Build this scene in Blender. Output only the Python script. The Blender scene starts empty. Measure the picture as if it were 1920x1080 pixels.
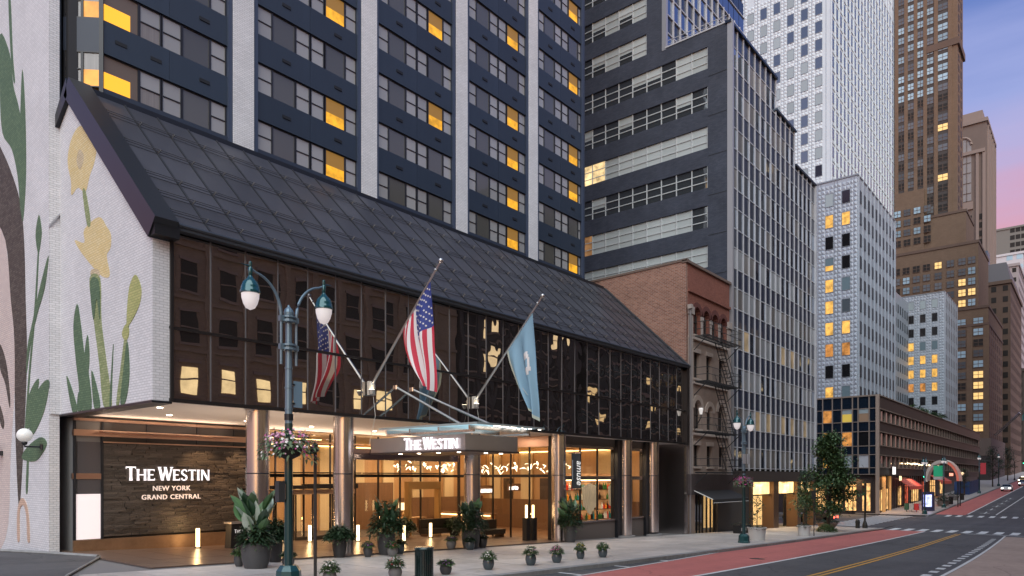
import bpy, math, random
from math import sin, cos, pi, radians, sqrt, atan2
from mathutils import Vector, Matrix, Euler
R = random.Random(7)
S = bpy.context.scene
COL = S.collection

# ------------------------------------------------------------------ camera, sky, sun, exposure
CZ = 2.585
cd = bpy.data.cameras.new('camera'); cam = bpy.data.objects.new('camera', cd); COL.objects.link(cam)
cd.sensor_width = 36; cd.lens = 36*1327/1920; cd.shift_y = 357/1920
cd.clip_start = .1; cd.clip_end = 4000
THETA = math.atan(1100/1327)
cam.location = (0, 0, CZ); cam.rotation_euler = (pi/2, 0, THETA-pi/2)
S.camera = cam
S.render.engine = 'CYCLES'
S.cycles.use_denoising = True
S.cycles.max_bounces = 8; S.cycles.diffuse_bounces = 3; S.cycles.glossy_bounces = 4
S.cycles.transparent_max_bounces = 12; S.cycles.transmission_bounces = 6
S.cycles.sample_clamp_indirect = 4
S.view_settings.view_transform = 'Standard'; S.view_settings.look = 'None'
S.view_settings.exposure = 0.4; S.view_settings.gamma = 1

SUN_EL, SUN_AZ = radians(48), radians(40)      # azimuth of travel direction, from +X towards +Y
world = bpy.data.worlds.new('World'); S.world = world; world.use_nodes = True
nt = world.node_tree; nt.nodes.clear()
def N(nt, t, **kw):
    n = nt.nodes.new(t)
    for k, v in kw.items(): setattr(n, k, v)
    return n
wo = N(nt, 'ShaderNodeOutputWorld'); wa = N(nt, 'ShaderNodeAddShader')
b1 = N(nt, 'ShaderNodeBackground'); b2 = N(nt, 'ShaderNodeBackground')
b1.inputs[1].default_value = .62; b2.inputs[1].default_value = .05
sky = N(nt, 'ShaderNodeTexSky', sky_type='NISHITA', sun_disc=False)
sky.sun_elevation = radians(4); sky.sun_rotation = radians(230)
nt.links.new(sky.outputs[0], b2.inputs[0])
tc = N(nt, 'ShaderNodeTexCoord'); sx = N(nt, 'ShaderNodeSeparateXYZ')
nt.links.new(tc.outputs['Generated'], sx.inputs[0])
asn = N(nt, 'ShaderNodeMath', operation='ARCSINE'); nt.links.new(sx.outputs[2], asn.inputs[0])
nz = N(nt, 'ShaderNodeTexNoise'); nz.inputs['Scale'].default_value = 3.0; nz.inputs['Detail'].default_value = 5
mp = N(nt, 'ShaderNodeMapping'); mp.inputs['Scale'].default_value = (1, 1, 7)
nt.links.new(tc.outputs['Generated'], mp.inputs[0]); nt.links.new(mp.outputs[0], nz.inputs['Vector'])
m1 = N(nt, 'ShaderNodeMath', operation='MULTIPLY_ADD'); m1.inputs[1].default_value = .15; m1.inputs[2].default_value = -.075
nt.links.new(nz.outputs[0], m1.inputs[0])
ad = N(nt, 'ShaderNodeMath', operation='ADD'); nt.links.new(asn.outputs[0], ad.inputs[0]); nt.links.new(m1.outputs[0], ad.inputs[1])
mr = N(nt, 'ShaderNodeMapRange'); mr.inputs[1].default_value = 0; mr.inputs[2].default_value = pi/2
nt.links.new(ad.outputs[0], mr.inputs[0])
cr = N(nt, 'ShaderNodeValToRGB'); nt.links.new(mr.outputs[0], cr.inputs[0])
els = [(0, (.60, .30, .33)), (12, (.70, .30, .36)), (16.5, (.74, .30, .43)), (19, (.62, .36, .60)), (22, (.47, .41, .75)), (26, (.33, .37, .77)), (30, (.12, .19, .58)), (45, (.13, .21, .58)), (90, (.13, .21, .56))]
e = cr.color_ramp.elements
while len(e) < len(els): e.new(.5)
for i, (d, c) in enumerate(els): e[i].position = d/90; e[i].color = (*c, 1)
nt.links.new(cr.outputs[0], b1.inputs[0])
nt.links.new(b1.outputs[0], wa.inputs[0]); nt.links.new(b2.outputs[0], wa.inputs[1]); nt.links.new(wa.outputs[0], wo.inputs[0])
sl = bpy.data.lights.new('sun', 'SUN'); so = bpy.data.objects.new('sun', sl); COL.objects.link(so)
sl.energy = 2.8; sl.angle = radians(70); sl.color = (.93, 1, .95)
sd = Vector((cos(SUN_EL)*cos(SUN_AZ), cos(SUN_EL)*sin(SUN_AZ), -sin(SUN_EL)))
so.rotation_euler = sd.to_track_quat('-Z', 'Y').to_euler()
so.location = (0, 0, 80)

# ------------------------------------------------------------------ materials
MATS = {}
def mat(name, col, rough=.6, metal=0, emit=0, ecol=None, nscale=0, namt=.25, col2=None, bump=0, bscale=40, spec=.5, rnd=0, stretch=(1, 1, 1), coat=0, alpha=None):
    if name in MATS: return MATS[name]
    m = bpy.data.materials.new(name); m.use_nodes = True; MATS[name] = m
    t = m.node_tree; p = t.nodes['Principled BSDF']
    p.inputs['Base Color'].default_value = (*col, 1); p.inputs['Roughness'].default_value = rough
    p.inputs['Metallic'].default_value = metal; p.inputs['Specular IOR Level'].default_value = spec
    p.inputs['Coat Weight'].default_value = coat
    if emit:
        p.inputs['Emission Color'].default_value = (*(ecol or col), 1); p.inputs['Emission Strength'].default_value = emit
    src = None
    if nscale or rnd:
        geo = N(t, 'ShaderNodeTexCoord'); mpn = N(t, 'ShaderNodeMapping'); mpn.inputs['Scale'].default_value = stretch
        t.links.new(geo.outputs['Object'], mpn.inputs[0])
        hsv = N(t, 'ShaderNodeHueSaturation'); hsv.inputs['Color'].default_value = (*col, 1)
        val = None
        if nscale:
            n1 = N(t, 'ShaderNodeTexNoise'); n1.inputs['Scale'].default_value = nscale; n1.inputs['Detail'].default_value = 6; n1.inputs['Roughness'].default_value = .65
            t.links.new(mpn.outputs[0], n1.inputs['Vector'])
            if col2:
                rp = N(t, 'ShaderNodeMix', data_type='RGBA'); rm = N(t, 'ShaderNodeMapRange'); rm.inputs[1].default_value = .38; rm.inputs[2].default_value = .62
                t.links.new(n1.outputs[0], rm.inputs[0]); t.links.new(rm.outputs[0], rp.inputs[0])
                rp.inputs[6].default_value = (*col, 1); rp.inputs[7].default_value = (*col2, 1)
                t.links.new(rp.outputs[2], hsv.inputs['Color'])
            else:
                a = N(t, 'ShaderNodeMath', operation='MULTIPLY_ADD'); a.inputs[1].default_value = namt*4; a.inputs[2].default_value = 1-namt*2
                t.links.new(n1.outputs[0], a.inputs[0]); val = a
        if rnd:
            oi = N(t, 'ShaderNodeObjectInfo'); b = N(t, 'ShaderNodeMath', operation='MULTIPLY_ADD'); b.inputs[1].default_value = rnd*2; b.inputs[2].default_value = 1-rnd
            t.links.new(oi.outputs['Random'], b.inputs[0])
            if val:
                c = N(t, 'ShaderNodeMath', operation='MULTIPLY'); t.links.new(val.outputs[0], c.inputs[0]); t.links.new(b.outputs[0], c.inputs[1]); val = c
            else: val = b
        if emit and nscale:
            oj = N(t, 'ShaderNodeObjectInfo'); vo = N(t, 'ShaderNodeVectorMath', operation='SCALE'); vo.inputs[0].default_value = (37, 53, 71); t.links.new(oj.outputs['Random'], vo.inputs[3]); t.links.new(vo.outputs[0], mpn.inputs['Location'])
            es = N(t, 'ShaderNodeMapRange'); es.inputs[1].default_value = .34; es.inputs[2].default_value = .66; es.inputs[3].default_value = emit*max(0, 1-namt*2.6); es.inputs[4].default_value = emit*(1+namt*2); t.links.new(n1.outputs[0], es.inputs[0]); t.links.new(es.outputs[0], p.inputs['Emission Strength'])
        if val: t.links.new(val.outputs[0], hsv.inputs['Value'])
        t.links.new(hsv.outputs[0], p.inputs['Base Color'])
    if bump:
        n2 = N(t, 'ShaderNodeTexNoise'); n2.inputs['Scale'].default_value = bscale; n2.inputs['Detail'].default_value = 4
        g2 = N(t, 'ShaderNodeTexCoord'); t.links.new(g2.outputs['Object'], n2.inputs['Vector'])
        bp = N(t, 'ShaderNodeBump'); bp.inputs['Strength'].default_value = bump; bp.inputs['Distance'].default_value = .02
        t.links.new(n2.outputs[0], bp.inputs['Height']); t.links.new(bp.outputs[0], p.inputs['Normal'])
    return m
def worn(name, col, a1, a2, a3, rough=.75, cracks=.5, rnd=0, bump=.2):
    m = bpy.data.materials.new(name); m.use_nodes = True; MATS[name] = m; t = m.node_tree; p = t.nodes['Principled BSDF']; p.inputs['Roughness'].default_value = rough
    g = N(t, 'ShaderNodeNewGeometry'); acc = None
    def op(o, a, b):
        n = N(t, 'ShaderNodeMath', operation=o)
        for k, q in enumerate((a, b)):
            if isinstance(q, (int, float)): n.inputs[k].default_value = q
            else: t.links.new(q, n.inputs[k])
        return n.outputs[0]
    acc = 1.0
    for sc, st, am, det in ((.22, (1, 1, 1), a1, 5), (1.0, (.035, .9, 1), a2, 4), (3.5, (1, 1, 1), a3, 8)):
        mp_ = N(t, 'ShaderNodeMapping'); mp_.inputs['Scale'].default_value = st; t.links.new(g.outputs['Position'], mp_.inputs[0])
        n = N(t, 'ShaderNodeTexNoise'); n.inputs['Scale'].default_value = sc; n.inputs['Detail'].default_value = det; n.inputs['Roughness'].default_value = .6; t.links.new(mp_.outputs[0], n.inputs['Vector'])
        acc = op('ADD', acc, op('MULTIPLY', op('SUBTRACT', n.outputs[0], .5), am*4)); last = n
    if cracks:
        n = N(t, 'ShaderNodeTexNoise'); n.inputs['Scale'].default_value = .9; n.inputs['Detail'].default_value = 6; t.links.new(g.outputs['Position'], n.inputs['Vector'])
        vm = N(t, 'ShaderNodeVectorMath', operation='ADD'); t.links.new(g.outputs['Position'], vm.inputs[0]); t.links.new(n.outputs['Color'], vm.inputs[1])
        v = N(t, 'ShaderNodeTexVoronoi', feature='DISTANCE_TO_EDGE'); v.inputs['Scale'].default_value = .22; t.links.new(vm.outputs[0], v.inputs['Vector'])
        mr_ = N(t, 'ShaderNodeMapRange'); mr_.inputs[1].default_value = .002; mr_.inputs[2].default_value = .009; mr_.inputs[3].default_value = 1-cracks; mr_.inputs[4].default_value = 1; t.links.new(v.outputs['Distance'], mr_.inputs[0])
        acc = op('MULTIPLY', acc, mr_.outputs[0])
    if rnd:
        oi = N(t, 'ShaderNodeObjectInfo'); acc = op('MULTIPLY', acc, op('ADD', op('MULTIPLY', oi.outputs['Random'], rnd*2), 1-rnd))
    h = N(t, 'ShaderNodeHueSaturation'); h.inputs['Color'].default_value = (*col, 1); t.links.new(acc, h.inputs['Value']); t.links.new(h.outputs[0], p.inputs['Base Color'])
    n2 = N(t, 'ShaderNodeTexNoise'); n2.inputs['Scale'].default_value = 50; t.links.new(g.outputs['Position'], n2.inputs['Vector']); bp = N(t, 'ShaderNodeBump'); bp.inputs['Strength'].default_value = bump; bp.inputs['Distance'].default_value = .02; t.links.new(n2.outputs[0], bp.inputs['Height']); t.links.new(bp.outputs[0], p.inputs['Normal'])
    return m
def emis(name, col, s):
    return mat(name, (.02, .02, .02), .5, emit=s, ecol=col)
def brick(name, c1, c2, mortar, bw=.22, bh=.075, ms=.008, rough=.8, stain=.25, bump=.5):
    m = bpy.data.materials.new(name); m.use_nodes = True; MATS[name] = m
    t = m.node_tree; p = t.nodes['Principled BSDF']; p.inputs['Roughness'].default_value = rough; p.inputs['Specular IOR Level'].default_value = .3
    g = N(t, 'ShaderNodeNewGeometry'); s = N(t, 'ShaderNodeSeparateXYZ'); t.links.new(g.outputs['Position'], s.inputs[0])
    a = N(t, 'ShaderNodeMath', operation='ADD'); t.links.new(s.outputs[0], a.inputs[0]); t.links.new(s.outputs[1], a.inputs[1])
    cb = N(t, 'ShaderNodeCombineXYZ'); t.links.new(a.outputs[0], cb.inputs[0]); t.links.new(s.outputs[2], cb.inputs[1])
    b = N(t, 'ShaderNodeTexBrick'); b.inputs['Scale'].default_value = 1; b.inputs['Brick Width'].default_value = bw; b.inputs['Row Height'].default_value = bh
    b.inputs['Mortar Size'].default_value = ms; b.inputs['Mortar Smooth'].default_value = .2
    for k, c in (('Color1', c1), ('Color2', c2), ('Mortar', mortar)): b.inputs[k].default_value = (*c, 1)
    t.links.new(cb.outputs[0], b.inputs['Vector'])
    n1 = N(t, 'ShaderNodeTexNoise'); n1.inputs['Scale'].default_value = .5; n1.inputs['Detail'].default_value = 8; n1.inputs['Roughness'].default_value = .7
    t.links.new(g.outputs['Position'], n1.inputs['Vector'])
    mm = N(t, 'ShaderNodeMath', operation='MULTIPLY_ADD'); mm.inputs[1].default_value = stain*4; mm.inputs[2].default_value = 1-stain*2; t.links.new(n1.outputs[0], mm.inputs[0])
    h = N(t, 'ShaderNodeHueSaturation'); t.links.new(b.outputs[0], h.inputs['Color']); t.links.new(mm.outputs[0], h.inputs['Value'])
    t.links.new(h.outputs[0], p.inputs['Base Color'])
    bp = N(t, 'ShaderNodeBump'); bp.inputs['Strength'].default_value = bump; bp.inputs['Distance'].default_value = .01; bp.invert = True
    t.links.new(b.outputs['Fac'], bp.inputs['Height']); t.links.new(bp.outputs[0], p.inputs['Normal'])
    return m
def reflective_glass(name, base, tint, fac, wav=.02, rough=.02, wscale=.8):
    m = bpy.data.materials.new(name); m.use_nodes = True; MATS[name] = m
    t = m.node_tree; t.nodes.clear(); o = N(t, 'ShaderNodeOutputMaterial')
    d = N(t, 'ShaderNodeBsdfDiffuse'); d.inputs[0].default_value = (*base, 1)
    gl = N(t, 'ShaderNodeBsdfGlossy'); gl.inputs[0].default_value = (*tint, 1); gl.inputs[1].default_value = rough
    mx = N(t, 'ShaderNodeMixShader')
    fr = N(t, 'ShaderNodeFresnel'); fr.inputs[0].default_value = 1.5
    fa = N(t, 'ShaderNodeMath', operation='MULTIPLY_ADD'); fa.inputs[1].default_value = 1-fac; fa.inputs[2].default_value = fac
    t.links.new(fr.outputs[0], fa.inputs[0]); t.links.new(fa.outputs[0], mx.inputs[0])
    t.links.new(d.outputs[0], mx.inputs[1]); t.links.new(gl.outputs[0], mx.inputs[2]); t.links.new(mx.outputs[0], o.inputs[0])
    if wav:
        g = N(t, 'ShaderNodeNewGeometry'); oi = N(t, 'ShaderNodeObjectInfo')
        n = N(t, 'ShaderNodeTexNoise', noise_dimensions='4D'); n.inputs['Scale'].default_value = wscale; n.inputs['Detail'].default_value = 1
        t.links.new(g.outputs['Position'], n.inputs['Vector'])
        w = N(t, 'ShaderNodeMath', operation='MULTIPLY'); w.inputs[1].default_value = 9; t.links.new(oi.outputs['Random'], w.inputs[0]); t.links.new(w.outputs[0], n.inputs['W'])
        bp = N(t, 'ShaderNodeBump'); bp.inputs['Strength'].default_value = 1; bp.inputs['Distance'].default_value = wav
        t.links.new(n.outputs[0], bp.inputs['Height']); t.links.new(bp.outputs[0], gl.inputs['Normal'])
    return m
def clear_glass(name, tint=(.95, .93, .9), ior=1.35):
    m = bpy.data.materials.new(name); m.use_nodes = True; MATS[name] = m
    t = m.node_tree; t.nodes.clear(); o = N(t, 'ShaderNodeOutputMaterial')
    tr = N(t, 'ShaderNodeBsdfTransparent'); tr.inputs[0].default_value = (*tint, 1)
    gl = N(t, 'ShaderNodeBsdfGlossy'); gl.inputs[1].default_value = .03; gl.inputs[0].default_value = (.9, .9, .9, 1)
    lw = N(t, 'ShaderNodeLayerWeight'); lw.inputs[0].default_value = .5; pw_ = N(t, 'ShaderNodeMath', operation='POWER'); pw_.inputs[1].default_value = 5
    fr = N(t, 'ShaderNodeMath', operation='MULTIPLY_ADD'); fr.inputs[1].default_value = .9; fr.inputs[2].default_value = .035
    t.links.new(lw.outputs['Facing'], pw_.inputs[0]); t.links.new(pw_.outputs[0], fr.inputs[0]); mx = N(t, 'ShaderNodeMixShader')
    t.links.new(fr.outputs[0], mx.inputs[0]); t.links.new(tr.outputs[0], mx.inputs[1]); t.links.new(gl.outputs[0], mx.inputs[2]); t.links.new(mx.outputs[0], o.inputs[0])
    return m

# ------------------------------------------------------------------ mesh helpers
class M:
    def __init__(s): s.v = []; s.f = []; s.i = []
    def add(s, vs, fs, m=0):
        o = len(s.v); s.v += [tuple(v) for v in vs]
        for f in fs: s.f.append(tuple(o+k for k in f)); s.i.append(m)
        return s
    def hexa(s, p, m=0):
        return s.add(p, [(0, 3, 2, 1), (4, 5, 6, 7), (0, 1, 5, 4), (1, 2, 6, 5), (2, 3, 7, 6), (3, 0, 4, 7)], m)
    def box(s, x0, x1, y0, y1, z0, z1, m=0):
        return s.hexa([(x0, y0, z0), (x1, y0, z0), (x1, y1, z0), (x0, y1, z0), (x0, y0, z1), (x1, y0, z1), (x1, y1, z1), (x0, y1, z1)], m)
    def quad(s, a, b, c, d, m=0): return s.add([a, b, c, d], [(0, 1, 2, 3)], m)
    def lathe(s, prof, n=16, cx=0, cy=0, m=0, cap=True, a0=0):
        o = [];
        for r, z in prof: o += [(cx+r*cos(a0+2*pi*k/n), cy+r*sin(a0+2*pi*k/n), z) for k in range(n)]
        fs = []
        for j in range(len(prof)-1):
            for k in range(n): fs.append((j*n+k, j*n+(k+1) % n, (j+1)*n+(k+1) % n, (j+1)*n+k))
        if cap: fs.append(tuple(range(n))[::-1]); fs.append(tuple((len(prof)-1)*n+k for k in range(n)))
        return s.add(o, fs, m)
    def cyl(s, cx, cy, z0, z1, r, r1=None, n=16, m=0): return s.lathe([(r, z0), (r1 if r1 is not None else r, z1)], n, cx, cy, m)
    def tube(s, pts, r, n=8, m=0, cap=True):
        pts = [Vector(p) for p in pts]; o = []; up = Vector((0, 0, 1))
        for j, p in enumerate(pts):
            d = (pts[min(j+1, len(pts)-1)]-pts[max(j-1, 0)]).normalized()
            a = d.cross(up) if abs(d.z) < .95 else d.cross(Vector((1, 0, 0)))
            a.normalize(); b = d.cross(a); rr = r[j] if isinstance(r, (list, tuple)) else r
            o += [p+a*rr*cos(2*pi*k/n)+b*rr*sin(2*pi*k/n) for k in range(n)]
        fs = []
        for j in range(len(pts)-1):
            for k in range(n): fs.append((j*n+k, (j+1)*n+k, (j+1)*n+(k+1) % n, j*n+(k+1) % n))
        if cap: fs.append(tuple(range(n))); fs.append(tuple((len(pts)-1)*n+k for k in range(n))[::-1])
        return s.add(o, fs, m)
    def prism(s, poly, off, m=0):
        n = len(poly); off = Vector(off); o = [Vector(p) for p in poly]; o += [p+off for p in o]
        return s.add(o, [tuple(range(n)), tuple(range(2*n-1, n-1, -1))]+[(k, k+n, (k+1) % n+n, (k+1) % n) for k in range(n)], m)
    def sph(s, c, r, n=12, k=8, m=0, sz=1):
        return s.lathe([(max(r*sin(pi*j/k), .0005), c[2]-r*sz*cos(pi*j/k)) for j in range(k+1)], n, c[0], c[1], m)
    def leaf(s, p, d, up, L, w, m=0, droop=.25, seg=3):
        p = Vector(p); d = Vector(d).normalized(); sd = d.cross(Vector(up)); sd = sd.normalized() if sd.length > 1e-3 else Vector((1, 0, 0)); u = sd.cross(d)
        prof = [.15, .85, 1, .75, .02] if seg > 3 else [.25, 1, .7, .02]
        o = []
        for j, q in enumerate(prof):
            t = j/(len(prof)-1); c = p+d*L*t-Vector((0, 0, 1))*droop*L*t*t
            o += [c-sd*w*.5*q+u*w*.14*q, c, c+sd*w*.5*q+u*w*.14*q]
        fs = []
        for j in range(len(prof)-1):
            a = j*3; fs += [(a, a+1, a+4, a+3), (a+1, a+2, a+5, a+4)]
        return s.add(o, fs, m)
    def mesh(s, name, mats=(), smooth=None):
        me = bpy.data.meshes.new(name); me.from_pydata(s.v, [], s.f)
        for q in mats: me.materials.append(q)
        if len(mats) > 1: me.polygons.foreach_set('material_index', s.i)
        if smooth is not None:
            me.polygons.foreach_set('use_smooth', [True]*len(me.polygons))
            if smooth < 180: me.set_sharp_from_angle(angle=radians(smooth))
        me.update(); return me
W = {}
def thing(name, label, cat, loc=(0, 0, 0), group=None, kind=None):
    o = bpy.data.objects.new(name, None); COL.objects.link(o); o.location = loc; W[o.name] = Vector(loc); o.empty_display_size = .2
    if label: o['label'] = label
    if cat: o['category'] = cat
    if group: o['group'] = group
    if kind: o['kind'] = kind
    return o
def part(name, me, parent=None, loc=(0, 0, 0), mats=None, rot=None, scale=None, label=None, kind=None, smooth=None):
    """link a mesh (or an M) built in world coordinates, or round its own origin with a world loc, as a child of parent"""
    if isinstance(me, M): me = me.mesh(name, mats if isinstance(mats, (list, tuple)) else [mats], smooth)
    o = bpy.data.objects.new(name, me); COL.objects.link(o)
    loc = Vector(loc); W[o.name] = loc
    if parent is not None: o.parent = parent; o.location = loc-W[parent.name]
    else: o.location = loc
    if rot: o.rotation_euler = rot
    if scale: o.scale = scale
    if label: o['label'] = label
    if kind: o['kind'] = kind
    return o
def tag(o, label=None, cat=None, group=None, kind=None):
    for k, v in (('label', label), ('category', cat), ('group', group), ('kind', kind)):
        if v: o[k] = v
    return o
def text(name, body, size, loc, rot, m, parent, ext=.01, align='LEFT', offset=0, shear=0, space=1):
    c = bpy.data.curves.new(name, 'FONT'); c.body = body; c.size = size; c.extrude = ext; c.align_x = align; c.offset = offset; c.shear = shear; c.space_character = space
    c.materials.append(m); c.resolution_u = 3
    tmp = bpy.data.objects.new('letter_curve', c); COL.objects.link(tmp); bpy.context.view_layer.update()
    me = bpy.data.meshes.new_from_object(tmp.evaluated_get(bpy.context.evaluated_depsgraph_get())); bpy.data.objects.remove(tmp)
    if not me.materials: me.materials.append(m)
    return part(name, me, parent, loc, rot=rot)
def lamp(name, kind, loc, energy, col, parent=None, size=.3, rot=None, spread=None, spot=None, sy=None):
    l = bpy.data.lights.new(name, kind); l.energy = energy; l.color = col
    if kind == 'AREA':
        l.size = size
        if sy: l.shape = 'RECTANGLE'; l.size_y = sy
        if spread: l.spread = spread
    else: l.shadow_soft_size = size
    if spot: l.spot_size = spot; l.spot_blend = .6
    o = bpy.data.objects.new(name, l); COL.objects.link(o); loc = Vector(loc); W[o.name] = loc
    if parent is not None: o.parent = parent; o.location = loc-W[parent.name]
    else: o.location = loc
    if rot: o.rotation_euler = rot
    return o
# ground: the street falls 3.1 % to the crossing, is level there and climbs beyond it
def zg(x): return .12-.031*x if x < 76 else (-2.236 if x < 108 else -2.236+.033*(x-108))
SL = math.atan(.031)
def off(x):
    t = min(max((x-20)/95, 0), 1); return 3.1*t*t*(3-2*t)
def strip(name, x0, x1, ya, yb, dz, m, parent, step=3, oa=True, kind=None, label=None):
    """a sheet along the street between two offsets, following the fall of the road"""
    n = max(1, int(math.ceil((x1-x0)/step))); xs = sorted(set([x0+(x1-x0)*k/n for k in range(n+1)]+[q for q in (76, 108) if x0 < q < x1])); g = M()
    fa = ya if callable(ya) else (lambda x: ya+(off(x) if oa else 0)); fb = yb if callable(yb) else (lambda x: yb+(off(x) if oa else 0))
    vs = []
    for x in xs: vs += [(x, fa(x), zg(x)+dz), (x, fb(x), zg(x)+dz)]
    g.add(vs, [(2*k, 2*k+2, 2*k+3, 2*k+1) for k in range(len(xs)-1)])
    return part(name, g, parent, mats=m, kind=kind, label=label)
# ------------------------------------------------------------------ ground, road, pavement
asphalt = worn('asphalt', (.074, .073, .076), .32, .22, .14, .7, .45, bump=.3)
earth = mat('earth', (.10, .10, .10), .9)
paving = worn('paving', (.42, .38, .36), .24, .05, .12, .5, .25, .12)
kerbm = mat('kerb_granite', (.22, .22, .22), .7, nscale=3, rnd=.12)
redpaint = worn('red_paint', (.43, .128, .113), .08, .12, .10, .7, .3)
whitep = mat('white_road_paint', (.62, .62, .62), .6, nscale=2.5, namt=.16)
yellowp = mat('yellow_road_paint', (.60, .30, .035), .6, nscale=2.5, namt=.14)
tanp = worn('tan_paint', (.38, .28, .235), .14, .03, .16, .8, .3)
g = M()
xs = [-300, -60, 0, 76, 108, 300, 600, 1500]
vs = []
for x in xs: vs += [(x, -400, zg(min(x, 420))-.62), (x, 700, zg(min(x, 420))-.62)]
g.add(vs, [(2*k, 2*k+2, 2*k+3, 2*k+1) for k in range(len(xs)-1)])
part('ground', g, mats=earth, kind='structure')
road = strip('road', -60, 420, lambda x: -8, lambda x: 14.2+off(x), -.13, asphalt, None, step=6); road['kind'] = 'structure'
g = M(); g.box(76.6, 105, 14, 16, -2.4, -2.38)
cross = part('avenue_road', M().box(76.8, 105.4, 16.5, 160, -2.6, -2.361), mats=asphalt, kind='structure')
avs = part('far_avenue_pavement', M().box(73, 76.78, 23, 160, -2.6, -2.23), mats=paving, kind='structure')
# pavement base and slabs
pav = strip('pavement', -30, 76.75, lambda x: 14.25+off(x), lambda x: 31.4, -.045, mat('joint_mortar', (.16, .15, .15), .9), None, step=3); pav['kind'] = 'structure'
pv2 = strip('far_pavement', 105.5, 420, lambda x: 14.2+off(x), lambda x: 26, 0, paving, None, step=4); pv2['kind'] = 'structure'
W['pavement'] = Vector((0, 0, 0))
slab_mesh = M().box(-.742, .742, -.742, .742, -.05, 0).mesh('slab', [paving])
for i in range(-2, 48):
    for j in range(6):
        x = 3.75+1.5*i; y = 15.2+1.5*j+off(x)*(1-j/7)*.75
        if y > 22.6 or x > 75.8: continue
        if x < 7.9 and j > 0: continue
        part('paving_slab', slab_mesh, pav, (x, y, zg(x)+R.uniform(-.004, .004)), rot=(R.uniform(-.002, .002), SL, off(x+1)*.02))
kerb_mesh = M().box(-.9, .9, 0, .32, -.22, .01).mesh('kerb_stone', [kerbm])
for i in range(-2, 40):
    x = 4.6+1.82*i
    sl = (off(x+.9)-off(x-.9))/1.8
    part('kerb_stone', kerb_mesh, pav, (x, 14.1+off(x), zg(x)), rot=(0, SL, math.atan(sl)))
far_kerb = M().box(-1.45, 1.45, 0, .3, -.2, .01).mesh('kerb_stone', [kerbm])
for i in range(30):
    x = 107+2.92*i
    part('kerb_stone', far_kerb, pv2, (x, 14.05+off(x), zg(x)), rot=(0, -math.atan(.033) if x > 108 else 0, 0))
# hotel forecourt: dark warm stone tiles, driveway at the left
fore = mat('forecourt_stone', (.16, .105, .08), .28, nscale=1.5, namt=.14, rnd=.10)
fc = strip('forecourt_floor', 9.7, 32.3, lambda x: 22.62, lambda x: 39, -.03, mat('forecourt_joint', (.06, .045, .04), .7), None, step=4); fc['kind'] = 'structure'
tile = M().box(-.592, .592, -.592, .592, -.03, 0).mesh('floor_tile', [fore])
for i in range(19):
    for j in range(7):
        x = 10.4+1.2*i; part('floor_tile', tile, fc, (x, 23.25+1.2*j, zg(x)+R.uniform(0, .003)), rot=(0, SL, 0))
dv = M(); pl = [(9.9, 27), (7.2, 21.9), (4.6, 16.2), (3.6, 14.0), (-25, 14.0), (-25, 36), (6.9, 33.6), (8.0, 31.4), (8.9, 29.4)]
dv.add([(x, y, zg(x)+.012) for x, y in pl], [tuple(range(len(pl)))[::-1]])
part('driveway', dv, mats=asphalt, kind='structure')
dk = M(); dk.tube([(7.0, 34.5, zg(7)+.05), (8.0, 31.4, zg(8)+.05), (8.9, 29.4, zg(8.9)+.05), (9.9, 27.2, zg(9.9)+.02)], .07, 6)
dk.tube([(9.9, 27, zg(9.9)+.012), (7.2, 21.9, zg(7.2)+.012), (4.6, 16.2, zg(4.6)+.012)], .035, 6)
part('driveway_kerb', dk, mats=kerbm, kind='structure')
# markings
bl = strip('bus_lane', -20, 75, lambda x: 10.5+off(x), lambda x: min(12.95+max(0, (x-18)*.075), 14.07)+off(x), -.126, redpaint, road, step=1.5)
strip('bus_lane', 110.5, 330, lambda x: 10.5+off(x), lambda x: 14.0+off(x), -.126, redpaint, road)
strip('lane_line', -20, 74.5, lambda x: 10.34+off(x), lambda x: 10.5+off(x), -.122, whitep, road, step=2)
strip('lane_line', -20, 36, lambda x: 12.97+max(0, (x-18)*.075)+off(x), lambda x: 13.07+max(0, (x-18)*.075)+off(x), -.122, whitep, road, step=1.5)
strip('lane_line', 112, 330, lambda x: 10.32+off(x), lambda x: 10.5+off(x), -.122, whitep, road)
strip('lane_line', 112, 330, lambda x: 7.2+off(x), lambda x: 7.35+off(x), -.122, whitep, road)
strip('yellow_line', -20, 72, lambda x: 7.38+off(x), lambda x: 7.50+off(x), -.122, yellowp, road, step=2)
strip('yellow_line', -20, 72, lambda x: 7.64+off(x), lambda x: 7.76+off(x), -.122, yellowp, road, step=2)
strip('yellow_line', 112, 330, lambda x: 4.1+off(x), lambda x: 4.3+off(x), -.122, yellowp, road)
for x in (12.6, 15.9, 19.4, 23.0, 26.6):
    g = M(); sk = .0
    g.add([(x, 13.07+max(0, (x-18)*.075), zg(x)-.121), (x+.14, 13.07+max(0, (x-18)*.075), zg(x)-.121), (x+.14, 14.08, zg(x)-.121), (x, 14.08, zg(x)-.121)], [(0, 1, 2, 3)])
    part('parking_tick', g, road, mats=whitep)
def zebra(x0, x1, y0, y1, n, wdt):
    for k in range(n):
        y = y0+(y1-y0)*k/(n-1); strip('zebra_stripe', x0, x1, lambda x: y-wdt/2+off(x0), lambda x: y+wdt/2+off(x0), -.118, whitep, road, step=2)
zebra(74.6, 78.6, 13.4, -1.0, 13, .62)
zebra(106.6, 109.8, 12.2, -1.0, 12, .55)
strip('stop_line', 72.6, 73.1, lambda x: 3+off(x), lambda x: 7.2+off(x), -.118, whitep, road)
for k in range(14):
    x = 79.6+1.85*k
    part('zebra_stripe', M().box(x, x+.75, 18.6, 22.6, -2.36, -2.352), cross, mats=whitep)
strip('tan_curb_extension', -20, 70, lambda x: -6, lambda x: 4.15+off(x), -.124, tanp, road, step=3)
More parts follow.
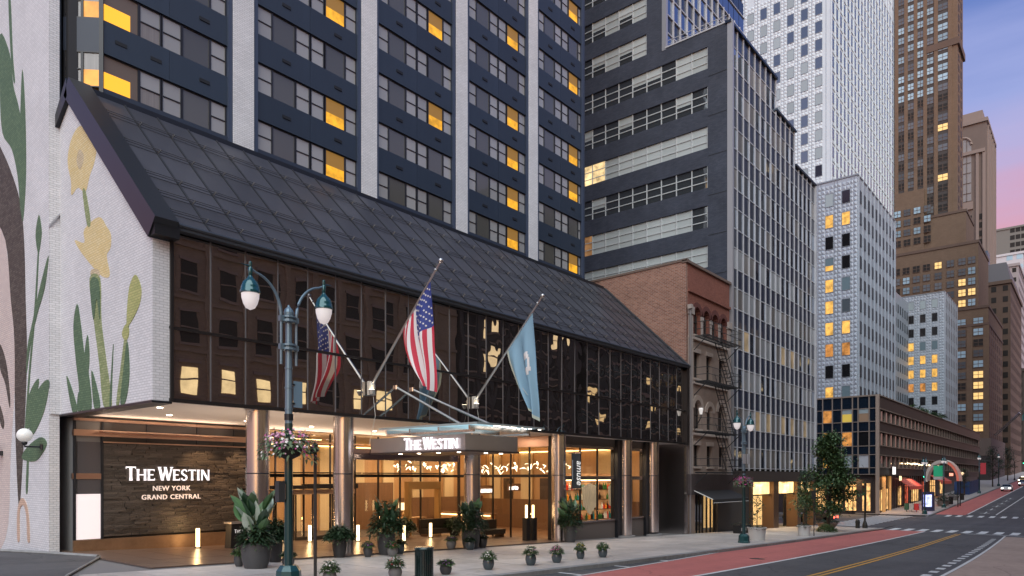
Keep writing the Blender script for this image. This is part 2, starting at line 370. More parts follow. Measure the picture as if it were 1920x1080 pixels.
strip('lane_line', 20, 71, lambda x: 4.17+off(x), lambda x: 4.3+off(x), -.121, whitep, road, step=3)
for k in range(26):
    x = 20+1.75*k; strip('dash_mark', x, x+.8, lambda q: 4.55+off(q), lambda q: 4.85+off(q), -.121, whitep, road, step=2)
for (x, y) in ((52, 8.6), (31, 11.5), (118, 9), (126, 8.8)):
    part('manhole_cover', M().cyl(0, 0, -.01, .006, .34, n=20), road, (x, y+off(x), zg(x)-.128), mats=mat('iron', (.05, .048, .045), .5, .7), rot=(0, SL if x < 76 else -SL, 0))
# lane arrows and bars on the climbing part of the street
for k in range(6):
    x = 114+7*k; strip('lane_arrow', x, x+3.2, lambda q: 8.7+off(q), lambda q: 8.85+off(q), -.119, whitep, road)
    strip('lane_arrow', x+.3, x+.6, lambda q: 8.2+off(q), lambda q: 9.3+off(q), -.117, whitep, road)

# ------------------------------------------------------------------ hotel
white_brick = brick('white_brick', (.61, .605, .625), (.69, .68, .70), (.46, .45, .47), .23, .085, .011, .65, .11, .45)
dark_metal = mat('black_metal', (.022, .024, .030), .38, .4)
bronze = mat('bronze_metal', (.03, .026, .026), .4, .5)
steel = mat('brushed_steel', (.66, .61, .60), .24, 1, nscale=2, namt=.05, stretch=(1, 1, .15))
copper = mat('copper_trim', (.62, .40, .30), .3, 1)
hotel = thing('hotel_building', 'hotel with dark glass front under a sloping black roof and navy tower above', 'hotel', (28, 26, -.5))
P = lambda name, me, **k: part(name, me, hotel, **k)
# brick gable, end wall of the tower, return pier
gw = M(); gw.prism([(9.7, 22.4, 5.0), (9.7, 22.4, 10.5), (9.7, 29.14, 16.95), (9.7, 30.3, 15.95), (9.7, 30.3, 5.0)], (.52, 0, 0))
gable = P('gable_wall', gw, mats=white_brick, label='white brick gable painted with yellow poppies')
endw = P('end_wall', M().box(9.35, 9.70, 30.3, 62, -1.2, 52), mats=white_brick, label='white brick end wall painted with a tree trunk and leaves')
P('wall_cap', M().add([(9.34, 30.29, 12.0), (9.70, 30.29, 12.55), (9.70, 30.22, 12.55), (9.34, 30.22, 12.0), (9.34, 30.29, 12.08), (9.70, 30.29, 12.63), (9.70, 30.22, 12.63), (9.34, 30.22, 12.08)], [(0, 1, 2, 3), (4, 7, 6, 5), (0, 4, 5, 1), (1, 5, 6, 2), (2, 6, 7, 3), (3, 7, 4, 0)]), mats=mat('lead_flashing', (.4, .4, .42), .4, .5))
P('brick_return', M().box(9.38, 9.72, 30.24, 30.29, 5.0, 12.0), mats=white_brick)
# painted murals, flat on the two walls
MG= {'yellow':[[(28.25,15.28),(27.17,14.81),(26.74,14.27),(26.88,13.66),(27.36,13.23),(27.75,12.77),(28.45,13.11),(29.07,13.0),(29.12,13.52),(29.44,14.2),(29.39,14.68),(28.97,15.14)],[(26.55,11.6),(25.87,11.11),(25.52,10.76),(25.56,10.33),(25.87,10.12),(25.61,9.44),(26.1,9.44),(26.88,9.86),(27.5,10.26),(28.25,10.79),(28.76,11.28),(27.85,10.99),(27.85,11.47)]],'cream':[[(28.25,14.44),(27.9,14.14),(27.95,13.87),(28.25,13.71),(28.55,14.04),(28.5,14.32)],[(27.17,9.91),(26.6,9.8),(26.46,9.59),(26.88,9.51),(27.26,9.72)]],'stem':[[(28.0,12.84),(27.7,12.76),(27.26,11.56),(27.6,11.6)],[(27.36,9.63),(26.42,9.46),(26.32,8.02),(25.87,6.51),(25.43,5.07),(26.14,5.08),(26.51,6.57),(26.98,8.11)],[(24.04,7.69),(24.17,7.28),(24.49,6.19),(24.83,5.08),(25.08,5.08),(24.74,6.21),(24.37,7.39),(24.21,7.71)]],'lime':[[(23.57,9.06),(23.18,8.57),(23.29,8.09),(23.84,7.66),(24.25,7.55),(24.17,8.4),(23.96,8.88)],[(24.33,7.59),(24.08,7.39),(24.17,7.12),(24.45,7.11),(24.62,7.34)]],'green':[[(24.21,7.02),(24.04,5.97),(24.33,5.1),(24.74,5.07),(24.49,6.19)],[(28.5,8.91),(28.15,8.08),(27.85,7.09),(27.5,6.49),(27.17,5.05),(28.15,5.06),(28.35,5.99),(28.65,6.99),(28.86,8.18)],[(27.55,7.66),(27.36,6.94),(27.5,6.3),(27.85,6.71)],[(29.55,6.39),(28.91,5.75),(28.5,5.08),(28.97,5.05)],[(27.17,6.36),(26.65,5.66),(26.42,5.06),(26.93,5.06)],[(28.35,5.7),(28.1,5.07),(28.5,5.08)],[(25.3,7.07),(25.39,6.1),(25.47,5.09),(25.61,5.08),(25.47,6.11)],[(27.26,9.5),(26.51,9.36),(26.42,8.03),(26.69,8.81),(26.98,8.11)]]}
MW= {'pink':[[(39.4,16.4),(36.24,14.4),(35.51,12.64),(34.66,10.03),(34.25,6.9),(34.8,3.63),(35.51,0.04),(39.4,-0.05)]],'trunk':[[(37.77,18.08),(36.24,16.8),(34.8,15.37),(33.58,13.74),(33.12,12.13),(32.93,9.75),(32.8,6.76),(33.58,1.66),(33.91,2.09),(34.25,5.15),(34.32,8.22),(34.8,10.05),(35.51,12.64),(37.77,14.78)],[(36.24,8.34),(35.37,7.45),(34.87,6.07),(34.94,5.52),(35.51,6.57),(36.24,7.31)],[(36.24,5.72),(35.65,5.0),(35.8,4.67),(36.24,5.03)]],'green':[[(36.24,21.6),(34.94,20.3),(34.45,18.79),(33.78,17.69),(33.12,16.19),(32.93,14.64),(33.45,13.27),(33.91,14.91),(34.66,16.22),(35.87,17.25),(36.24,18.97)],[(33.32,19.03),(32.99,17.42),(32.86,15.26),(32.99,13.8),(33.32,12.92),(33.71,14.85),(33.58,17.19)],[(35.08,22.58),(34.8,22.46),(34.52,20.14),(34.25,18.94),(34.45,19.01),(34.8,20.25)],[(31.38,12.72),(31.08,12.1),(31.14,11.7),(31.44,11.25),(31.74,12.04)],[(31.5,11.27),(31.38,11.24),(31.62,9.54),(31.92,8.34),(32.36,6.72),(32.8,4.64),(32.99,4.65),(32.55,6.74),(32.11,8.36),(31.8,9.57)],[(30.33,6.29),(30.39,5.73),(30.97,4.96),(32.05,4.29),(32.48,4.63),(32.17,5.45),(31.26,6.1)],[(31.38,6.42),(31.8,5.42),(32.48,4.63),(32.86,4.64),(32.48,5.89)],[(30.33,10.93),(30.73,9.8),(31.56,8.91),(32.36,7.77),(32.8,6.76),(32.67,7.81),(32.05,8.77),(31.26,9.89)],[(30.5,3.93),(30.97,3.54),(31.86,3.25),(33.32,3.38),(32.8,3.79),(31.26,4.16)],[(32.55,3.26),(32.67,2.1),(32.86,2.1),(32.74,3.26)]],'orange':[[(33.91,0.13),(33.91,1.22),(33.45,1.77),(32.93,1.67),(32.55,1.15),(32.42,0.17),(32.67,0.15),(32.8,1.08),(33.06,1.46),(33.38,1.49),(33.65,1.18),(33.65,0.12)]]}
def wall_paint(n, c1, c2): return brick('mural_'+n, c1, c2, tuple(.70*q for q in c1), .23, .085, .010, .65, .09, .45)
paint = {'yellow': wall_paint('yellow', (.68, .53, .26), (.72, .59, .34)), 'cream': wall_paint('cream', (.50, .40, .26), (.62, .52, .36)), 'stem': wall_paint('stem', (.22, .27, .12), (.34, .37, .20)), 'lime': wall_paint('lime', (.36, .38, .15), (.48, .46, .20)),
 'green': wall_paint('green', (.085, .145, .085), (.125, .195, .11)), 'pink': wall_paint('pink', (.58, .48, .46), (.66, .55, .51)), 'trunk': wall_paint('bark', (.060, .048, .040), (.12, .10, .085)), 'orange': wall_paint('orange', (.55, .38, .29), (.60, .42, .33))}
nm = {'yellow': 'painted_petals', 'cream': 'painted_flower_heart', 'stem': 'painted_stem', 'lime': 'painted_bud', 'green': 'painted_leaf', 'pink': 'painted_ground', 'trunk': 'painted_trunk', 'orange': 'painted_arch'}
def mural(d, x, wall):
    zi = 0
    for q, (k, ps) in enumerate(d.items()):
        for poly in ps:
            pts = [Vector((0, a, b)) for a, b in poly]; n = len(pts); o = []
            for i in range(n):               # rounded outline (Catmull-Rom)
                p0, p1, p2, p3 = pts[i-1], pts[i], pts[(i+1) % n], pts[(i+2) % n]
                for t in (0, .25, .5, .75):
                    o.append(.5*((2*p1)+(p2-p0)*t+(2*p0-5*p1+4*p2-p3)*t*t+(3*p1-p0-3*p2+p3)*t**3))
            zi += 1; dx = -.004-.0012*zi
            part(nm[k], M().prism([(x+dx, v.y, v.z) for v in o], (-dx-.001, 0, 0)), wall, mats=paint[k])
mural(MG, 9.7, gable); mural(MW, 9.35, endw)
# slope
E0, E1 = Vector((0, 22.30, 10.48)), Vector((0, 29.14, 17.02)); sv = E1-E0; SLN = sv.length; ang = atan2(sv.z, sv.y); sn = Vector((0, -sin(ang), cos(ang)))
roofm = mat('roof_metal', (.050, .049, .060), .40, .1, nscale=1.1, namt=.17, rnd=.16, stretch=(2.5, .35, 1))
ribm = mat('roof_rib', (.018, .018, .022), .5)
roof = P('roof', M().prism([(10.2, 22.3, 10.42), (10.2, 29.14, 16.96), (10.2, 29.14, 16.5), (10.2, 22.9, 10.42)], (35.9, 0, 0)), mats=ribm)
def on_slope(x, t, h=0): p = E0+sv*t+sn*h; return (x, p.y, p.z)
fr = [0, .08, .21, .35, .59, .82, 1.0]; BW = 1.233; NB = 29; X0 = 10.33
for j in range(6):
    L = (fr[j+1]-fr[j])*SLN-.03
    me = M().box(-BW/2+.03, BW/2-.03, -L/2, L/2, 0, .04).mesh('roof_panel', [roofm])
    for i in range(NB):
        part('roof_panel', me, roof, on_slope(X0+BW*(i+.5), (fr[j]+fr[j+1])/2), rot=(ang+R.uniform(-.002, .002), R.uniform(-.002, .002), 0))
rib = M().box(-.035, .035, -SLN/2, SLN/2, 0, .075).mesh('roof_rib', [ribm])
for i in range(NB+1): part('roof_rib', rib, roof, on_slope(X0+BW*i, .5), rot=(ang, 0, 0))
snow = mat('snow_rail_metal', (.09, .09, .095), .4, .3)
brk = M().box(-.012, .012, -.10, .08, .02, .06).box(-.012, .012, -.03, .03, .06, .24)
brk = brk.mesh('rail_bracket', [snow])
for j in (1, 2, 3, 4, 5):
    g = M()
    for h in (.12, .19): g.tube([on_slope(10.3, fr[j]+.004, h), on_slope(46.0, fr[j]+.004, h)], .016, 5)
    rl = part('snow_rail', g, hotel, mats=snow)
    for i in range(NB+1): part('rail_bracket', brk, rl, on_slope(X0+BW*i, fr[j]), rot=(ang, 0, .5))
# black verge boards, eave gutter, ridge strip
vb = M()
for (a, b, t0, t1, hh) in ((9.55, 10.28, -.03, 1.0, .30),):
    p = [on_slope(a, t0, -.42), on_slope(b, t0, -.42), on_slope(b, t1, -.42), on_slope(a, t1, -.42)]; q = [on_slope(a, t0, hh), on_slope(b, t0, hh), on_slope(b, t1, hh), on_slope(a, t1, hh)]
    vb.hexa(p+q)
vb.prism([(9.55, 29.1, 16.6), (9.55, 29.2, 17.3), (9.55, 30.35, 16.25), (9.55, 30.35, 15.8)], (.3, 0, 0))
P('verge_board', vb, mats=dark_metal)
P('verge_end_box', M().box(9.6, 10.36, 22.02, 22.38, 10.02, 10.5), mats=mat('verge_black', (.006, .006, .008), .5))
eave = M(); eave.box(10.37, 46.1, 22.12, 22.42, 10.34, 10.50); eave.tube([(10.37, 22.14, 10.50), (46.1, 22.14, 10.50)], .075, 8)
P('eave_gutter', eave, mats=mat('gutter', (.05, .056, .066), .4, .3))
P('ridge_flashing', M().box(10.28, 46.1, 29.1, 29.58, 16.9, 17.24), mats=dark_metal)
rv = M(); rv.hexa([on_slope(46.06, -.02, -.3), on_slope(46.34, -.02, -.3), on_slope(46.34, 1, -.3), on_slope(46.06, 1, -.3), on_slope(46.06, -.02, .16), on_slope(46.34, -.02, .16), on_slope(46.34, 1, .16), on_slope(46.06, 1, .16)])
P('verge_board', rv, mats=mat('gutter', (.2, .2, .22)))
# two storeys of dark mirror glass
smoke = reflective_glass('smoked_glass', (.024, .020, .018), (.92, .88, .84), .50, .004, .01, .8); smoke2 = reflective_glass('smoked_glass_wavy', (.024, .020, .018), (.92, .88, .84), .50, .011, .01, .9)
P('podium_core', M().box(10.25, 46.05, 22.55, 29.9, 5.06, 10.4), mats=mat('dark_core', (.01, .01, .01), .8))
for (z0, z1) in ((5.10, 7.28), (7.36, 10.30)):
    gp = [M().box(-BW/2+.025, BW/2-.025, -.012, .012, -(z1-z0)/2, (z1-z0)/2).mesh('glass_pane', [q]) for q in (smoke, smoke2)]
    for i in range(NB):
        a = .006 if i < 12 else .009
        part('glass_pane', gp[i > 11], hotel, (X0+BW*(i+.5), 22.44, (z0+z1)/2), rot=(R.uniform(-a, a), 0, R.uniform(-a, a)))
mul = M().box(-.018, .018, .005, .05, -2.66, 2.66).mesh('mullion', [mat('mullion_metal', (.17, .165, .175), .4, .4)])
for i in range(NB+1): part('mullion', mul, hotel, (X0+BW*i, 22.40, 7.70))
for z, h in ((5.04, .06), (7.32, .04)): P('transom', M().box(10.2, 46.08, 22.36, 22.5, z-h, z+h), mats=bronze)
P('corner_trim', M().box(10.22, 10.31, 22.30, 22.44, 4.98, 10.34), mats=bronze)
P('corner_trim', M().box(46.06, 46.3, 22.2, 22.5, 4.9, 10.5), mats=bronze)
# soffit with downlights
sof = P('soffit', M().box(9.78, 46.0, 22.42, 31.3, 5.0, 5.05), mats=mat('soffit_plaster', (.74, .67, .60), .6))
P('soffit_edge', M().box(9.66, 10.28, 22.36, 30.2, 4.92, 4.995), mats=dark_metal)
dl = M().cyl(0, 0, -.012, .012, .09, n=14).mesh('downlight', [emis('downlight_glow', (1, .82, .62), 14)])
for x, y in ((10.9, 24.6), (12.4, 27.2), (14.6, 24.4), (15.8, 27.6), (18.6, 25.0), (19.4, 28.2), (21.4, 28.2), (23.3, 28.4), (26.5, 25.2), (28.6, 28.0), (30.2, 25)):
    part('downlight', dl, sof, (x, y, 4.99))
# round steel columns
colm = M().cyl(0, 0, -2.98, 2.98, .40, n=40).mesh('column', [steel], 40)
for x in (13.51, 17.2, 24.62, 31.6, 38.74, 42.27):
    c = part('column', colm, hotel, (x, 22.86, 2.01))
    part('column_ring', M().lathe([(.402, 2.74), (.407, 2.75), (.407, 2.77), (.402, 2.78)], 32, x, 22.86), c, mats=dark_metal)
    if x > 38: part('column_plinth', M().cyl(x, 22.86, zg(x)-.1, zg(x)+.09, .62, n=32), c, mats=mat('plinth_stone', (.25, .24, .24), .6))
P('corner_pier', M().box(45.9, 46.45, 22.35, 24.4, -2, 4.96), mats=steel)
P('recess_wall', M().box(42.7, 46.3, 25.2, 25.5, -2, 5), mats=mat('recess_stone', (.09, .08, .078), .6, nscale=2, namt=.1))
P('recess_wall', M().box(42.68, 42.95, 23.3, 25.2, -2, 5), mats=MATS['recess_stone'])
for x in (38.02, 41.62): P('dark_jamb', M().box(x-.0, x+.38, 23.0, 23.5, -2, 5), mats=dark_metal)
P('dark_jamb', M().box(32.06, 32.4, 23.0, 23.52, -2, 5), mats=dark_metal)
# stone sign wall of split ledgestone
sw = P('sign_wall', M().box(11.12, 17.6, 30.06, 30.4, -.6, 4.0), mats=mat('wall_joint', (.012, .01, .009), .9))
ledge = mat('ledgestone', (.072, .060, .052), .42, nscale=6, namt=.25, rnd=.4, bump=.7, bscale=14, stretch=(1, 1, 3))
lv = []
for w_ in (.38, .52, .66, .82, .30):
    b = M(); d = .03
    b.hexa([(-w_/2, -.035, -.041), (w_/2, -.028, -.041), (w_/2, .1, -.041), (-w_/2, .1, -.041), (-w_/2, -.03, .041), (w_/2, -.04, .041), (w_/2, .1, .041), (-w_/2, .1, .041)])
    lv.append((w_, b.mesh('ledge_stone', [ledge])))
z = .30; row = []
while z < 3.95:
    x = 11.12
    while x < 17.5:
        w_, me = R.choice(lv); xc = x+w_/2
        if  xc+w_/2 < 17.66: row.append((me, xc, z+.045))
        x += w_+.012
    z += .087
spare = M(); row.sort(key=lambda q: -len(q[0].vertices)*0-max(v.co.x for v in q[0].vertices))
for k, (me, x, zz) in enumerate(row):
    y = 30.045-R.uniform(0, .075)
    if k < 300: part('ledge_stone', me, sw, (x, y, zz), rot=(R.uniform(-.03, .03), 0, R.uniform(-.02, .02)))
    else:
        spare.add([(v.co.x+x, v.co.y+y, v.co.z+zz) for v in me.vertices], [tuple(p.vertices) for p in me.polygons])
if spare.v: part('ledge_stones', spare, sw, mats=ledge, kind='stuff')
part('skirting', M().box(10.05, 17.6, 29.88, 30.02, -.6, .22), sw, mats=mat('copper_skirting', (.36, .22, .13), .4, .7, nscale=2))
part('wall_trim', M().box(11.10, 17.6, 29.93, 30.05, 3.98, 4.03), sw, mats=copper)
P('bulkhead', M().box(10.3, 17.6, 30.1, 30.5, 4.03, 5), mats=mat('smoked_panel', (.05, .045, .045), .15))
P('copper_band', M().box(10.05, 17.7, 29.9, 30.1, 4.22, 4.46), mats=copper)
P('copper_band', M().box(10.05, 17.7, 29.9, 30.1, 4.80, 4.90), mats=copper)
for x in (12.8, 14.9, 16.6): P('panel_joint', M().box(x-.02, x+.02, 30.06, 30.1, 4.03, 4.99), mats=dark_metal)
# end pier with lit display panel
dc = P('display_case', M().box(10.07, 11.1, 30.05, 31.9, -.6, 4.9), mats=mat('grey_panel', (.20, .20, .20), .35, .2))
part('case_glass', M().box(10.2, 11.04, 30.02, 30.06, 2.0, 4.0), dc, mats=mat('smoked_case', (.09, .085, .09), .12))
part('light_panel', M().box(10.16, 11.02, 30.0, 30.06, .24, 1.98), dc, mats=mat('light_panel', (.75, .70, .70), .5, emit=.42, ecol=(1, .86, .88)))
part('copper_band', M().box(10.03, 11.12, 29.98, 30.1, 2.56, 2.78), dc, mats=copper)
part('case_frame', M().box(10.07, 10.15, 29.96, 30.06, .2, 4.9).box(11.04, 11.12, 29.96, 30.06, .2, 4.9), dc, mats=dark_metal)

# tower
navy = mat('navy_spandrel', (.019, .030, .050), .5, 0, nscale=.7, namt=.16, stretch=(1, 1, .25), rnd=.12)
navyd = mat('navy_trim', (.024, .033, .055), .5)
blindp = mat('blind_pane', (.29, .285, .29), .18, rnd=.10, coat=.4)
shade = mat('shade_pane', (.085, .082, .075), .15, rnd=.12, coat=.5)
curtain = mat('curtain_pane', (.20, .18, .17), .25, nscale=14, namt=.2, stretch=(1, 1, .02), coat=.4)
amber = mat('amber_room', (.05, .03, .02), .5, emit=.95, ecol=(.80, .37, .012), nscale=1.6, namt=.16)
amber2 = mat('amber_blind', (.16, .085, .02), .5, emit=.26, ecol=(.55, .28, .05))
orange = mat('orange_room', (.2, .1, .03), .5, emit=.8, ecol=(.85, .36, .05), nscale=.4)
framem = mat('window_frame', (.020, .020, .024), .4)
P('tower_core', M().box(10.0, 43.8, 30.25, 50, 5.1, 60), mats=mat('tower_core', (.03, .03, .035), .8))
TZ = 17.67; TP = 2.64; WH = 1.37
def frame_mesh(w, h, rails=(), bars=()):
    b = M(); t = .045
    b.box(-w/2, w/2, -.05, .05, 0, t); b.box(-w/2, w/2, -.05, .05, h-t, h); b.box(-w/2, -w/2+t, -.05, .05, t, h-t); b.box(w/2-t, w/2, -.05, .05, t, h-t)
    for r_ in rails: b.box(-w/2+t, w/2-t, -.045, .045, r_-.02, r_+.02)
    for q in bars: b.box(q-.02, q+.02, -.045, .045, t, h-t)
    return b.mesh('window', [framem])
FM = {}
def pane_mesh(w, z0, z1, m):
    k = ('p', round(w, 2), z0, z1, m.name)
    if k not in FM: FM[k] = M().box(-w/2+.04, w/2-.04, -.01, .01, z0, z1).mesh('pane', [m])
    return FM[k]
def window(x, w, k, kind, rot=None, y=29.74):
    rails = (WH*.5,) if kind in ('sash', 'curtain', 'mixed') else ()
    key = (round(w, 2), rails)
    if key not in FM: FM[key] = frame_mesh(w, WH, rails)
    z = TZ+TP*k
    o = part('window', FM[key], hotel, (x, y, z), rot=rot)
    def pn(m, z0, z1):
        c = part('pane', pane_mesh(w, z0, z1, m), o, (x, y, z)); return c
    if kind == 'lit': pn(amber2, .62, WH-.04); pn(amber, .04, .62)
    elif kind == 'shade': pn(shade, .04, WH-.04)
    elif kind == 'mixed': pn(curtain, .04, WH-.04)
    elif kind == 'curtain': pn(blindp, WH*.5, WH-.04); pn(curtain, .04, WH*.5)
    elif kind == 'orange': pn(curtain, WH*.5, WH-.04); pn(orange, .04, WH*.5)
    else: pn(blindp, .04, WH-.04)
    return o
LIT = {1: (0, 1, 3), 2: (2, 4), 3: (0, 1, 2, 3, 5), 4: (0, 2, 3, 5, 7)}
slot = M().box(-.22, .22, -.03, .03, -.07, .07).mesh('vent_slot', [mat('slot_black', (.006, .006, .008), .6)])
slipm = mat('vent_lip', (.05, .08, .13), .4)
XB = {1: 17.27, 2: 24.3, 3: 31.34, 4: 38.31}; KM = {0: 4, 1: 5, 2: 6, 3: 8, 4: 9}
spm = {}
def spandrel(x0, x1, k, slots=True, z0=None, z1=None):
    z0 = TZ+TP*k+WH if z0 is None else z0; z1 = TZ+TP*(k+1) if z1 is None else z1
    key = (round(x1-x0, 2), round(z1-z0, 2))
    if key not in spm: spm[key] = M().box(-(x1-x0)/2, (x1-x0)/2, -.04, .3, 0, z1-z0).mesh('spandrel_panel', [navy])
    o = part('spandrel_panel', spm[key], hotel, ((x0+x1)/2, 29.66, z0))
    if slots:
        for q in (.26, .79): part('vent_slot', slot, o, (x0+(x1-x0)*q, 29.63, z0+.62))
for b, xb in XB.items():
    for k in range(KM[b]+1):
        for (a, c, kind) in ((.22, .99, 'sash'), (1.05, 2.22, 'shade'), (2.30, 3.03, 'sash'), (3.15, 3.86, 'sash'), (3.99, 5.13, 'lit' if k in LIT[b] else 'shade'), (5.20, 5.84, 'sash')):
            if b == 4 and c > 5.5: c = 5.5
            window(xb+(a+c)/2, c-a+.06, k, kind)
        x1 = xb+(5.5 if b == 4 else 5.86)
        for hx in (0, 1):          # two panels to a bay
            xm = (xb+.2+x1)/2
            spandrel(xb+.2 if hx == 0 else xm+.006, xm-.006 if hx == 0 else x1, k, False)
        for q in (.27, .79): part('vent_slot', slot, hotel, (xb+.2+(x1-xb-.2)*q, 29.615, TZ+TP*k+WH+.62))
    P('bay_sill', M().box(xb+.2, x1, 29.6, 30, 17.2, TZ-.005), mats=navyd)
    P('bay_head', M().box(xb+.2, x1, 29.62, 30, TZ+TP*(KM[b]+1), 46), mats=navy)
    P('bay_backing', M().box(xb+.2, x1, 29.86, 30.2, 17, 46), mats=mat('room_dark', (.02, .02, .02), .8))
    for xx in (xb+.0, x1+.003): P('bay_jamb', M().box(xx, xx+.195, 29.52, 30, 17.0, 46), mats=mat('blue_jamb', (.04, .055, .095), .5))
for xx in (16.24, 23.34, 30.38, 37.36): P('brick_pier', M().box(xx, xx+(.99 if xx < 30 else .95), 29.46, 30.2, 16.9, 46), mats=white_brick)
P('tower_corner', M().box(43.98, 44.1, 29.5, 48, 12, 46), mats=navyd)
# first bay with its canted corner
for k in range(KM[0]+1):
    for a, c, kind in ((12.34, 13.2, 'curtain'), (13.23, 14.05, 'sash'), (14.07, 15.29, 'shade'), (15.29, 16.02, 'sash')): window((a+c)/2, c-a, k, kind)
    key = 'big'
    if key not in FM: FM[key] = frame_mesh(1.36, WH)
    o = part('window', FM[key], hotel, (11.65, 29.74, TZ+TP*k)); z = TZ+TP*k
    part('pane', M().box(-.64, .64, -.01, .01, .70, WH-.04).mesh('pane', [mat('brown_blind', (.10, .08, .07), .4, emit=.04, ecol=(.5, .3, .2))]), o, (11.65, 29.74, z))
    part('pane', M().box(-.64, .36, -.01, .01, .04, .70).mesh('pane', [emis('amber_bright', (.95, .42, .02), 1.15)]), o, (11.65, 29.74, z))
    part('pane', M().box(.36, .64, -.01, .01, .04, .70).mesh('pane', [MATS['brown_blind']]), o, (11.65, 29.74, z))
    spandrel(10.97, 13.5, k); spandrel(13.51, 16.05, k, False)
    part('vent_slot', slot, hotel, (15.0, 29.615, TZ+TP*k+WH+.62))
    # canted side
    cw = .74
    for q, kind in ((.27, 'mixed'), (.73, 'orange')):
        x = 10.95-1.05*(1-q) ; x = 9.93+1.02*q; y = 30.66-1.02*q
        window(x, .66, k, kind, (0, 0, -pi/4), y)
    spx = M().hexa([(9.92, 30.60, z+WH), (10.90, 29.62, z+WH), (10.95, 29.70, z+WH), (9.97, 30.70, z+WH), (9.92, 30.60, z+TP), (10.90, 29.62, z+TP), (10.95, 29.70, z+TP), (9.97, 30.70, z+TP)])
    P('spandrel_panel', spx, mats=navyd)
P('bay_backing', M().prism([(10.0, 30.9, 16), (10.98, 29.92, 16), (16.1, 29.86, 16), (16.1, 30.3, 16), (10, 31, 16)], (0, 0, 30)), mats=MATS['room_dark'])
P('bay_head', M().box(10.97, 16.05, 29.62, 30, TZ+TP*5, 46), mats=navy)
P('bay_sill', M().box(10.97, 16.2, 29.6, 30, 17.1, TZ-.005), mats=navyd)
P('bay_jamb', M().box(16.04, 16.24, 29.52, 30, 17, 46), mats=MATS['blue_jamb'])
P('bay_jamb', M().prism([(10.84, 29.66, 16), (10.95, 29.55, 16), (11.0, 29.62, 16), (11.0, 29.8, 16), (10.9, 29.8, 16)], (0, 0, 30)), mats=framem)
P('bay_jamb', M().box(9.71, 9.86, 30.62, 30.8, 16, 46), mats=navyd)
# ------------------------------------------------------------------ lobby and restaurant behind clear glass
clear = clear_glass('clear_glass')
wood = mat('warm_wood', (.46, .28, .14), .45, nscale=1.2, namt=.12, stretch=(6, 6, .3))
woodd = mat('dark_wood', (.16, .085, .045), .5, nscale=2, namt=.15, stretch=(6, 6, .3))
drape = mat('cream_drape', (.62, .50, .32), .8, nscale=10, namt=.08, stretch=(1, 1, .02))
P('back_wall', M().box(17.5, 42.9, 38.5, 38.8, -2, 5), mats=wood)
P('dark_dado', M().box(42.35, 42.41, 23.8, 38.3, -2, 1.0).box(33.5, 42.4, 38.2, 38.26, -2, 1.2).box(28.6, 33, 38.2, 38.26, -2, 2.3), mats=woodd)
P('side_wall', M().box(42.62, 42.9, 23.6, 38.5, -2, 5), mats=wood)
P('side_wall', M().box(17.4, 17.6, 30.5, 38.5, -2, 5), mats=woodd)
P('lobby_ceiling', M().box(17.6, 42.6, 31.32, 38.5, 4.9, 4.98).box(32.12, 42.6, 23.4, 31.3, 4.86, 4.97), mats=mat('lobby_ceiling', (.5, .36, .22), .7))
fl = strip('lobby_floor', 32.3, 42.6, lambda x: 23.3, lambda x: 38.5, -.02, woodd, None, step=3, oa=False); fl['kind'] = 'structure'
for x in (18.2, 20.2, 22.4, 24.6, 27.0, 29.6, 32.2, 35.0, 38.2): P('wall_drape', M().box(x, x+.95, 38.3, 38.46, -1.4, 4.7), mats=drape)
for y in (26.2, 29.4, 33.2, 36.4): P('wall_drape', M().box(42.42, 42.58, y, y+1.1, -1.6, 4.7), mats=drape)
for y in (24.6, 31.6, 35.2): P('wall_recess', M().box(42.5, 42.6, y, y+.9, -1.6, 2.6), mats=mat('recess_dark', (.05, .03, .02), .5))
P('cove_light', M().box(17.8, 42.4, 38.16, 38.26, 4.62, 4.68).box(42.2, 42.3, 23.8, 38, 4.55, 4.61), mats=emis('cove_glow', (1, .62, .26), 5))
P('cove_light', M().box(19, 23.5, 33.2, 33.3, 4.7, 4.74).box(33, 41, 26.2, 26.3, 4.66, 4.7), mats=MATS['cove_glow'])
def glazing(x0, x1, y0, y1, z0, z1, n, trans, mh=.05, glass=True):
    """mullions, transoms and clear panes on a straight line"""
    L = sqrt((x1-x0)**2+(y1-y0)**2); a = atan2(y1-y0, x1-x0); pw = L/n
    ml = M().box(-mh/2, mh/2, -.06, .06, z0, z1).mesh('mullion', [bronze]); zs = [z0]+list(trans)+[z1]
    for i in range(n+1): part('mullion', ml, hotel, (x0+(x1-x0)*i/n, y0+(y1-y0)*i/n, 0), rot=(0, 0, a))
    for t_ in trans: part('transom', M().box(-L/2, L/2, -.075, .075, t_-.08, t_+.08), hotel, ((x0+x1)/2, (y0+y1)/2, 0), mats=bronze, rot=(0, 0, a))
    if glass:
        for k in range(len(zs)-1):
            g_ = M().box(-pw/2+.03, pw/2-.03, -.006, .006, zs[k]+.05, zs[k+1]-.05).mesh('glass_pane', [clear])
            for i in range(n): part('glass_pane', g_, hotel, (x0+(x1-x0)*(i+.5)/n, y0+(y1-y0)*(i+.5)/n, 0), rot=(0, 0, a+R.uniform(-.004, .004)))
glazing(17.65, 32.1, 31.0, 31.0, -1.0, 4.9, 9, (2.73,))
glazing(32.1, 32.1, 23.9, 30.9, -1.2, 4.7, 5, (2.73,))
P('header_beam', M().box(32.0, 32.2, 23.3, 31, 4.4, 4.98), mats=copper)
P('dark_post', M().box(31.98, 32.24, 23.55, 23.85, -1.3, 4.98), mats=MATS['verge_black'])
glazing(32.5, 38.0, 23.3, 23.3, -.35, 4.4, 3, (2.6,)); glazing(38.42, 41.6, 23.3, 23.3, -.45, 4.4, 1, (2.6,))
stall = mat('stall_riser', (.13, .105, .095), .45)
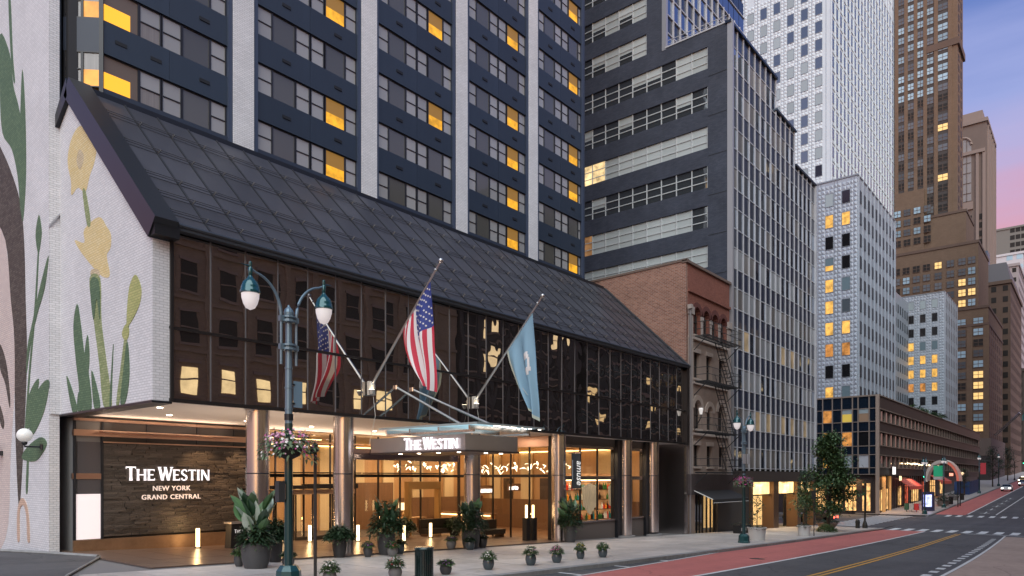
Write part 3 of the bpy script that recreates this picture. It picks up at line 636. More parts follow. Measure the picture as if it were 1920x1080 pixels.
for (a, b) in ((32.4, 38.02), (38.4, 41.62)):
    P('stall_riser', M().box(a, b, 23.2, 23.45, -2, .0), mats=stall); P('sill', M().box(a, b, 23.1, 23.5, .0, .08), mats=steel)
    P('shop_transom', M().box(a, b, 23.16, 23.42, 2.5, 2.72), mats=steel); P('shop_header', M().box(a, b, 23.16, 23.42, 4.36, 4.52), mats=steel)
    P('shop_fascia', M().box(a, b, 23.2, 23.4, 4.52, 4.99), mats=mat('fascia_grey', (.13, .115, .11), .3, .4))
# vestibule doors left of the second column
P('door_header', M().box(17.7, 23.9, 30.78, 30.92, 1.78, 2.02), mats=mat('door_header', (.34, .24, .19), .4, .4))
P('door_canopy', M().box(17.7, 20.6, 30.4, 30.95, 2.06, 2.24).box(20.7, 23.9, 30.5, 30.95, 2.06, 2.3), mats=MATS['verge_black'])
for k, x in enumerate((18.6, 19.7, 20.8, 21.9, 23.0)):
    d_ = P('door', M().box(x-.52, x-.46, 30.82, 30.88, -.6, 1.78).box(x+.46, x+.52, 30.82, 30.88, -.6, 1.78).box(x-.46, x+.46, 30.82, 30.88, -.55, -.35), mats=bronze)
    part('handle', M().tube([(x+.38, 30.78, .3), (x+.38, 30.78, 1.1)], .02, 6), d_, mats=steel)
P('entrance_portal', M().box(27.6, 27.8, 30.6, 30.98, -.8, 2.4).box(30.0, 30.2, 30.6, 30.98, -.8, 2.4).box(27.8, 30.0, 30.6, 30.98, 1.95, 2.4), mats=mat('gold_portal', (.45, .27, .10), .35, .5))
LW = (1.0, .71, .42)
for (x, y, e_, s_) in ((20.5, 34.6, 210, 3), (26, 34.6, 230, 3), (32, 35, 240, 3), (37, 30, 170, 4), (38.5, 36, 130, 3)):
    lamp('lobby_light', 'AREA', (x, y, 4.6), e_*1.25, LW, hotel, s_)
for x in (33.8, 36.6, 39.8): lamp('shop_light', 'AREA', (x, 24.2, 4.2), 60, LW, hotel, .8)
for (x, y, e_) in ((12.5, 25.4, 16), (16.0, 25.2, 16), (20.8, 26.5, 55), (26.5, 26.5, 55), (30, 26.5, 40)):
    lamp('soffit_light', 'AREA', (x, y, 4.9), e_*.85, (1, .76, .54), hotel, 1.2)
for x, y, w_, l_ in ((13.6, 29.5, 5.5, .3), (21, 30.3, 6, .3), (27.5, 30.3, 6, .3)):
    lamp('added_soffit_fill', 'AREA', (x, y, 4.42), 36, (1, .76, .58), hotel, w_, rot=(pi, 0, 0), sy=l_)  # unseen upward area lights, added to brighten the soffit
    P('added_fill_ledge', M().box(x-w_/2, x+w_/2, y-.2, y+.2, 4.36, 4.40), mats=copper)  # ledge added to hide the soffit fill light from below
for x, w_ in ((21, 6), (27.5, 6)):
    lamp('added_soffit_fill', 'AREA', (x, 30.5, 2.93), 115, (1, .78, .60), hotel, w_, rot=(pi, 0, 0), sy=.25); P('added_fill_ledge', M().box(x-w_/2, x+w_/2, 30.35, 30.9, 2.84, 2.90), mats=bronze)  # lower row of added soffit fill lights, each over an added hiding ledge
lamp('added_soffit_fill', 'AREA', (13.8, 24.0, .16), 90, (1, .80, .64), hotel, .5, rot=(pi, 0, 0)); P('added_fill_drum', M().cyl(13.8, 24.0, -.6, .12, .36, n=20), mats=bronze)  # added floor drum with an upward fill light for the soffit
lamp('wall_washer', 'SPOT', (15.0, 28.7, 4.9), 300, (1, .60, .30), hotel, .06, rot=(radians(24), 0, 0), spot=radians(64))
lamp('wall_washer', 'SPOT', (16.7, 28.7, 4.9), 260, (1, .60, .30), hotel, .06, rot=(radians(24), 0, 0), spot=radians(56))

# chandeliers of glowing leaves
leafglow = emis('leaf_glow', (1, .80, .52), 5)
for n_, (x, y, z, lx, ly, lab, loc) in enumerate(((31.2, 34.0, 3.35, 1.6, .5, 'chandelier of glowing leaves', 'left of the third column'), (34.4, 34.2, 3.3, 1.0, .5, 'smaller chandelier of glowing leaves', 'just left of the third column'), (37.2, 32.4, 3.3, .5, 1.1, 'chandelier of glowing leaves', 'right of the third column'), (37.0, 29.6, 3.35, .5, 1.3, 'chandelier of glowing leaves', 'in the middle of the restaurant window'), (36.6, 26.8, 3.25, .5, 1.2, 'chandelier of glowing leaves', 'beside the black corner post'))):
    t = thing('chandelier', '%s hanging %s' % (lab, loc), 'chandelier', (x, y, z), 'leaf chandeliers in the lobby')
    for k in range(20):
        p = (x+R.uniform(-lx, lx), y+R.uniform(-ly, ly), z+R.uniform(-.2, .22)); d = (R.uniform(-1, 1), R.uniform(-1, 1), R.uniform(-1, 1.3))
        part('glass_leaf', M().leaf(p, d, (0, .3, 1), R.uniform(.25, .42), .13), t, mats=leafglow)
    g = M()
    for a, b in ((-.6, -.6), (.6, .6)): g.tube([(x+lx*a, y+ly*b, z), (x+lx*a, y+ly*b, 4.9)], .012, 5)
    g.tube([(x-lx, y-ly*.2, z), (x, y, z+.1), (x+lx, y+ly*.2, z)], .015, 5)
    part('stem', g, t, mats=bronze)
# lobby furniture
def table_lamp(x, y):
    t = thing('console_table', 'long wooden console table under the lit lamp in the lobby', 'table', (x, y, zg(x)))
    z = zg(x)+.95
    part('table_top', M().box(x-1.1, x+1.3, y-.4, y+.4, z-.06, z), t, mats=wood)
    for a in (-1, 1.2):
        for b in (-.3, .3): part('leg', M().box(x+a-.04, x+a+.04, y+b-.04, y+b+.04, zg(x)-.05, z-.06), t, mats=woodd)
    t = thing('table_lamp', 'table lamp with a glowing square cream shade on console table', 'lamp', (x-.3, y, z))
    part('lamp_base', M().lathe([(.16, z), (.17, z+.03), (.05, z+.08), (.09, z+.22), (.03, z+.36), (.02, z+.5)], 14, x-.3, y), t, mats=wood)
    part('lamp_shade', M().lathe([(.40, z+.48), (.36, z+.92)], 4, x-.3, y, a0=.2, cap=False), t, mats=mat('lamp_shade', (.8, .7, .5), .8, emit=1.6, ecol=(1, .80, .46)))
table_lamp(29.8, 33.2)
def sofa(x, y, lab, lx=1.5):
    z = zg(x)
    t = thing('bench', lab, 'bench', (x, y, z), 'dark benches by the restaurant window')
    part('seat', M().box(x-lx, x+lx, y-.35, y+.35, z+.18, z+.46), t, mats=mat('black_leather', (.022, .018, .016), .4))
    part('backrest', M().box(x-lx, x+lx, y+.35, y+.5, z+.2, z+1.0), t, mats=MATS['black_leather'])
    for a in (-1, 1): part('leg', M().box(x+a*(lx-.1)-.04, x+a*(lx-.1)+.04, y-.3, y+.4, z-.05, z+.18), t, mats=woodd)
sofa(29.4, 29.8, 'dark leather bench beside the glass lobby wall, farther back', 1.3); sofa(30.8, 27.2, 'dark leather bench nearer the fourth steel column', 1.0)
t = thing('bar_counter', 'lit restaurant bar counter with a glowing front edge', 'counter', (38, 34.5, zg(38)))
part('counter_front', M().box(36.6, 37.0, 32.2, 37.6, zg(38), zg(38)+1.15), t, mats=mat('counter_front', (.40, .24, .12), .5, nscale=3)); part('counter_top', M().box(36.5, 37.3, 32.1, 37.7, zg(38)+1.15, zg(38)+1.22), t, mats=woodd)
part('edge_light', M().box(36.46, 36.5, 32.2, 37.6, zg(38)+1.02, zg(38)+1.10), t, mats=MATS['cove_glow'])
gold = emis('sign_white', (1, .93, .88), 2.2)
t = thing('restaurant_sign', 'small glowing white sign reading amuse inside the restaurant', 'sign', (40.2, 36, 1.5)); text('lettering', 'amuse', .55, (39.7, 36, 1.52), (pi/2, 0, 0), gold, t, .02, shear=.2, offset=.012)
part('backing_board', M().box(39.6, 41.3, 36.05, 36.08, 1.4, 2.05), t, mats=woodd); part('hanger', M().box(40.4, 40.44, 36.06, 36.09, 2.05, 4.9), t, mats=bronze)
t = thing('restaurant_sign', 'glowing white sign reading sarto right of the amuse sign', 'sign', (40.3, 33.5, 1.7)); text('lettering', 'sarto', .5, (40.1, 33.5, 1.75), (pi/2, 0, 0), gold, t, .02, offset=.008)
part('backing_board', M().box(40.0, 41.5, 33.55, 33.58, 1.65, 2.2), t, mats=woodd); part('hanger', M().box(40.7, 40.74, 33.56, 33.59, 2.2, 4.9), t, mats=bronze)
# window display with shelves of bottles
t = thing('bottle_shelf', 'lit bar shelf of coloured bottles behind the shop window', 'shelf', (38.4, 25.6, zg(38)))
part('back_panel', M().box(35.4, 42.4, 25.9, 26.0, -1.3, 2.9), t, mats=mat('shelf_back', (.30, .16, .08), .5, emit=.30, ecol=(1, .5, .2), nscale=1.5, namt=.3))
bcols = [mat('bottle_'+n, c, .1, emit=e_*.45, ecol=c) for n, c, e_ in (('amber', (.75, .25, .03), .6), ('red', (.6, .05, .02), .5), ('teal', (.03, .26, .27), .3), ('clear', (.75, .68, .55), .5), ('green', (.05, .18, .05), .2), ('dark', (.03, .02, .02), 0))]
bm_ = [M().lathe([(.06, 0), (.065, .02), (.065, .2), (.025, .28), (.02, .36), (.022, .37)], 10).mesh('bottle', [c]) for c in bcols]
for z in (-.1, .55, 1.2, 1.85):
    part('shelf_board', M().box(35.4, 42.4, 25.55, 25.9, z-.04, z), t, mats=woodd)
    x = 35.6
    while x < 42.3:
        if R.random() < .8: part('bottle', R.choice(bm_), t, (x, 25.7, z), scale=(1.3, 1.3, R.uniform(.9, 1.4)))
        x += R.uniform(.17, .34)
part('shelf_light', M().box(35.4, 42.4, 25.6, 25.66, 2.44, 2.5), t, mats=emis('shelf_glow', (1, .75, .45), 6))
for n_, (x, lab) in enumerate(((36.9, 'pale cloth drape hung in the wide shop window'), (39.9, 'pale pleated drape hung in the narrow shop window'))):
    t = thing('hanging_drape', lab, 'drape', (x, 24.3, 1.2)); g = M(); n = 26
    vs = []
    for k in range(n+1):
        s = k/n; hw = .9; vs += [(x-hw+2*hw*s, 24.3+.06*sin(s*40), 2.3-.5*abs(s-.5)), (x-hw*.8+1.6*hw*s, 24.3+.07*sin(s*40), .9-1.2*(.5-abs(s-.5)))]
    g.add(vs, [(2*k, 2*k+2, 2*k+3, 2*k+1) for k in range(n)])
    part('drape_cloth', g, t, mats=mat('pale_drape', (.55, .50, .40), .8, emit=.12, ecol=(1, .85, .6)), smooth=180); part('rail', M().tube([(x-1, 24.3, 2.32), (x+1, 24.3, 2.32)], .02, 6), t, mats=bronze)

# ------------------------------------------------------------------ entrance canopy and signs
t = thing('entrance_canopy', 'flat glass entrance canopy on two raking rods over a steel fascia', 'canopy', (20.5, 20, 4.5))
cg = bpy.data.materials.new('canopy_glass'); cg.use_nodes = True; t_ = cg.node_tree; t_.nodes.clear()
o_ = N(t_, 'ShaderNodeOutputMaterial'); tl = N(t_, 'ShaderNodeBsdfTranslucent'); tl.inputs[0].default_value = (.62, .92, .95, 1); g_ = N(t_, 'ShaderNodeBsdfGlossy'); g_.inputs[0].default_value = (.8, .95, 1, 1); g_.inputs[1].default_value = .1; x_ = N(t_, 'ShaderNodeMixShader'); x_.inputs[0].default_value = .22
t_.links.new(tl.outputs[0], x_.inputs[1]); t_.links.new(g_.outputs[0], x_.inputs[2]); t_.links.new(x_.outputs[0], o_.inputs[0])
part('glass_sheet', M().quad((18.6, 17.05, 4.57), (22.5, 17.05, 4.57), (22.5, 22.35, 4.57), (18.6, 22.35, 4.57)), t, mats=cg)
silver = mat('polished_steel', (.40, .37, .37), .24, .55, nscale=1, namt=.04)
for y in (17.6, 19.2, 20.8, 22.2): part('canopy_beam', M().box(18.8, 22.3, y-.04, y+.04, 4.38, 4.535), t, mats=steel)
for x in (18.95, 22.2): part('canopy_beam', M().box(x-.05, x+.05, 17.5, 22.3, 4.30, 4.378), t, mats=steel)
g = M()
for k in range(34):
    x = R.uniform(19.6, 22.4); y = R.choice((17.1, R.uniform(17.1, 18.4))); g.box(x, x+.07, y, y+.05, 4.50, 4.536)
part('sparkle_strip', g, t, mats=emis('sparkle', (1, .9, .75), 3), kind='stuff')
part('fascia', M().box(18.9, 21.95, 17.9, 23.3, 3.64, 4.22), t, mats=silver)
part('fascia_rim', M().box(18.84, 22.0, 17.84, 23.3, 3.58, 3.638), t, mats=mat('rim_dark', (.10, .08, .08), .35, .6))
for x, y in ((19.3, 18.6), (19.3, 19.7), (19.3, 20.8), (19.3, 21.9), (20.6, 18.4), (21.5, 18.4)): part('downlight', M().cyl(0, 0, -.012, .01, .07, n=12).mesh('downlight', [MATS['downlight_glow']]), t, (x, y, 3.575))
for a, b in (((19.5, 22.38, 6.35), (19.6, 18.7, 4.62)), ((20.4, 22.38, 6.35), (20.9, 18.2, 4.62))):
    r_ = part('tie_rod', M().tube([a, b], .05, 10), t, mats=mat('rod_steel', (.5, .49, .48), .4, 1)); part('rod_anchor', M().cyl(a[0], a[1], a[2]-.08, a[2]+.08, .09, n=12), r_, mats=steel)
part('edge_bar', M().box(18.55, 22.55, 17.0, 17.06, 4.53, 4.60).box(18.54, 18.6, 17.06, 22.35, 4.53, 4.60), t, mats=mat('canopy_edge', (.35, .42, .44), .3, .3))
part('wind_screen_band', M().box(17.7, 24.2, 23.32, 23.5, 3.36, 3.80), t, mats=mat('band_steel', (.46, .38, .38), .2, 1))

def letter(ch, w, h, m, parent, origin, ux, depth, th=.17):
    """a flared roman capital: strokes as polygons in the sign's plane, ux the reading direction"""
    T = th*h; t = T*.5; s = h*.055; sh = T*.55; P_ = []
    def bar(x0, x1, z0, z1): P_.append([(x0, z0), (x1, z0), (x1, z1), (x0, z1)])
    def stem(x, wd=T, z0=0, z1=h): P_.append([(x-wd*.72, z0), (x+wd*.72, z0), (x+wd*.55, z0+s), (x+wd*.42, z0+h*.3), (x+wd*.42, z1-h*.3), (x+wd*.55, z1-s), (x+wd*.72, z1), (x-wd*.72, z1), (x-wd*.55, z1-s), (x-wd*.42, z1-h*.3), (x-wd*.42, z0+h*.3), (x-wd*.55, z0+s)])
    def diag(xa, za, xb, zb, wd): P_.append([(xa-wd/2, za), (xa+wd/2, za), (xb+wd/2, zb), (xb-wd/2, zb)])
    if ch == 'T': stem(w/2); P_.append([(0, h*.84), (w*.06, h*.92), (w*.94, h*.92), (w, h*.84), (w, h), (0, h)])
    elif ch == 'H': stem(T*.7); stem(w-T*.7); bar(T, w-T, h*.46, h*.54)
    elif ch == 'I': stem(w/2)
    elif ch == 'E':
        stem(T*.7); P_.append([(T, 0), (w, 0), (w, h*.2), (w*.92, h*.09), (T, h*.09)]); P_.append([(T, h*.91), (w*.9, h*.91), (w*.95, h*.82), (w*.95, h), (T, h)]); bar(T, w*.8, h*.46, h*.55)
    elif ch == 'N': stem(t*1.1, t*1.1); diag(t*1.4, h, w-t*1.5, 0, T*1.1); stem(w-t*1.1, t*1.1)
    elif ch == 'W': diag(w*.08, h, w*.30, 0, T); diag(w*.52, h, w*.30, 0, t); diag(w*.48, h, w*.72, 0, T); diag(w*.95, h, w*.72, 0, t); bar(-w*.02, w*.2, h*.96, h); bar(w*.84, w*1.04, h*.96, h)
    elif ch == 'S':
        pts = [(.88, .80), (.80, .93), (.55, .99), (.28, .93), (.14, .77), (.22, .60), (.5, .50), (.78, .40), (.88, .22), (.72, .07), (.45, .01), (.18, .07), (.08, .22)]
        wd = [.5, .6, .55, .7, .9, 1, 1.05, 1, .9, .7, .55, .6, .5]
        for k in range(len(pts)-1):
            (xa, za), (xb, zb) = pts[k], pts[k+1]; dx, dz = (xb-xa)*w, (zb-za)*h; L = sqrt(dx*dx+dz*dz); nx, nz = -dz/L*T*.42, dx/L*T*.42
            P_.append([(xa*w-nx*wd[k], za*h-nz*wd[k]), (xb*w-nx*wd[k+1], zb*h-nz*wd[k+1]), (xb*w+nx*wd[k+1], zb*h+nz*wd[k+1]), (xa*w+nx*wd[k], za*h+nz*wd[k])])
    g = M(); ux = Vector(ux); nrm = Vector((ux.y, -ux.x, 0))
    for q, p in enumerate(P_):
        g.prism([Vector(origin)+ux*a+Vector((0, 0, b))+nrm*(q*.0007) for a, b in p], nrm*depth)
    return part('letter', g, parent, mats=m)
def westin(parent, origin, ux, H, m, depth=.05, L=None):
    seq = [('T', .62, 1.0, .06), ('H', .64, .82, .07), ('E', .48, .82, .24), ('W', .98, 1.0, .03), ('E', .48, .82, .09), ('S', .46, .82, .08), ('T', .52, .82, .08), ('I', .22, .82, .09), ('N', .64, .82, 0)]
    tot = sum(a+b for _, a, _, b in seq); k = L/(tot*H) if L else 1; x = 0
    for ch, w, h, gap in seq:
        letter(ch, w*H*k, h*H, m, parent, Vector(origin)+Vector(ux)*x, ux, depth); x += (w+gap)*H*k
lit_white = emis('letter_white', (1, .93, .98), 1.5)
lit_wall = emis('letter_wall_white', (1, .90, .90), 1.3)
t = thing('canopy_sign', 'glowing white THE WESTIN letters on the polished canopy fascia', 'sign', (18.88, 19.6, 3.7)); westin(t, (18.86, 21.15, 3.70), (0, -1, 0), .46, lit_white, .05, 2.95)
t = thing('wall_sign', 'white THE WESTIN NEW YORK GRAND CENTRAL letters on dark stone wall', 'sign', (14, 29.95, 2))
westin(t, (11.93, 29.95, 2.50), (1, 0, 0), .56, lit_wall, .05, 3.45)
wl = mat('letter_cream', (.75, .62, .55), .4, emit=.45, ecol=(1, .82, .72))
text('lettering', 'NEW YORK', .28, (13.75, 29.93, 2.08), (pi/2, 0, 0), wl, t, .02, 'CENTER', .002, space=1.1); text('lettering', 'GRAND CENTRAL', .28, (13.75, 29.93, 1.72), (pi/2, 0, 0), wl, t, .02, 'CENTER', .002, space=1.1)
t = thing('blade_sign', 'black vertical blade sign reading amuse beside a steel column', 'sign', (31.95, 22.1, 3))
part('sign_board', M().box(32.05, 32.12, 21.75, 22.32, 2.05, 3.95), t, mats=mat('sign_black', (.025, .035, .045), .4)); part('sign_bracket', M().box(32.03, 32.14, 21.7, 22.5, 3.95, 4.0).box(32.03, 32.14, 21.7, 22.5, 1.98, 2.04), t, mats=steel)
text('lettering', 'amuse', .52, (32.04, 21.95, 3.56), (pi/2, pi/2, -pi/2), mat('sign_letters', (.75, .75, .72), .5, emit=.3, ecol=(1, 1, 1)), t, .01, shear=.25)
part('small_print', M().box(32.035, 32.05, 22.22, 22.25, 2.5, 3.6), t, mats=mat('small_print', (.4, .42, .45), .6))
# ------------------------------------------------------------------ flags
flag_red, flag_white, flag_blue = (mat('flag_'+n, c, .75) for n, c in (('red', (.50, .03, .06)), ('white', (.70, .66, .66)), ('blue', (.03, .045, .22))))
for m_ in (flag_red, flag_white, flag_blue): m_.node_tree.nodes['Principled BSDF'].inputs['Subsurface Weight'].default_value = 0
polem = mat('flagpole_steel', (.55, .53, .52), .35, 1)
def flagpole(x, zb, lab):
    t = thing('flagpole', lab, 'flagpole', (x, 22.38, zb), 'flagpoles on the hotel front')
    part('pole', M().tube([(x, 22.3, zb), (x, 18.42, zb+4.16)], [.062, .038], 12), t, mats=polem); part('finial', M().sph((x, 18.36, zb+4.23), .10, 14, 10), t, mats=polem)
    part('truck', M().sph((x, 18.62, zb+3.95), .07, 10, 8), t, mats=polem)
    part('bracket', M().box(x-.14, x+.14, 22.2, 22.36, zb-.35, zb+.2).lathe([(.12, zb-.12), (.13, zb+.06), (.07, zb+.14)], 12, x, 22.22), t, mats=mat('bracket_white', (.6, .57, .52), .4, .3))
    f = part('floodlight', M().lathe([(.05, zb-.34), (.13, zb-.18), (.13, zb-.16)], 12, x-.16, 22.05), t, mats=mat('bracket_white', (.6, .57, .52))); part('lens', M().cyl(x-.16, 22.05, zb-.158, zb-.15, .11, n=12), f, mats=emis('flood_glow', (1, .85, .62), 10))
    lamp('flag_light', 'SPOT', (x-.16, 21.9, zb-.1), 45, (1, .72, .40), t, .08, rot=(radians(158), 0, 0) if 0 else (Vector((.1, -2.6, 2.2)).to_track_quat('-Z', 'Y').to_euler()), spot=radians(60))
    part('halyard', M().tube([(x, 22.2, zb-.1), (x-.1, 21.9, zb-1.2), (x-.25, 22.1, 3.9)], .012, 4), t, mats=mat('rope', (.5, .47, .42), .8))
    return lambda q: Vector((x, 22.3-3.88*q, zb+4.16*q))
def cloth(H, s0, s1, by, bz, ns, ntt, amp, colour, bulge=.46):
    A, B = H(s0), H(s1); g = M(); vs = []
    for i in range(ns+1):
        s = i/ns; a = A.lerp(B, s); b = Vector((a.x, by[0]+(by[1]-by[0])*s, bz[0]+(bz[1]-bz[0])*s))
        for j in range(ntt+1):
            u = j/ntt; p = a.lerp(b, u); p.y += bulge*sin(pi*min(1, u*1.05))*s
            p.x += amp*min(1, u*2.2)*sin(2*pi*(2.05*s)+1.1*u+.6)+.05*sin(9*u+5*s)*u; p.z -= .05*sin(pi*u)*s
            vs.append(p)
    W_ = ntt+1
    for i in range(ns):
        for j in range(ntt): g.f.append((i*W_+j, i*W_+j+1, (i+1)*W_+j+1, (i+1)*W_+j)); g.i.append(colour((i+.5)/ns, (j+.5)/ntt))
    g.v = [tuple(v) for v in vs]
    return g, vs, W_
H1 = flagpole(18.1, 6.24, 'left steel flagpole raking out from the dark glass with the striped flag')
t = thing('national_flag', 'red, white and blue stars and stripes flag hanging in folds from left pole', 'flag', tuple(H1(.87)), 'flags on the hotel front')
g, vs, W_ = cloth(H1, .875, .50, (18.74, 19.3), (5.75, 6.1), 65, 30, .17, lambda s, u: 2 if s < 7/13 and u < .40 else (0 if int(s*13) % 2 == 0 else 1))
part('cloth', g, t, mats=[flag_red, flag_white, flag_blue], smooth=180)
st = M()
def star(c, nrm, r):
    nrm = nrm.normalized(); a = nrm.cross(Vector((0, 0, 1))).normalized(); b = nrm.cross(a)
    for sg in (.012, -.012):
        st.add([c+nrm*sg+(a*cos(k*pi/5)+b*sin(k*pi/5))*(r if k % 2 == 0 else r*.42) for k in range(10)], [tuple(range(10))])
for i in range(9):
    for j in range(11):
        if (i+j) % 2: continue
        a = int((i+.7)/9.4*35)+1; b = int((j+.7)/11.4*12)
        p = vs[a*W_+b]; star(p, (vs[(a+1)*W_+b]-p).cross(vs[a*W_+b+1]-p), .052)
part('stars', st, t, mats=flag_white, kind='stuff')
H2 = flagpole(24.2, 6.18, 'right steel flagpole raking out from the dark glass with the pale blue flag')
t = thing('blue_flag', 'plain pale blue flag with a white emblem hanging from right pole', 'flag', tuple(H2(.87)), 'flags on the hotel front')
fb = mat('flag_pale_blue', (.22, .36, .47), .75, nscale=.8, namt=.06); fp = mat('flag_lit_edge', (.50, .55, .46), .75)  # pale border: light on the flag's edge painted into the cloth
g, vs, W_ = cloth(H2, .875, .50, (18.65, 19.15), (5.05, 5.75), 48, 30, .16, lambda s, u: 1 if s > .93 or u > .95 else 0, .22)
part('cloth', g, t, mats=[fb, fp], smooth=180)
em = M()
for k in range(16):
    for rr in (.17, .26):
        if rr == .26 and 10 <= k <= 13: continue
        th_ = 2*pi*k/16; s = .30+.5*rr*sin(th_); u = .45+.42*rr*cos(th_); a = int(s*48); b = int(u*30); p = vs[a*W_+b]; n = (vs[(a+1)*W_+b]-p).cross(vs[a*W_+b+1]-p).normalized()
        a1 = n.cross(Vector((0, 0, 1))).normalized(); b1_ = n.cross(a1)
        for sg in (.012, -.012): em.quad(p+n*sg-a1*.05-b1_*.09, p+n*sg+a1*.05-b1_*.09, p+n*sg+a1*.05+b1_*.09, p+n*sg-a1*.05+b1_*.09)
part('emblem', em, t, mats=flag_white)
part('tether', M().tube([H2(.5), (24.15, 19.8, 7.0), (24.1, 19.1, 6.2)], .012, 4), t, mats=MATS['rope'])

# ------------------------------------------------------------------ street lamps
lampg = mat('lamp_green', (.012, .045, .048), .32, .2, coat=.3); lampb = mat('lamp_skylit_grey', (.14, .21, .27), .35, .3)  # upper shaft and arms: sky light painted in as a paler blue-grey
teal = mat('lamp_hood_teal', (.012, .075, .085), .2, .3, coat=.5); globe = mat('lamp_globe', (.55, .52, .52), .2, emit=.34, ecol=(1, .92, .92))
flower_cols = {'pink': (.60, .30, .44), 'red': (.55, .04, .05), 'white': (.75, .72, .70), 'purple': (.26, .10, .28), 'magenta': (.55, .06, .28), 'yellow': (.65, .45, .08)}
leafm = mat('leaf_green', (.06, .11, .036), .55, nscale=7, namt=.25, rnd=.15); leafd = mat('leaf_dark', (.020, .046, .019), .5, nscale=5, namt=.25, rnd=.15); leafp = mat('leaf_pale', (.13, .19, .10), .5, nscale=4, namt=.2)
for k, c in flower_cols.items(): mat('petal_'+k, c, .7)
def foliage(cx, cy, z0, rx, rz, n, size, hang=0, rr=R):
    """leaf sized faces spread through a low dome"""
    g = M()
    for _ in range(n):
        a = rr.uniform(0, 2*pi); q = rr.random()**.5; e_ = rr.random()
        x = cx+rx*q*cos(a); y = cy+rx*q*sin(a); z = z0+rz*(1-q*q*.7)*(.25+.75*e_)-hang*q*rr.random()
        g.leaf((x, y, z), (cos(a)*.8+rr.uniform(-.6, .6), sin(a)*.8+rr.uniform(-.6, .6), rr.uniform(-.2, .9)-hang), (0, 0, 1), size*rr.uniform(.6, 1.3), size*.5, droop=.3)
    return g
def blooms(cx, cy, z0, rx, rz, n, size, hang=0, rr=R):
    g = M()
    for _ in range(n):
        a = rr.uniform(0, 2*pi); q = .3+.7*rr.random()**.5; x = cx+rx*q*cos(a)*1.04; y = cy+rx*q*sin(a)*1.04; z = z0+rz*(1.04-q*q*.6)*rr.uniform(.75, 1.05)-hang*q*rr.random()
        d = Vector((x-cx, y-cy, .5*rx)).normalized(); u = d.cross(Vector((0, 0, 1))).normalized(); v = d.cross(u); s = size*rr.uniform(.7, 1.2)
        c = Vector((x, y, z)); g.add([c+d*.01]+[c+(u*cos(k*pi/5)+v*sin(k*pi/5))*s*(1 if k % 2 else .6)+d*s*.35 for k in range(10)], [(0, k+1, (k+1) % 10+1) for k in range(10)])
    return g
def street_lamp(loc, label, group='green twin street lamps'):
    x, y, z = loc; t = thing('street_lamp', label, 'street lamp', loc, group)
    A = lambda a: z+a
    part('base', M().lathe([(.36, A(-.05)), (.36, A(.08)), (.33, A(.12)), (.31, A(.42)), (.24, A(.52)), (.20, A(.56))], 8, x, y, a0=pi/8), t, mats=mat('lamp_base_teal', (.012, .062, .068), .3, .2, coat=.3))
    s_ = part('shaft', M().lathe([(.110, A(.56)), (.102, A(3.2)), (.100, A(4.2))], 12, x, y), t, mats=lampg)
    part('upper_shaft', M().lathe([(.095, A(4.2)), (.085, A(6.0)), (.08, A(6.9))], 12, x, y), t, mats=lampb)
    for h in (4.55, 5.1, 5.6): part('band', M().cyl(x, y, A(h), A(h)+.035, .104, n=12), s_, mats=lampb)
    part('strap', M().cyl(x, y, A(4.28), A(4.44), .112, n=12), s_, mats=dark_metal)
    for h in (6.06, 6.78):
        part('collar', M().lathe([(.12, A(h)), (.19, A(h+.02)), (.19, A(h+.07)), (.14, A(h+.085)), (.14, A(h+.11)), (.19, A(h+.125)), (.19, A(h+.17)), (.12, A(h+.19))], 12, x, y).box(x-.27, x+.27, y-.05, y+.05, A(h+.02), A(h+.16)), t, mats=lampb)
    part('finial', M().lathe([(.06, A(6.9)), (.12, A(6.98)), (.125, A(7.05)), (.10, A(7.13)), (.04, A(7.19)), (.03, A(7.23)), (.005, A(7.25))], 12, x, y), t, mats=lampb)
    for sg in (-1, 1):
        pts = [(x+sg*.22, y, A(5.7)), (x+sg*.22, y, A(6.9))]
        for k in range(1, 11):
            a = k/10*radians(82); pts.append((x+sg*(.22+.80*(1-cos(a))), y, A(6.9)+.98*sin(a)))
        pts.append((x+sg*1.04, y, A(7.93)))
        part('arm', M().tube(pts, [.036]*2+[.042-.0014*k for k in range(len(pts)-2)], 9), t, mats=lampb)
        xl = x+sg*1.07; l_ = part('lantern', M().lathe([(.02, A(8.12)), (.04, A(8.10)), (.045, A(8.02)), (.035, A(7.98)), (.06, A(7.94)), (.055, A(7.80)), (.04, A(7.77)), (.07, A(7.72)), (.10, A(7.68)), (.18, A(7.60)), (.225, A(7.48)), (.235, A(7.40)), (.248, A(7.38)), (.248, A(7.33)), (.225, A(7.32))], 18, xl, y), t, mats=teal, smooth=35)
        part('finial_bar', M().tube([(xl+sg*.04, y, A(8.0)), (xl+sg*.26, y, A(8.01))], [.022, .004], 6), l_, mats=teal)
        part('globe', M().lathe([(.216, A(7.318)), (.208, A(7.22)), (.17, A(7.08)), (.11, A(6.97)), (.005, A(6.92))], 18, xl, y), l_, mats=globe, smooth=60)
    return t
street_lamp((10.35, 16.04, -.2), 'tall green twin street lamp nearest the camera, before the dark glass front')
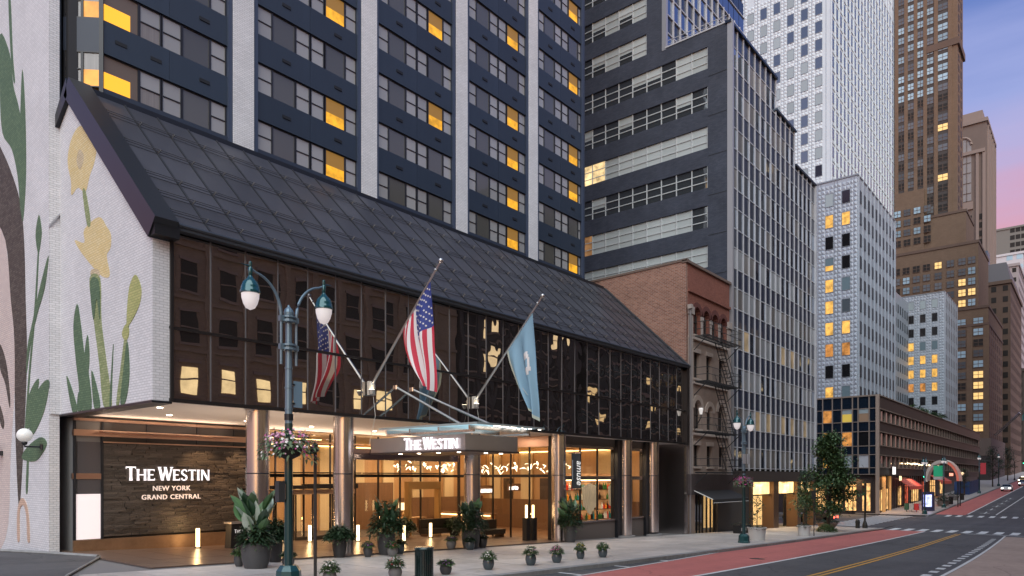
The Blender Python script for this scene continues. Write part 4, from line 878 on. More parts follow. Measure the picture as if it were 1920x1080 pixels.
def basket(x, y, z, lab, sc=1, cols=('pink', 'magenta', 'white')):
    t = thing('hanging_basket', lab, 'flower basket', (x, y, z), 'flower baskets on street lamps')
    part('basket_bowl', M().lathe([(.10, z-.34*sc), (.26*sc, z-.26*sc), (.36*sc, z-.05*sc), (.37*sc, z)], 16, x, y), t, mats=mat('basket_wire', (.02, .018, .015), .8))
    part('foliage', foliage(x, y, z-.05, .64*sc, .46*sc, 560, .13*sc, .42*sc), t, mats=leafp, kind='stuff')
    for c, n in zip(cols, (120, 40, 60)): part('blossoms', blooms(x, y, z-.02, .66*sc, .46*sc, n, .038*sc, .52*sc), t, mats=MATS['petal_'+c], kind='stuff')
basket(10.35, 16.04, 3.45, 'big pink and white flower basket round the nearest street lamp', 1.08, ('pink', 'magenta', 'white'))
t = thing('sign_plate', 'plain blue grey sign plate fixed to the nearest lamp shaft', 'sign', (10.5, 16.04, 4.7)); part('plate', M().box(10.47, 10.73, 16.0, 16.015, 4.42, 5.10), t, mats=mat('plate_blue', (.15, .24, .32), .4)); part('clamp', M().box(10.43, 10.5, 15.98, 16.1, 4.5, 4.54).box(10.43, 10.5, 15.98, 16.1, 4.98, 5.02), t, mats=dark_metal)
t = thing('control_box', 'dark control box strapped to the nearest lamp shaft', 'box', (10.2, 16.1, 2.2)); part('box_body', M().box(10.03, 10.21, 15.98, 16.16, 1.98, 2.52), t, mats=mat('box_dark', (.035, .038, .04), .5)); part('box_edge', M().box(10.205, 10.225, 15.97, 16.17, 2.05, 2.45), t, mats=steel)
t = thing('thin_pole', 'thin dark post with a small meter head beside the nearest lamp', 'post', (10.95, 15.75, zg(11)))
part('pole', M().cyl(10.95, 15.75, zg(11)-.02, 3.28, .042, n=10), t, mats=mat('post_dark', (.025, .022, .022), .5)); part('meter_head', M().lathe([(.04, 3.28), (.10, 3.31), (.10, 3.36), (.06, 3.40), (.075, 3.47), (.02, 3.52)], 8, 10.95, 15.75).box(10.82, 10.92, 15.70, 15.80, 3.22, 3.42), t, mats=MATS['post_dark'])
def dup_thing(src, loc, label, sc=1, rz=0):
    r = src.copy(); COL.objects.link(r); r.location = loc; r.scale = (sc, sc, sc); r.rotation_euler = (0, 0, rz); r['label'] = label; W[r.name] = Vector(loc)
    for ch in list(src.children):
        c = ch.copy(); COL.objects.link(c); c.parent = r
        for g_ in ch.children:
            d = g_.copy(); COL.objects.link(d); d.parent = c
    return r
L0 = [o for o in bpy.data.objects if o.name == 'street_lamp'][0]
dup_thing(L0, (39.7, 15.65, zg(39.7)), 'green twin street lamp in front of the brick and office buildings', .93)
basket(39.7, 15.65, 2.42, 'red flower basket on the street lamp by the office building', .85, ('magenta', 'red', 'purple'))
t = thing('sign_plate', 'two plain white sign plates on the street lamp by the office building', 'sign', (39.7, 15.6, 3.8)); part('plate', M().box(39.2, 39.62, 15.5, 15.52, 3.42, 3.98).box(39.8, 40.2, 15.5, 15.52, 3.42, 3.98), t, mats=mat('plate_white', (.45, .45, .47), .5)); part('clamp', M().box(39.2, 40.2, 15.53, 15.6, 3.6, 3.64), t, mats=dark_metal)
dup_thing(L0, (108.6, 18.0, zg(108.6)), 'dark twin street lamp at the far corner beside the lit kiosk', .95)
dup_thing(L0, (122.5, 17.8, zg(122.5)), 'dark twin street lamp across the avenue, under the arch sign', .95)
dup_thing(L0, (165, 18.0, zg(165)), 'far street lamp beside the blue hoarding', .95)
dup_thing(L0, (200, 18.0, zg(200)), 'farthest street lamp, up the hill before the brown tower', .95)
# ------------------------------------------------------------------ planters
concrete = mat('pot_grey', (.16, .155, .155), .6, nscale=3, namt=.1); slate = mat('pot_slate', (.055, .056, .060), .5, nscale=3, namt=.1); glaze = mat('pot_blue_glaze', (.045, .062, .072), .22, coat=.6, rnd=.15)
darkpot = mat('pot_dark', (.035, .034, .036), .4); soil = mat('soil', (.02, .015, .01), .9)
def round_pot(r, h, m, lipped=True):
    return M().lathe([(r*.62, 0), (r*.86, h*.22), (r, h*.55), (r*.93, h*.82), (r*.80, h), (r*.70, h), (r*.66, h*.94)], 18, cap=False).lathe([(r*.62, .004), (.002, .003)], 18, cap=False).mesh('pot', [m])
GP = 'small flower pots outside the hotel'
def small_pot(x, y, r, h, m, lab, cols, n=50, fh=.26, leaf=None, fr_=1.15):
    z = zg(x); t = thing('flower_pot', lab, 'flower pot', (x, y, z), GP)
    p = part('pot', round_pot(r, h, m), t, (x, y, z), smooth=50) if False else part('pot', round_pot(r, h, m), t, (x, y, z))
    p.data.polygons.foreach_set('use_smooth', [True]*len(p.data.polygons))
    part('soil', M().cyl(x, y, z+h*.88, z+h*.92, r*.7, n=14), t, mats=soil)
    part('foliage', foliage(x, y, z+h*.85, r*fr_, fh*1.15, 260, .12), t, mats=leaf or leafm, kind='stuff')
    for c in cols: part('blossoms', blooms(x, y, z+h*.85, r*fr_, fh*1.15, n//len(cols), .025), t, mats=MATS['petal_'+c], kind='stuff')
small_pot(11.4, 15.75, .19, .33, concrete, 'grey pot of bushy greens with tiny white blooms by the thin post', ('white',), 24, .34)
small_pot(13.53, 15.58, .20, .33, concrete, 'pale grey pot of reddish greens left of the litter bin', ('red',), 14, .34)
small_pot(15.41, 15.41, .19, .32, slate, 'dark pot with sparse purple flowers right of the litter bin', ('purple',), 40, .16)
small_pot(17.47, 15.49, .20, .36, glaze, 'dark glazed kerb pot crowded with white flowers', ('white',), 30, .28)
small_pot(19.70, 15.47, .20, .38, glaze, 'glazed kerb pot with pink flowers on its left side only', ('pink', 'white'), 22, .34)
small_pot(21.26, 15.47, .20, .36, glaze, 'glazed kerb pot crowned with bright pink flowers', ('pink', 'magenta'), 60, .30)
small_pot(23.29, 15.79, .17, .34, glaze, 'narrow glazed kerb pot of yellow green leaves with orange flecks', ('yellow',), 14, .34)
small_pot(24.66, 15.62, .195, .35, glaze, 'last glazed kerb pot, leafy green with one white bloom', ('white',), 8, .30)
small_pot(11.94, 21.32, .16, .42, slate, 'small dark pot left of the biggest planter', ('purple',), 10, .24)
small_pot(12.95, 20.10, .20, .37, slate, 'low dark pot between the biggest planter and the lamp shaft', ('white',), 5, .22, leafd)
small_pot(17.35, 21.55, .18, .41, slate, 'dark pot of purple flowers right of the second column', ('purple',), 44, .2)
small_pot(18.24, 21.16, .21, .38, concrete, 'light grey pot of purple flowers before the middle planter', ('purple', 'red'), 44, .22)
small_pot(19.28, 21.91, .19, .42, glaze, 'bluish pot of dark greens behind the light grey pot', ('red',), 6, .2, leafd)
small_pot(22.80, 22.46, .23, .41, concrete, 'light grey pot of dark flowers left of the planter at third column', ('purple',), 40, .2)
small_pot(23.04, 21.54, .23, .43, glaze, 'bluish pot of greens before the planter at third column', ('white',), 6, .18, leafd)
small_pot(24.46, 22.05, .22, .50, darkpot, 'black pot of greens right of the planter at third column', ('white',), 4, .16, leafd)
banana = [M().leaf((0, 0, 0), (0, 0, 1), (0, 1, 0), 1, w_, droop=-.0, seg=5).mesh('leaf', [m_]) for w_, m_ in ((.42, mat('banana_leaf', (.085, .17, .075), .35, nscale=2, namt=.2, rnd=.2, coat=.3)), (.40, mat('banana_leaf_pale', (.42, .50, .42), .35, nscale=2, namt=.2, rnd=.15, coat=.3)), (.40, mat('banana_leaf_dark', (.026, .068, .032), .35, nscale=2, namt=.25, rnd=.2, coat=.3)))]
def big_planter(x, y, r, h, top, lab, n, pale, m=slate, tall=False, seed=1, width=.8):
    rr = random.Random(seed); z = zg(x); t = thing('planter', lab, 'planter', (x, y, z), 'tall planters along the hotel front')
    if tall: pr = [(r*.70, 0), (r*.92, h*.35), (r, h*.72), (r*.9, h), (r*.8, h), (r*.78, h*.95)]
    else: pr = [(r*.74, 0), (r*.92, h*.3), (r, h*.72), (r*.99, h), (r*.92, h), (r*.90, h*.94)]
    pt = part('pot', M().lathe(pr, 28, x, y, cap=False).mesh('pot', [m]), t); pt.location = -Vector((x, y, z)); pt.data.transform(Matrix.Translation((0, 0, z))); pt.data.polygons.foreach_set('use_smooth', [True]*len(pt.data.polygons)); pt.data.set_sharp_from_angle(angle=radians(40))
    part('soil', M().cyl(x, y, z+h*.9, z+h*.94, r*.9, n=20), t, mats=soil)
    H = top-h
    st = M()
    for k in range(n):
        a = rr.uniform(0, 2*pi); e_ = rr.uniform(.30, 1); ln = H*rr.uniform(.34, .48)*(1 if not tall else .9)
        lean = (.08+.42*(1-e_)); b = Vector((x+r*.3*cos(a), y+r*.3*sin(a), z+h*.92)); up = Vector((cos(a)*lean, sin(a)*lean, 1)).normalized(); c = b+up*(H-ln)*e_
        tw_ = lean+rr.uniform(.1, .75); d = Vector((cos(a)*tw_, sin(a)*tw_, 1)).normalized(); st.tube([b, c], [.022, .012], 5)
        o = part('leaf', banana[1] if rr.random() < pale else (banana[0] if rr.random() < .62 else banana[2]), t, tuple(c))
        q = d.to_track_quat('Z', 'Y'); o.rotation_euler = (q @ Euler((0, 0, rr.uniform(-1, 1))).to_quaternion()).to_euler(); o.scale = (ln*rr.uniform(.8, 1.25), ln, ln)
    part('stalks', st, t, mats=mat('stalk', (.10, .12, .05), .6))
    part('foliage', foliage(x, y, z+h*.92, r*width*1.32, H*(.50 if width < 1 else .82), 650 if width < 1 else 950, .20, .16, rr), t, mats=leafd, kind='stuff')
    part('foliage', foliage(x, y, z+h*.92, r*width*1.25, H*.22, 130, .11, .3, rr), t, mats=leafp, kind='stuff')
big_planter(12.09, 20.56, .46, .82, 2.74, 'biggest dark planter with pale banana leaves, left of the lamp', 34, .42, seed=3)
big_planter(18.55, 21.90, .36, .84, 2.62, 'dark planter with a dense leafy clump beside the second column', 9, .04, seed=5, width=1.35)
big_planter(16.37, 22.0, .27, .82, 1.38, 'slim dark planter with a low spiky clump left of second column', 4, 0, darkpot, True, 8, 1.4)
big_planter(23.70, 22.10, .43, .84, 2.52, 'dark planter with broad drooping leaves at the third column', 11, .03, seed=11, width=1.3)
big_planter(31.3, 21.9, .36, .88, 2.70, 'dark planter of palm leaves at the fourth column', 12, .02, seed=14, width=1.3)
big_planter(13.6, 21.9, .26, .9, 1.75, 'slim dark planter half hidden behind the lamp shaft', 6, .05, darkpot, True, 21, 1.3)
big_planter(26.4, 29.6, .30, .45, 1.35, 'bush in a pale pot inside the forecourt by the lobby glass', 3, 0, concrete, seed=31, width=1.5)
big_planter(30.3, 29.6, .30, .45, 1.35, 'dark pot of dense leaves by the gold portal', 3, 0, darkpot, seed=33, width=1.5)
big_planter(27.2, 31.9, .30, .5, 1.5, 'potted plant seen through the lobby glass', 3, .1, darkpot, seed=35, width=1.4)
# lanterns on the forecourt
def lantern(x, y, lab, h=.82, e_=14):
    z = zg(x)-.0; t = thing('floor_lantern', lab, 'lantern', (x, y, z), 'glowing tube lanterns on the forecourt')
    part('foot', M().cyl(x, y, z-.01, z+.05, .13, n=14), t, mats=bronze); part('glow_tube', M().cyl(x, y, z+.05, z+h, .075, n=14), t, mats=emis('lantern_glow', (1, .72, .36), 5)); part('cap', M().cyl(x, y, z+h, z+h+.03, .08, n=14), t, mats=bronze)
    if e_: lamp('lantern_light', 'POINT', (x, y, z+h+.16), e_, (1, .58, .24), t, .08)
lantern(14.4, 29.0, 'glowing tube lantern in front of the stone sign wall', e_=20); lantern(20.2, 29.5, 'glowing tube lantern between the lamp shaft and second column'); lantern(18.9, 29.9, 'tube lantern close behind the lamp shaft, half hidden', e_=0)
lantern(27.6, 28.8, 'glowing tube lantern in the open forecourt before the lobby table'); lantern(22.4, 28.6, 'tube lantern just right of the second column', e_=10); lantern(24.2, 27.2, 'tube lantern behind the middle planter', e_=10)
for x, lab in ((30.3, 'left of two lit lanterns on black stands by fourth column'), (30.9, 'right of two lit lanterns on black stands by fourth column')):
    z = zg(x); t = thing('stand_lantern', lab, 'lantern', (x, 24.1, z), 'lanterns on black stands')
    part('stand', M().box(x-.16, x+.16, 23.95, 24.25, z-.02, z+1.25), t, mats=MATS['verge_black']); part('glow_tube', M().cyl(x, 24.1, z+1.25, z+1.95, .06, n=12), t, mats=MATS['lantern_glow']); part('cap', M().cyl(x, 24.1, z+1.95, z+1.98, .07, n=12), t, mats=bronze)
# valet stand
x, y = 15.9, 28.2; z = zg(x)
t = thing('valet_stand', 'black valet stand lettered THE WESTIN behind the biggest planter', 'stand', (x, y, z))
part('body', M().hexa([(x-.62, y-.25, z-.01), (x+.62, y-.25, z-.01), (x+.62, y+.25, z-.01), (x-.62, y+.25, z-.01), (x-.55, y-.2, z+1.05), (x+.55, y-.2, z+1.05), (x+.55, y+.25, z+1.05), (x-.55, y+.25, z+1.05)]), t, mats=MATS['verge_black'])
part('top', M().box(x-.62, x+.62, y-.3, y+.3, z+1.05, z+1.12), t, mats=mat('stand_top', (.4, .36, .34), .3, .5))
westin(t, (x-.46, y-.262, z+.66), (1, 0, 0), .15, mat('letter_print', (.7, .68, .66), .5, emit=.3, ecol=(1, 1, 1)), .01, .92)
# litter bin
x, y = 14.33, 15.23; z = zg(x)
t = thing('litter_bin', 'dark green slatted litter bin standing near the kerb', 'bin', (x, y, z)); binm = mat('bin_green', (.012, .028, .026), .25, .3, coat=.6)
part('bin_liner', M().cyl(x, y, z, z+.80, .235, n=24), t, mats=MATS['verge_black'])
bs = M().box(-.022, .022, -.014, .014, 0, .80).mesh('bin_slat', [binm])
for k in range(26):
    a = 2*pi*k/26; part('bin_slat', bs, t, (x+.258*cos(a), y+.258*sin(a), z+.03), rot=(0, 0, a+pi/2))
part('bin_rim', M().lathe([(.22, z+.82), (.285, z+.82), (.295, z+.86), (.27, z+.90), (.20, z+.91)], 28, x, y), t, mats=binm, smooth=40); part('bin_foot', M().cyl(x, y, z-.01, z+.04, .29, n=28), t, mats=binm)
# globe lamps on the mural wall
for y_, z_, lab, cl in ((30.95, 3.88, 'white globe wall lamp on the mural wall near the painted leaf', 1), (35.9, 3.75, 'white globe wall lamp at the left edge of the mural wall', 1)):
    t = thing('wall_lamp', lab, 'wall lamp', (9.35, y_, z_), 'globe lamps on the mural wall')
    part('globe', M().sph((8.75, y_, z_+.32), .26, 18, 12), t, mats=mat('opal_globe', (.7, .7, .7), .3, emit=.12, ecol=(1, .95, .9)), smooth=180); part('arm', M().tube([(9.33, y_, z_-.1), (8.75, y_, z_-.1), (8.75, y_, z_+.08)], .035, 8).sph((8.75, y_, z_+.04), .1, 10, 6).cyl(9.33, y_, z_-.2, z_, .09, n=10), t, mats=dark_metal)
# ------------------------------------------------------------------ old brick building
redb = brick('red_brick', (.22, .085, .058), (.36, .17, .115), (.34, .27, .23), .28, .10, .016, .85, .22, .8)
redb2 = brick('red_brick_front', (.22, .072, .048), (.28, .098, .068), (.19, .11, .09), .23, .08, .008, .85, .10, .6)
stone = mat('brownstone', (.30, .225, .185), .8, nscale=1.3, namt=.16, bump=.3, bscale=12)
stone2 = mat('brownstone_trim', (.43, .35, .30), .75, nscale=2, namt=.12)
oldglass = reflective_glass('old_window_glass', (.015, .014, .014), (.8, .8, .85), .22, .01, .03)
bb = thing('brick_building', 'old narrow red brick and brownstone building with arched windows', 'building', (50, 24, -1.4))
Q = lambda name, me, **k: part(name, me, bb, **k)
Q('side_wall', M().box(46.46, 46.75, 22.52, 44, -2, 17.35).prism([(46.46, 22.52, 17.35), (46.46, 44, 17.35), (46.46, 44, 17.6), (46.46, 22.52, 18.0)], (.29, 0, 0)), mats=redb)
Q('coping', M().prism([(46.40, 22.4, 18.0), (46.40, 44, 17.6), (46.40, 44, 17.75), (46.40, 22.4, 18.15)], (.4, 0, 0)).box(46.4, 54.2, 22.36, 22.8, 17.9, 18.08), mats=mat('coping_brown', (.16, .11, .09), .8))
# front with real openings: arches and flat heads
def front(name, x0, x1, z0, z1, ops, m, y=22.5, dep=.4):
    """wall panel cut by openings (xc, w, sill, spring, arched) as columns of quads"""
    g = M(); xs = [x0]
    for xc, w, *_ in ops: xs += [xc-w/2, xc+w/2]
    xs.append(x1)
    for i in range(0, len(xs), 2): g.box(xs[i], xs[i+1], y, y+dep, z0, z1)
    for xc, w, zs, zt, ar in ops:
        g.box(xc-w/2, xc+w/2, y+.002, y+dep, z0, zs)
        if ar:
            n = 10; r = w/2
            for k in range(n):
                a0, a1 = pi-pi*k/n, pi-pi*(k+1)/n
                pa, pb = (xc+r*cos(a0), zt+r*sin(a0)), (xc+r*cos(a1), zt+r*sin(a1))
                g.hexa([(pa[0], y+.002, pa[1]), (pb[0], y+.002, pb[1]), (pb[0], y+dep, pb[1]), (pa[0], y+dep, pa[1]), (pa[0], y+.002, z1), (pb[0], y+.002, z1), (pb[0], y+dep, z1), (pa[0], y+dep, z1)])
        else: g.box(xc-w/2, xc+w/2, y+.002, y+dep, zt, z1)
    Q(name, g, mats=m)
def bwin(xc, w, zs, zt, ar, trim, m=stone2):
    h = zt-zs+(w/2 if ar else 0); n = 8
    f = M(); f.box(xc-w/2, xc-w/2+.07, 22.74, 22.84, zs, zt); f.box(xc+w/2-.07, xc+w/2, 22.74, 22.84, zs, zt); f.box(xc-w/2, xc+w/2, 22.74, 22.84, zs, zs+.07); f.box(xc-w/2, xc+w/2, 22.73, 22.83, zs+h*.5-.03, zs+h*.5+.03)
    o = part('window', f, bb, mats=mat('sash_dark', (.035, .03, .028), .5))
    part('pane', M().box(xc-w/2, xc+w/2, 22.80, 22.82, zs, zt+(w/2 if ar else 0)), o, mats=oldglass)
    part('sill', M().box(xc-w/2-.1, xc+w/2+.1, 22.38, 22.7, zs-.14, zs), o, mats=stone2)
    if trim:
        g = M()
        if ar:
            for k in range(n):
                a0, a1 = pi-pi*k/n, pi-pi*(k+.96)/n; r0, r1 = w/2, w/2+trim
                g.prism([(xc+r0*cos(a0), 22.42, zt+r0*sin(a0)), (xc+r0*cos(a1), 22.42, zt+r0*sin(a1)), (xc+r1*cos(a1), 22.42, zt+r1*sin(a1)), (xc+r1*cos(a0), 22.42, zt+r1*sin(a0))], (0, .3, 0))
        else: g.box(xc-w/2-.1, xc+w/2+.1, 22.42, 22.7, zt, zt+.3)
        part('window_arch' if ar else 'lintel', g, o, mats=m)
r1 = [(48.2, 1.05, 13.0, 14.5, 1), (49.75, 1.05, 13.0, 14.5, 1), (51.3, 1.05, 13.0, 14.5, 1), (52.85, 1.05, 13.0, 14.5, 1)]
r2 = [(48.2, .95, 9.85, 11.7, 0), (50.3, .95, 9.85, 11.7, 0), (52.6, .95, 9.85, 11.7, 0)]
r3 = [(48.3, 1.2, 6.2, 7.7, 1), (50.4, 1.0, 6.2, 7.5, 1), (52.5, 1.2, 6.2, 7.7, 1)]
r4 = [(48.2, 1.0, 3.45, 5.0, 0), (50.4, 1.0, 3.45, 5.0, 0), (52.6, 1.0, 3.45, 5.0, 0)]
front('front_wall', 46.75, 54.1, 14.55, 17.9, [(a, b, 14.56, 14.57, 1) for a, b, *_ in r1], redb2) if 0 else front('front_wall', 46.76, 54.1, 12.75, 17.9, r1, redb2)
front('front_wall', 46.76, 54.1, 9.55, 12.74, r2, stone); front('front_wall', 46.76, 54.1, 5.85, 9.54, r3, stone); front('front_wall', 46.76, 54.1, 2.9, 5.84, r4, stone)
for rr, tr in ((r1, .34), (r2, .0), (r3, .36), (r4, .0)):
    for o_ in rr: bwin(*o_, tr or .01, mat('arch_brick', (.115, .036, .028), .85) if rr is r1 else stone2)
for xx in (46.78, 53.55): Q('corner_pilaster', M().box(xx, xx+.5, 22.34, 22.49, 2.9, 14.3).box(xx-.08, xx+.58, 22.26, 22.49, 14.3, 14.85), mats=mat('white_capital', (.36, .30, .27), .7))
for xx in (48.975, 50.525, 52.075): Q('colonnette', M().box(xx-.15, xx+.15, 22.42, 22.49, 12.85, 14.15).box(xx-.2, xx+.2, 22.38, 22.49, 14.15, 14.42), mats=MATS['white_capital'])
for z in (12.7, 9.5, 5.8, 16.0): Q('string_course', M().box(46.76, 54.1, 22.36, 22.49, z-.09, z+.09), mats=stone2 if z < 15 else redb2)
Q('shop_fascia', M().box(46.5, 54.2, 22.2, 22.7, 1.42, 2.88), mats=mat('fascia_brown', (.055, .042, .042), .6, nscale=1.5))
Q('ground_wall', M().box(46.5, 47.7, 22.4, 22.8, -2.2, 1.41), mats=stone); Q('ground_wall', M().box(51.6, 54.2, 22.4, 22.8, -2.4, 1.41), mats=mat('dark_shop_wall', (.05, .045, .045), .5))
Q('back_core', M().box(46.8, 54.1, 23.2, 44, 2.9, 17.5), mats=MATS['dark_core'])
# shop front
sg = mat('shop_interior', (.5, .38, .22), .7, emit=.9, ecol=(1, .66, .30), nscale=2.2, namt=.3)
Q('shop_back', M().box(47.7, 51.6, 24.6, 24.8, -2, 1.41), mats=sg)
for k in range(5): Q('shop_shelf', M().box(49.2, 51.5, 24.2, 24.58, -1.2+.36*k, -1.16+.36*k), mats=woodd)
for k, x in enumerate((48.5, 49.0, 49.5, 50.2, 50.9, 51.5)): Q('shop_mullion', M().box(x-.05, x+.05, 22.6, 22.72, -2, 1.41), mats=dark_metal)
Q('shop_glass', M().box(48.5, 51.5, 22.65, 22.67, -1.5, 1.41), mats=clear)
Q('dark_doorway', M().box(47.72, 48.4, 22.9, 23.0, -2, 1.41), mats=MATS['verge_black'])
lamp('shop_lamp', 'AREA', (49.8, 23.6, 1.3), 60, (1, .72, .40), bb, 1.5)
t = thing('shop_awning', 'black sloping shop awning with a pale edge on brick building', 'awning', (50, 22, .3))
aw = mat('awning_black', (.02, .018, .018), .8)
part('awning_cloth', M().hexa([(47.2, 20.8, 1.06), (53.6, 20.8, 1.06), (53.6, 22.19, 1.65), (47.2, 22.19, 1.65), (47.2, 20.8, 1.1), (53.6, 20.8, 1.1), (53.6, 22.19, 1.69), (47.2, 22.19, 1.69)]), t, mats=aw); part('valance', M().box(47.2, 53.6, 20.78, 20.80, .86, 1.1), t, mats=aw)
part('end_rail', M().tube([(47.17, 20.8, 1.1), (47.17, 22.2, 1.7)], .035, 6), t, mats=mat('rail_white', (.6, .58, .55), .5)); part('edge_rail', M().tube([(47.2, 20.77, .86), (53.6, 20.77, .86)], .02, 5), t, mats=MATS['rail_white'])
# fire escape
iron = mat('fire_escape_iron', (.022, .022, .024), .6)
t = thing('fire_escape', 'black iron fire escape with balconies and stairs on brick building', 'fire escape', (50.2, 22, 3))
for k, z in enumerate((12.8, 9.55, 5.95, 3.05)):
    x0, x1 = 47.3, 53.3
    pl_ = M()
    for q in range(24): xx = x0+(x1-x0)*q/23; pl_.box(xx-.03, xx+.03, 21.2, 22.2, z-.03, z)
    for yy in (21.2, 21.7, 22.16): pl_.box(x0, x1, yy, yy+.04, z-.09, z-.03)
    o = part('balcony', pl_, t, mats=iron); rl_ = M()
    for h in (.45, .95): rl_.tube([(x0, 22.2, z+h), (x0, 21.2, z+h), (x1, 21.2, z+h), (x1, 22.2, z+h)], .022, 5)
    for q in range(31): xx = x0+(x1-x0)*q/30; rl_.tube([(xx, 21.2, z), (xx, 21.2, z+.95)], .008, 4)
    part('railing', rl_, o, mats=iron); bk = M()
    for xx in (x0+.1, x1-.1): bk.tube([(xx, 21.3, z-.05), (xx, 22.34, z-1.0)], .035, 5)
    part('brace', bk, o, mats=iron)
for (xa, za, xb, zb) in ((50.1, 12.7, 52.4, 9.6), (50.1, 9.5, 52.4, 6.0), (50.2, 5.9, 52.3, 3.1)):
    g = M()
    for yy in (21.45, 21.95): g.tube([(xa, yy, za), (xb, yy, zb)], .035, 5); g.tube([(xa, yy, za+.8), (xb, yy, zb+.8)], .02, 5)
    for q in range(12): u = (q+.5)/12; xx = xa+(xb-xa)*u; zz = za+(zb-za)*u; g.box(xx-.1, xx+.1, 21.45, 21.95, zz-.015, zz+.015)
    part('stair', g, t, mats=iron)
g = M()
for xx in (50.0, 50.45): g.tube([(xx, 21.3, 2.9), (xx, 21.3, 6.8)], .02, 5)
for q in range(12): g.tube([(50.0, 21.3, 3.1+.3*q), (50.45, 21.3, 3.1+.3*q)], .014, 4)
part('drop_ladder', g, t, mats=iron)
t = thing('facade_lantern', 'pale lantern on a raking arm at corner of brick building', 'lantern', (46.9, 21.9, 7.2))
part('arm', M().tube([(47.4, 22.3, 6.1), (46.95, 21.6, 6.9), (46.95, 21.6, 7.1)], .04, 6), t, mats=iron); part('lantern_glass', M().lathe([(.09, 7.1), (.17, 7.48), (.13, 7.55)], 8, 46.95, 21.6), t, mats=mat('lantern_pale', (.6, .56, .54), .4, emit=.3, ecol=(1, .95, .9)))
t = thing('drain_pipe', 'grey drain pipe between hotel glass and brick building', 'pipe', (46.62, 22.1, 1)); part('pipe', M().cyl(46.62, 22.25, -1.4, 14.8, .07, n=10), t, mats=mat('pipe_grey', (.17, .15, .15), .5)); part('hopper', M().box(46.48, 46.76, 22.1, 22.4, 14.6, 14.9), t, mats=MATS['white_capital'])
# things by the shop
t = thing('planter_box', 'low black planter box with a pale label outside the shop', 'planter box', (51.2, 20.5, zg(51)))
part('trough', M().box(50.2, 52.4, 20.1, 20.6, zg(51)-.03, zg(51)+.62), t, mats=MATS['verge_black']); part('label_plate', M().box(50.5, 51.4, 20.085, 20.1, zg(51)+.2, zg(51)+.42), t, mats=mat('plate_pale', (.5, .5, .5), .5)); part('foliage', foliage(51.3, 20.35, zg(51)+.55, .9, .25, 90, .12), t, mats=leafd, kind='stuff')
for (x, y, r, hh, lab, sd_) in ((43.16, 16.2, .56, .80, 'big white tub with a sparse young tree beside the street lamp', 41), (51.9, 16.1, .46, .74, 'smaller white tub of leafy shrubs nearer the crossing', 43)):
    z = zg(x); rr = random.Random(sd_); t = thing('white_tub', lab, 'planter', (x, y, z), 'white planters by the office building')
    part('tub', M().lathe([(r*.80, z), (r*.97, z+hh*.92), (r*1.04, z+hh*.93), (r*1.04, z+hh), (r*.9, z+hh), (r*.88, z+hh*.9)], 24, x, y, cap=False), t, mats=mat('tub_white', (.55, .54, .53), .5), smooth=30)
    part('soil', M().cyl(x, y, z+hh*.85, z+hh*.9, r*.9, n=16), t, mats=soil)
    st = M(); st.tube([(x, y, z+hh*.85), (x+.06, y, z+hh+.7), (x-.02, y, z+hh+1.7)], [.035, .025, .008], 6); g = M()
    for k in range(16):
        zz = z+hh+.25+1.5*k/16; a = rr.uniform(0, 6.3); L = .62*(1-k/24); e_ = (x+cos(a)*L, y+sin(a)*L, zz+.25); st.tube([(x, y, zz), e_], [.012, .004], 4)
        for q in range(11): u = rr.uniform(.3, 1.05); g.leaf((x+(e_[0]-x)*u+rr.uniform(-.1, .1), y+(e_[1]-y)*u+rr.uniform(-.1, .1), zz+.25*u+rr.uniform(-.1, .1)), (rr.uniform(-1, 1), rr.uniform(-1, 1), rr.uniform(-.6, .8)), (0, 0, 1), .15, .075)
    part('stems', st, t, mats=mat('bark', (.06, .045, .035), .9)); part('crown', g, t, mats=leafd if r > .5 else leafm, kind='stuff'); part('foliage', foliage(x, y, z+hh*.9, r*1.1, .25, 200, .12, .1, rr), t, mats=leafd, kind='stuff')
t = thing('round_bush', 'low round green bush at the foot of the street tree', 'bush', (60.2, 16.9, zg(60))); part('foliage', foliage(60.2, 16.9, zg(60)-.05, .75, .75, 700, .17), t, mats=leafm, kind='stuff')
t = thing('bowl_planter', 'wide low bowl planter beside the street tree', 'planter', (66, 18.5, zg(66))); part('bowl', M().lathe([(.5, zg(66)), (.95, zg(66)+.6), (.9, zg(66)+.62)], 20, 66, 18.5), t, mats=mat('bowl_pink', (.32, .22, .19), .7)); part('foliage', foliage(66, 18.5, zg(66)+.55, 1.0, .35, 300, .2), t, mats=leafd, kind='stuff')
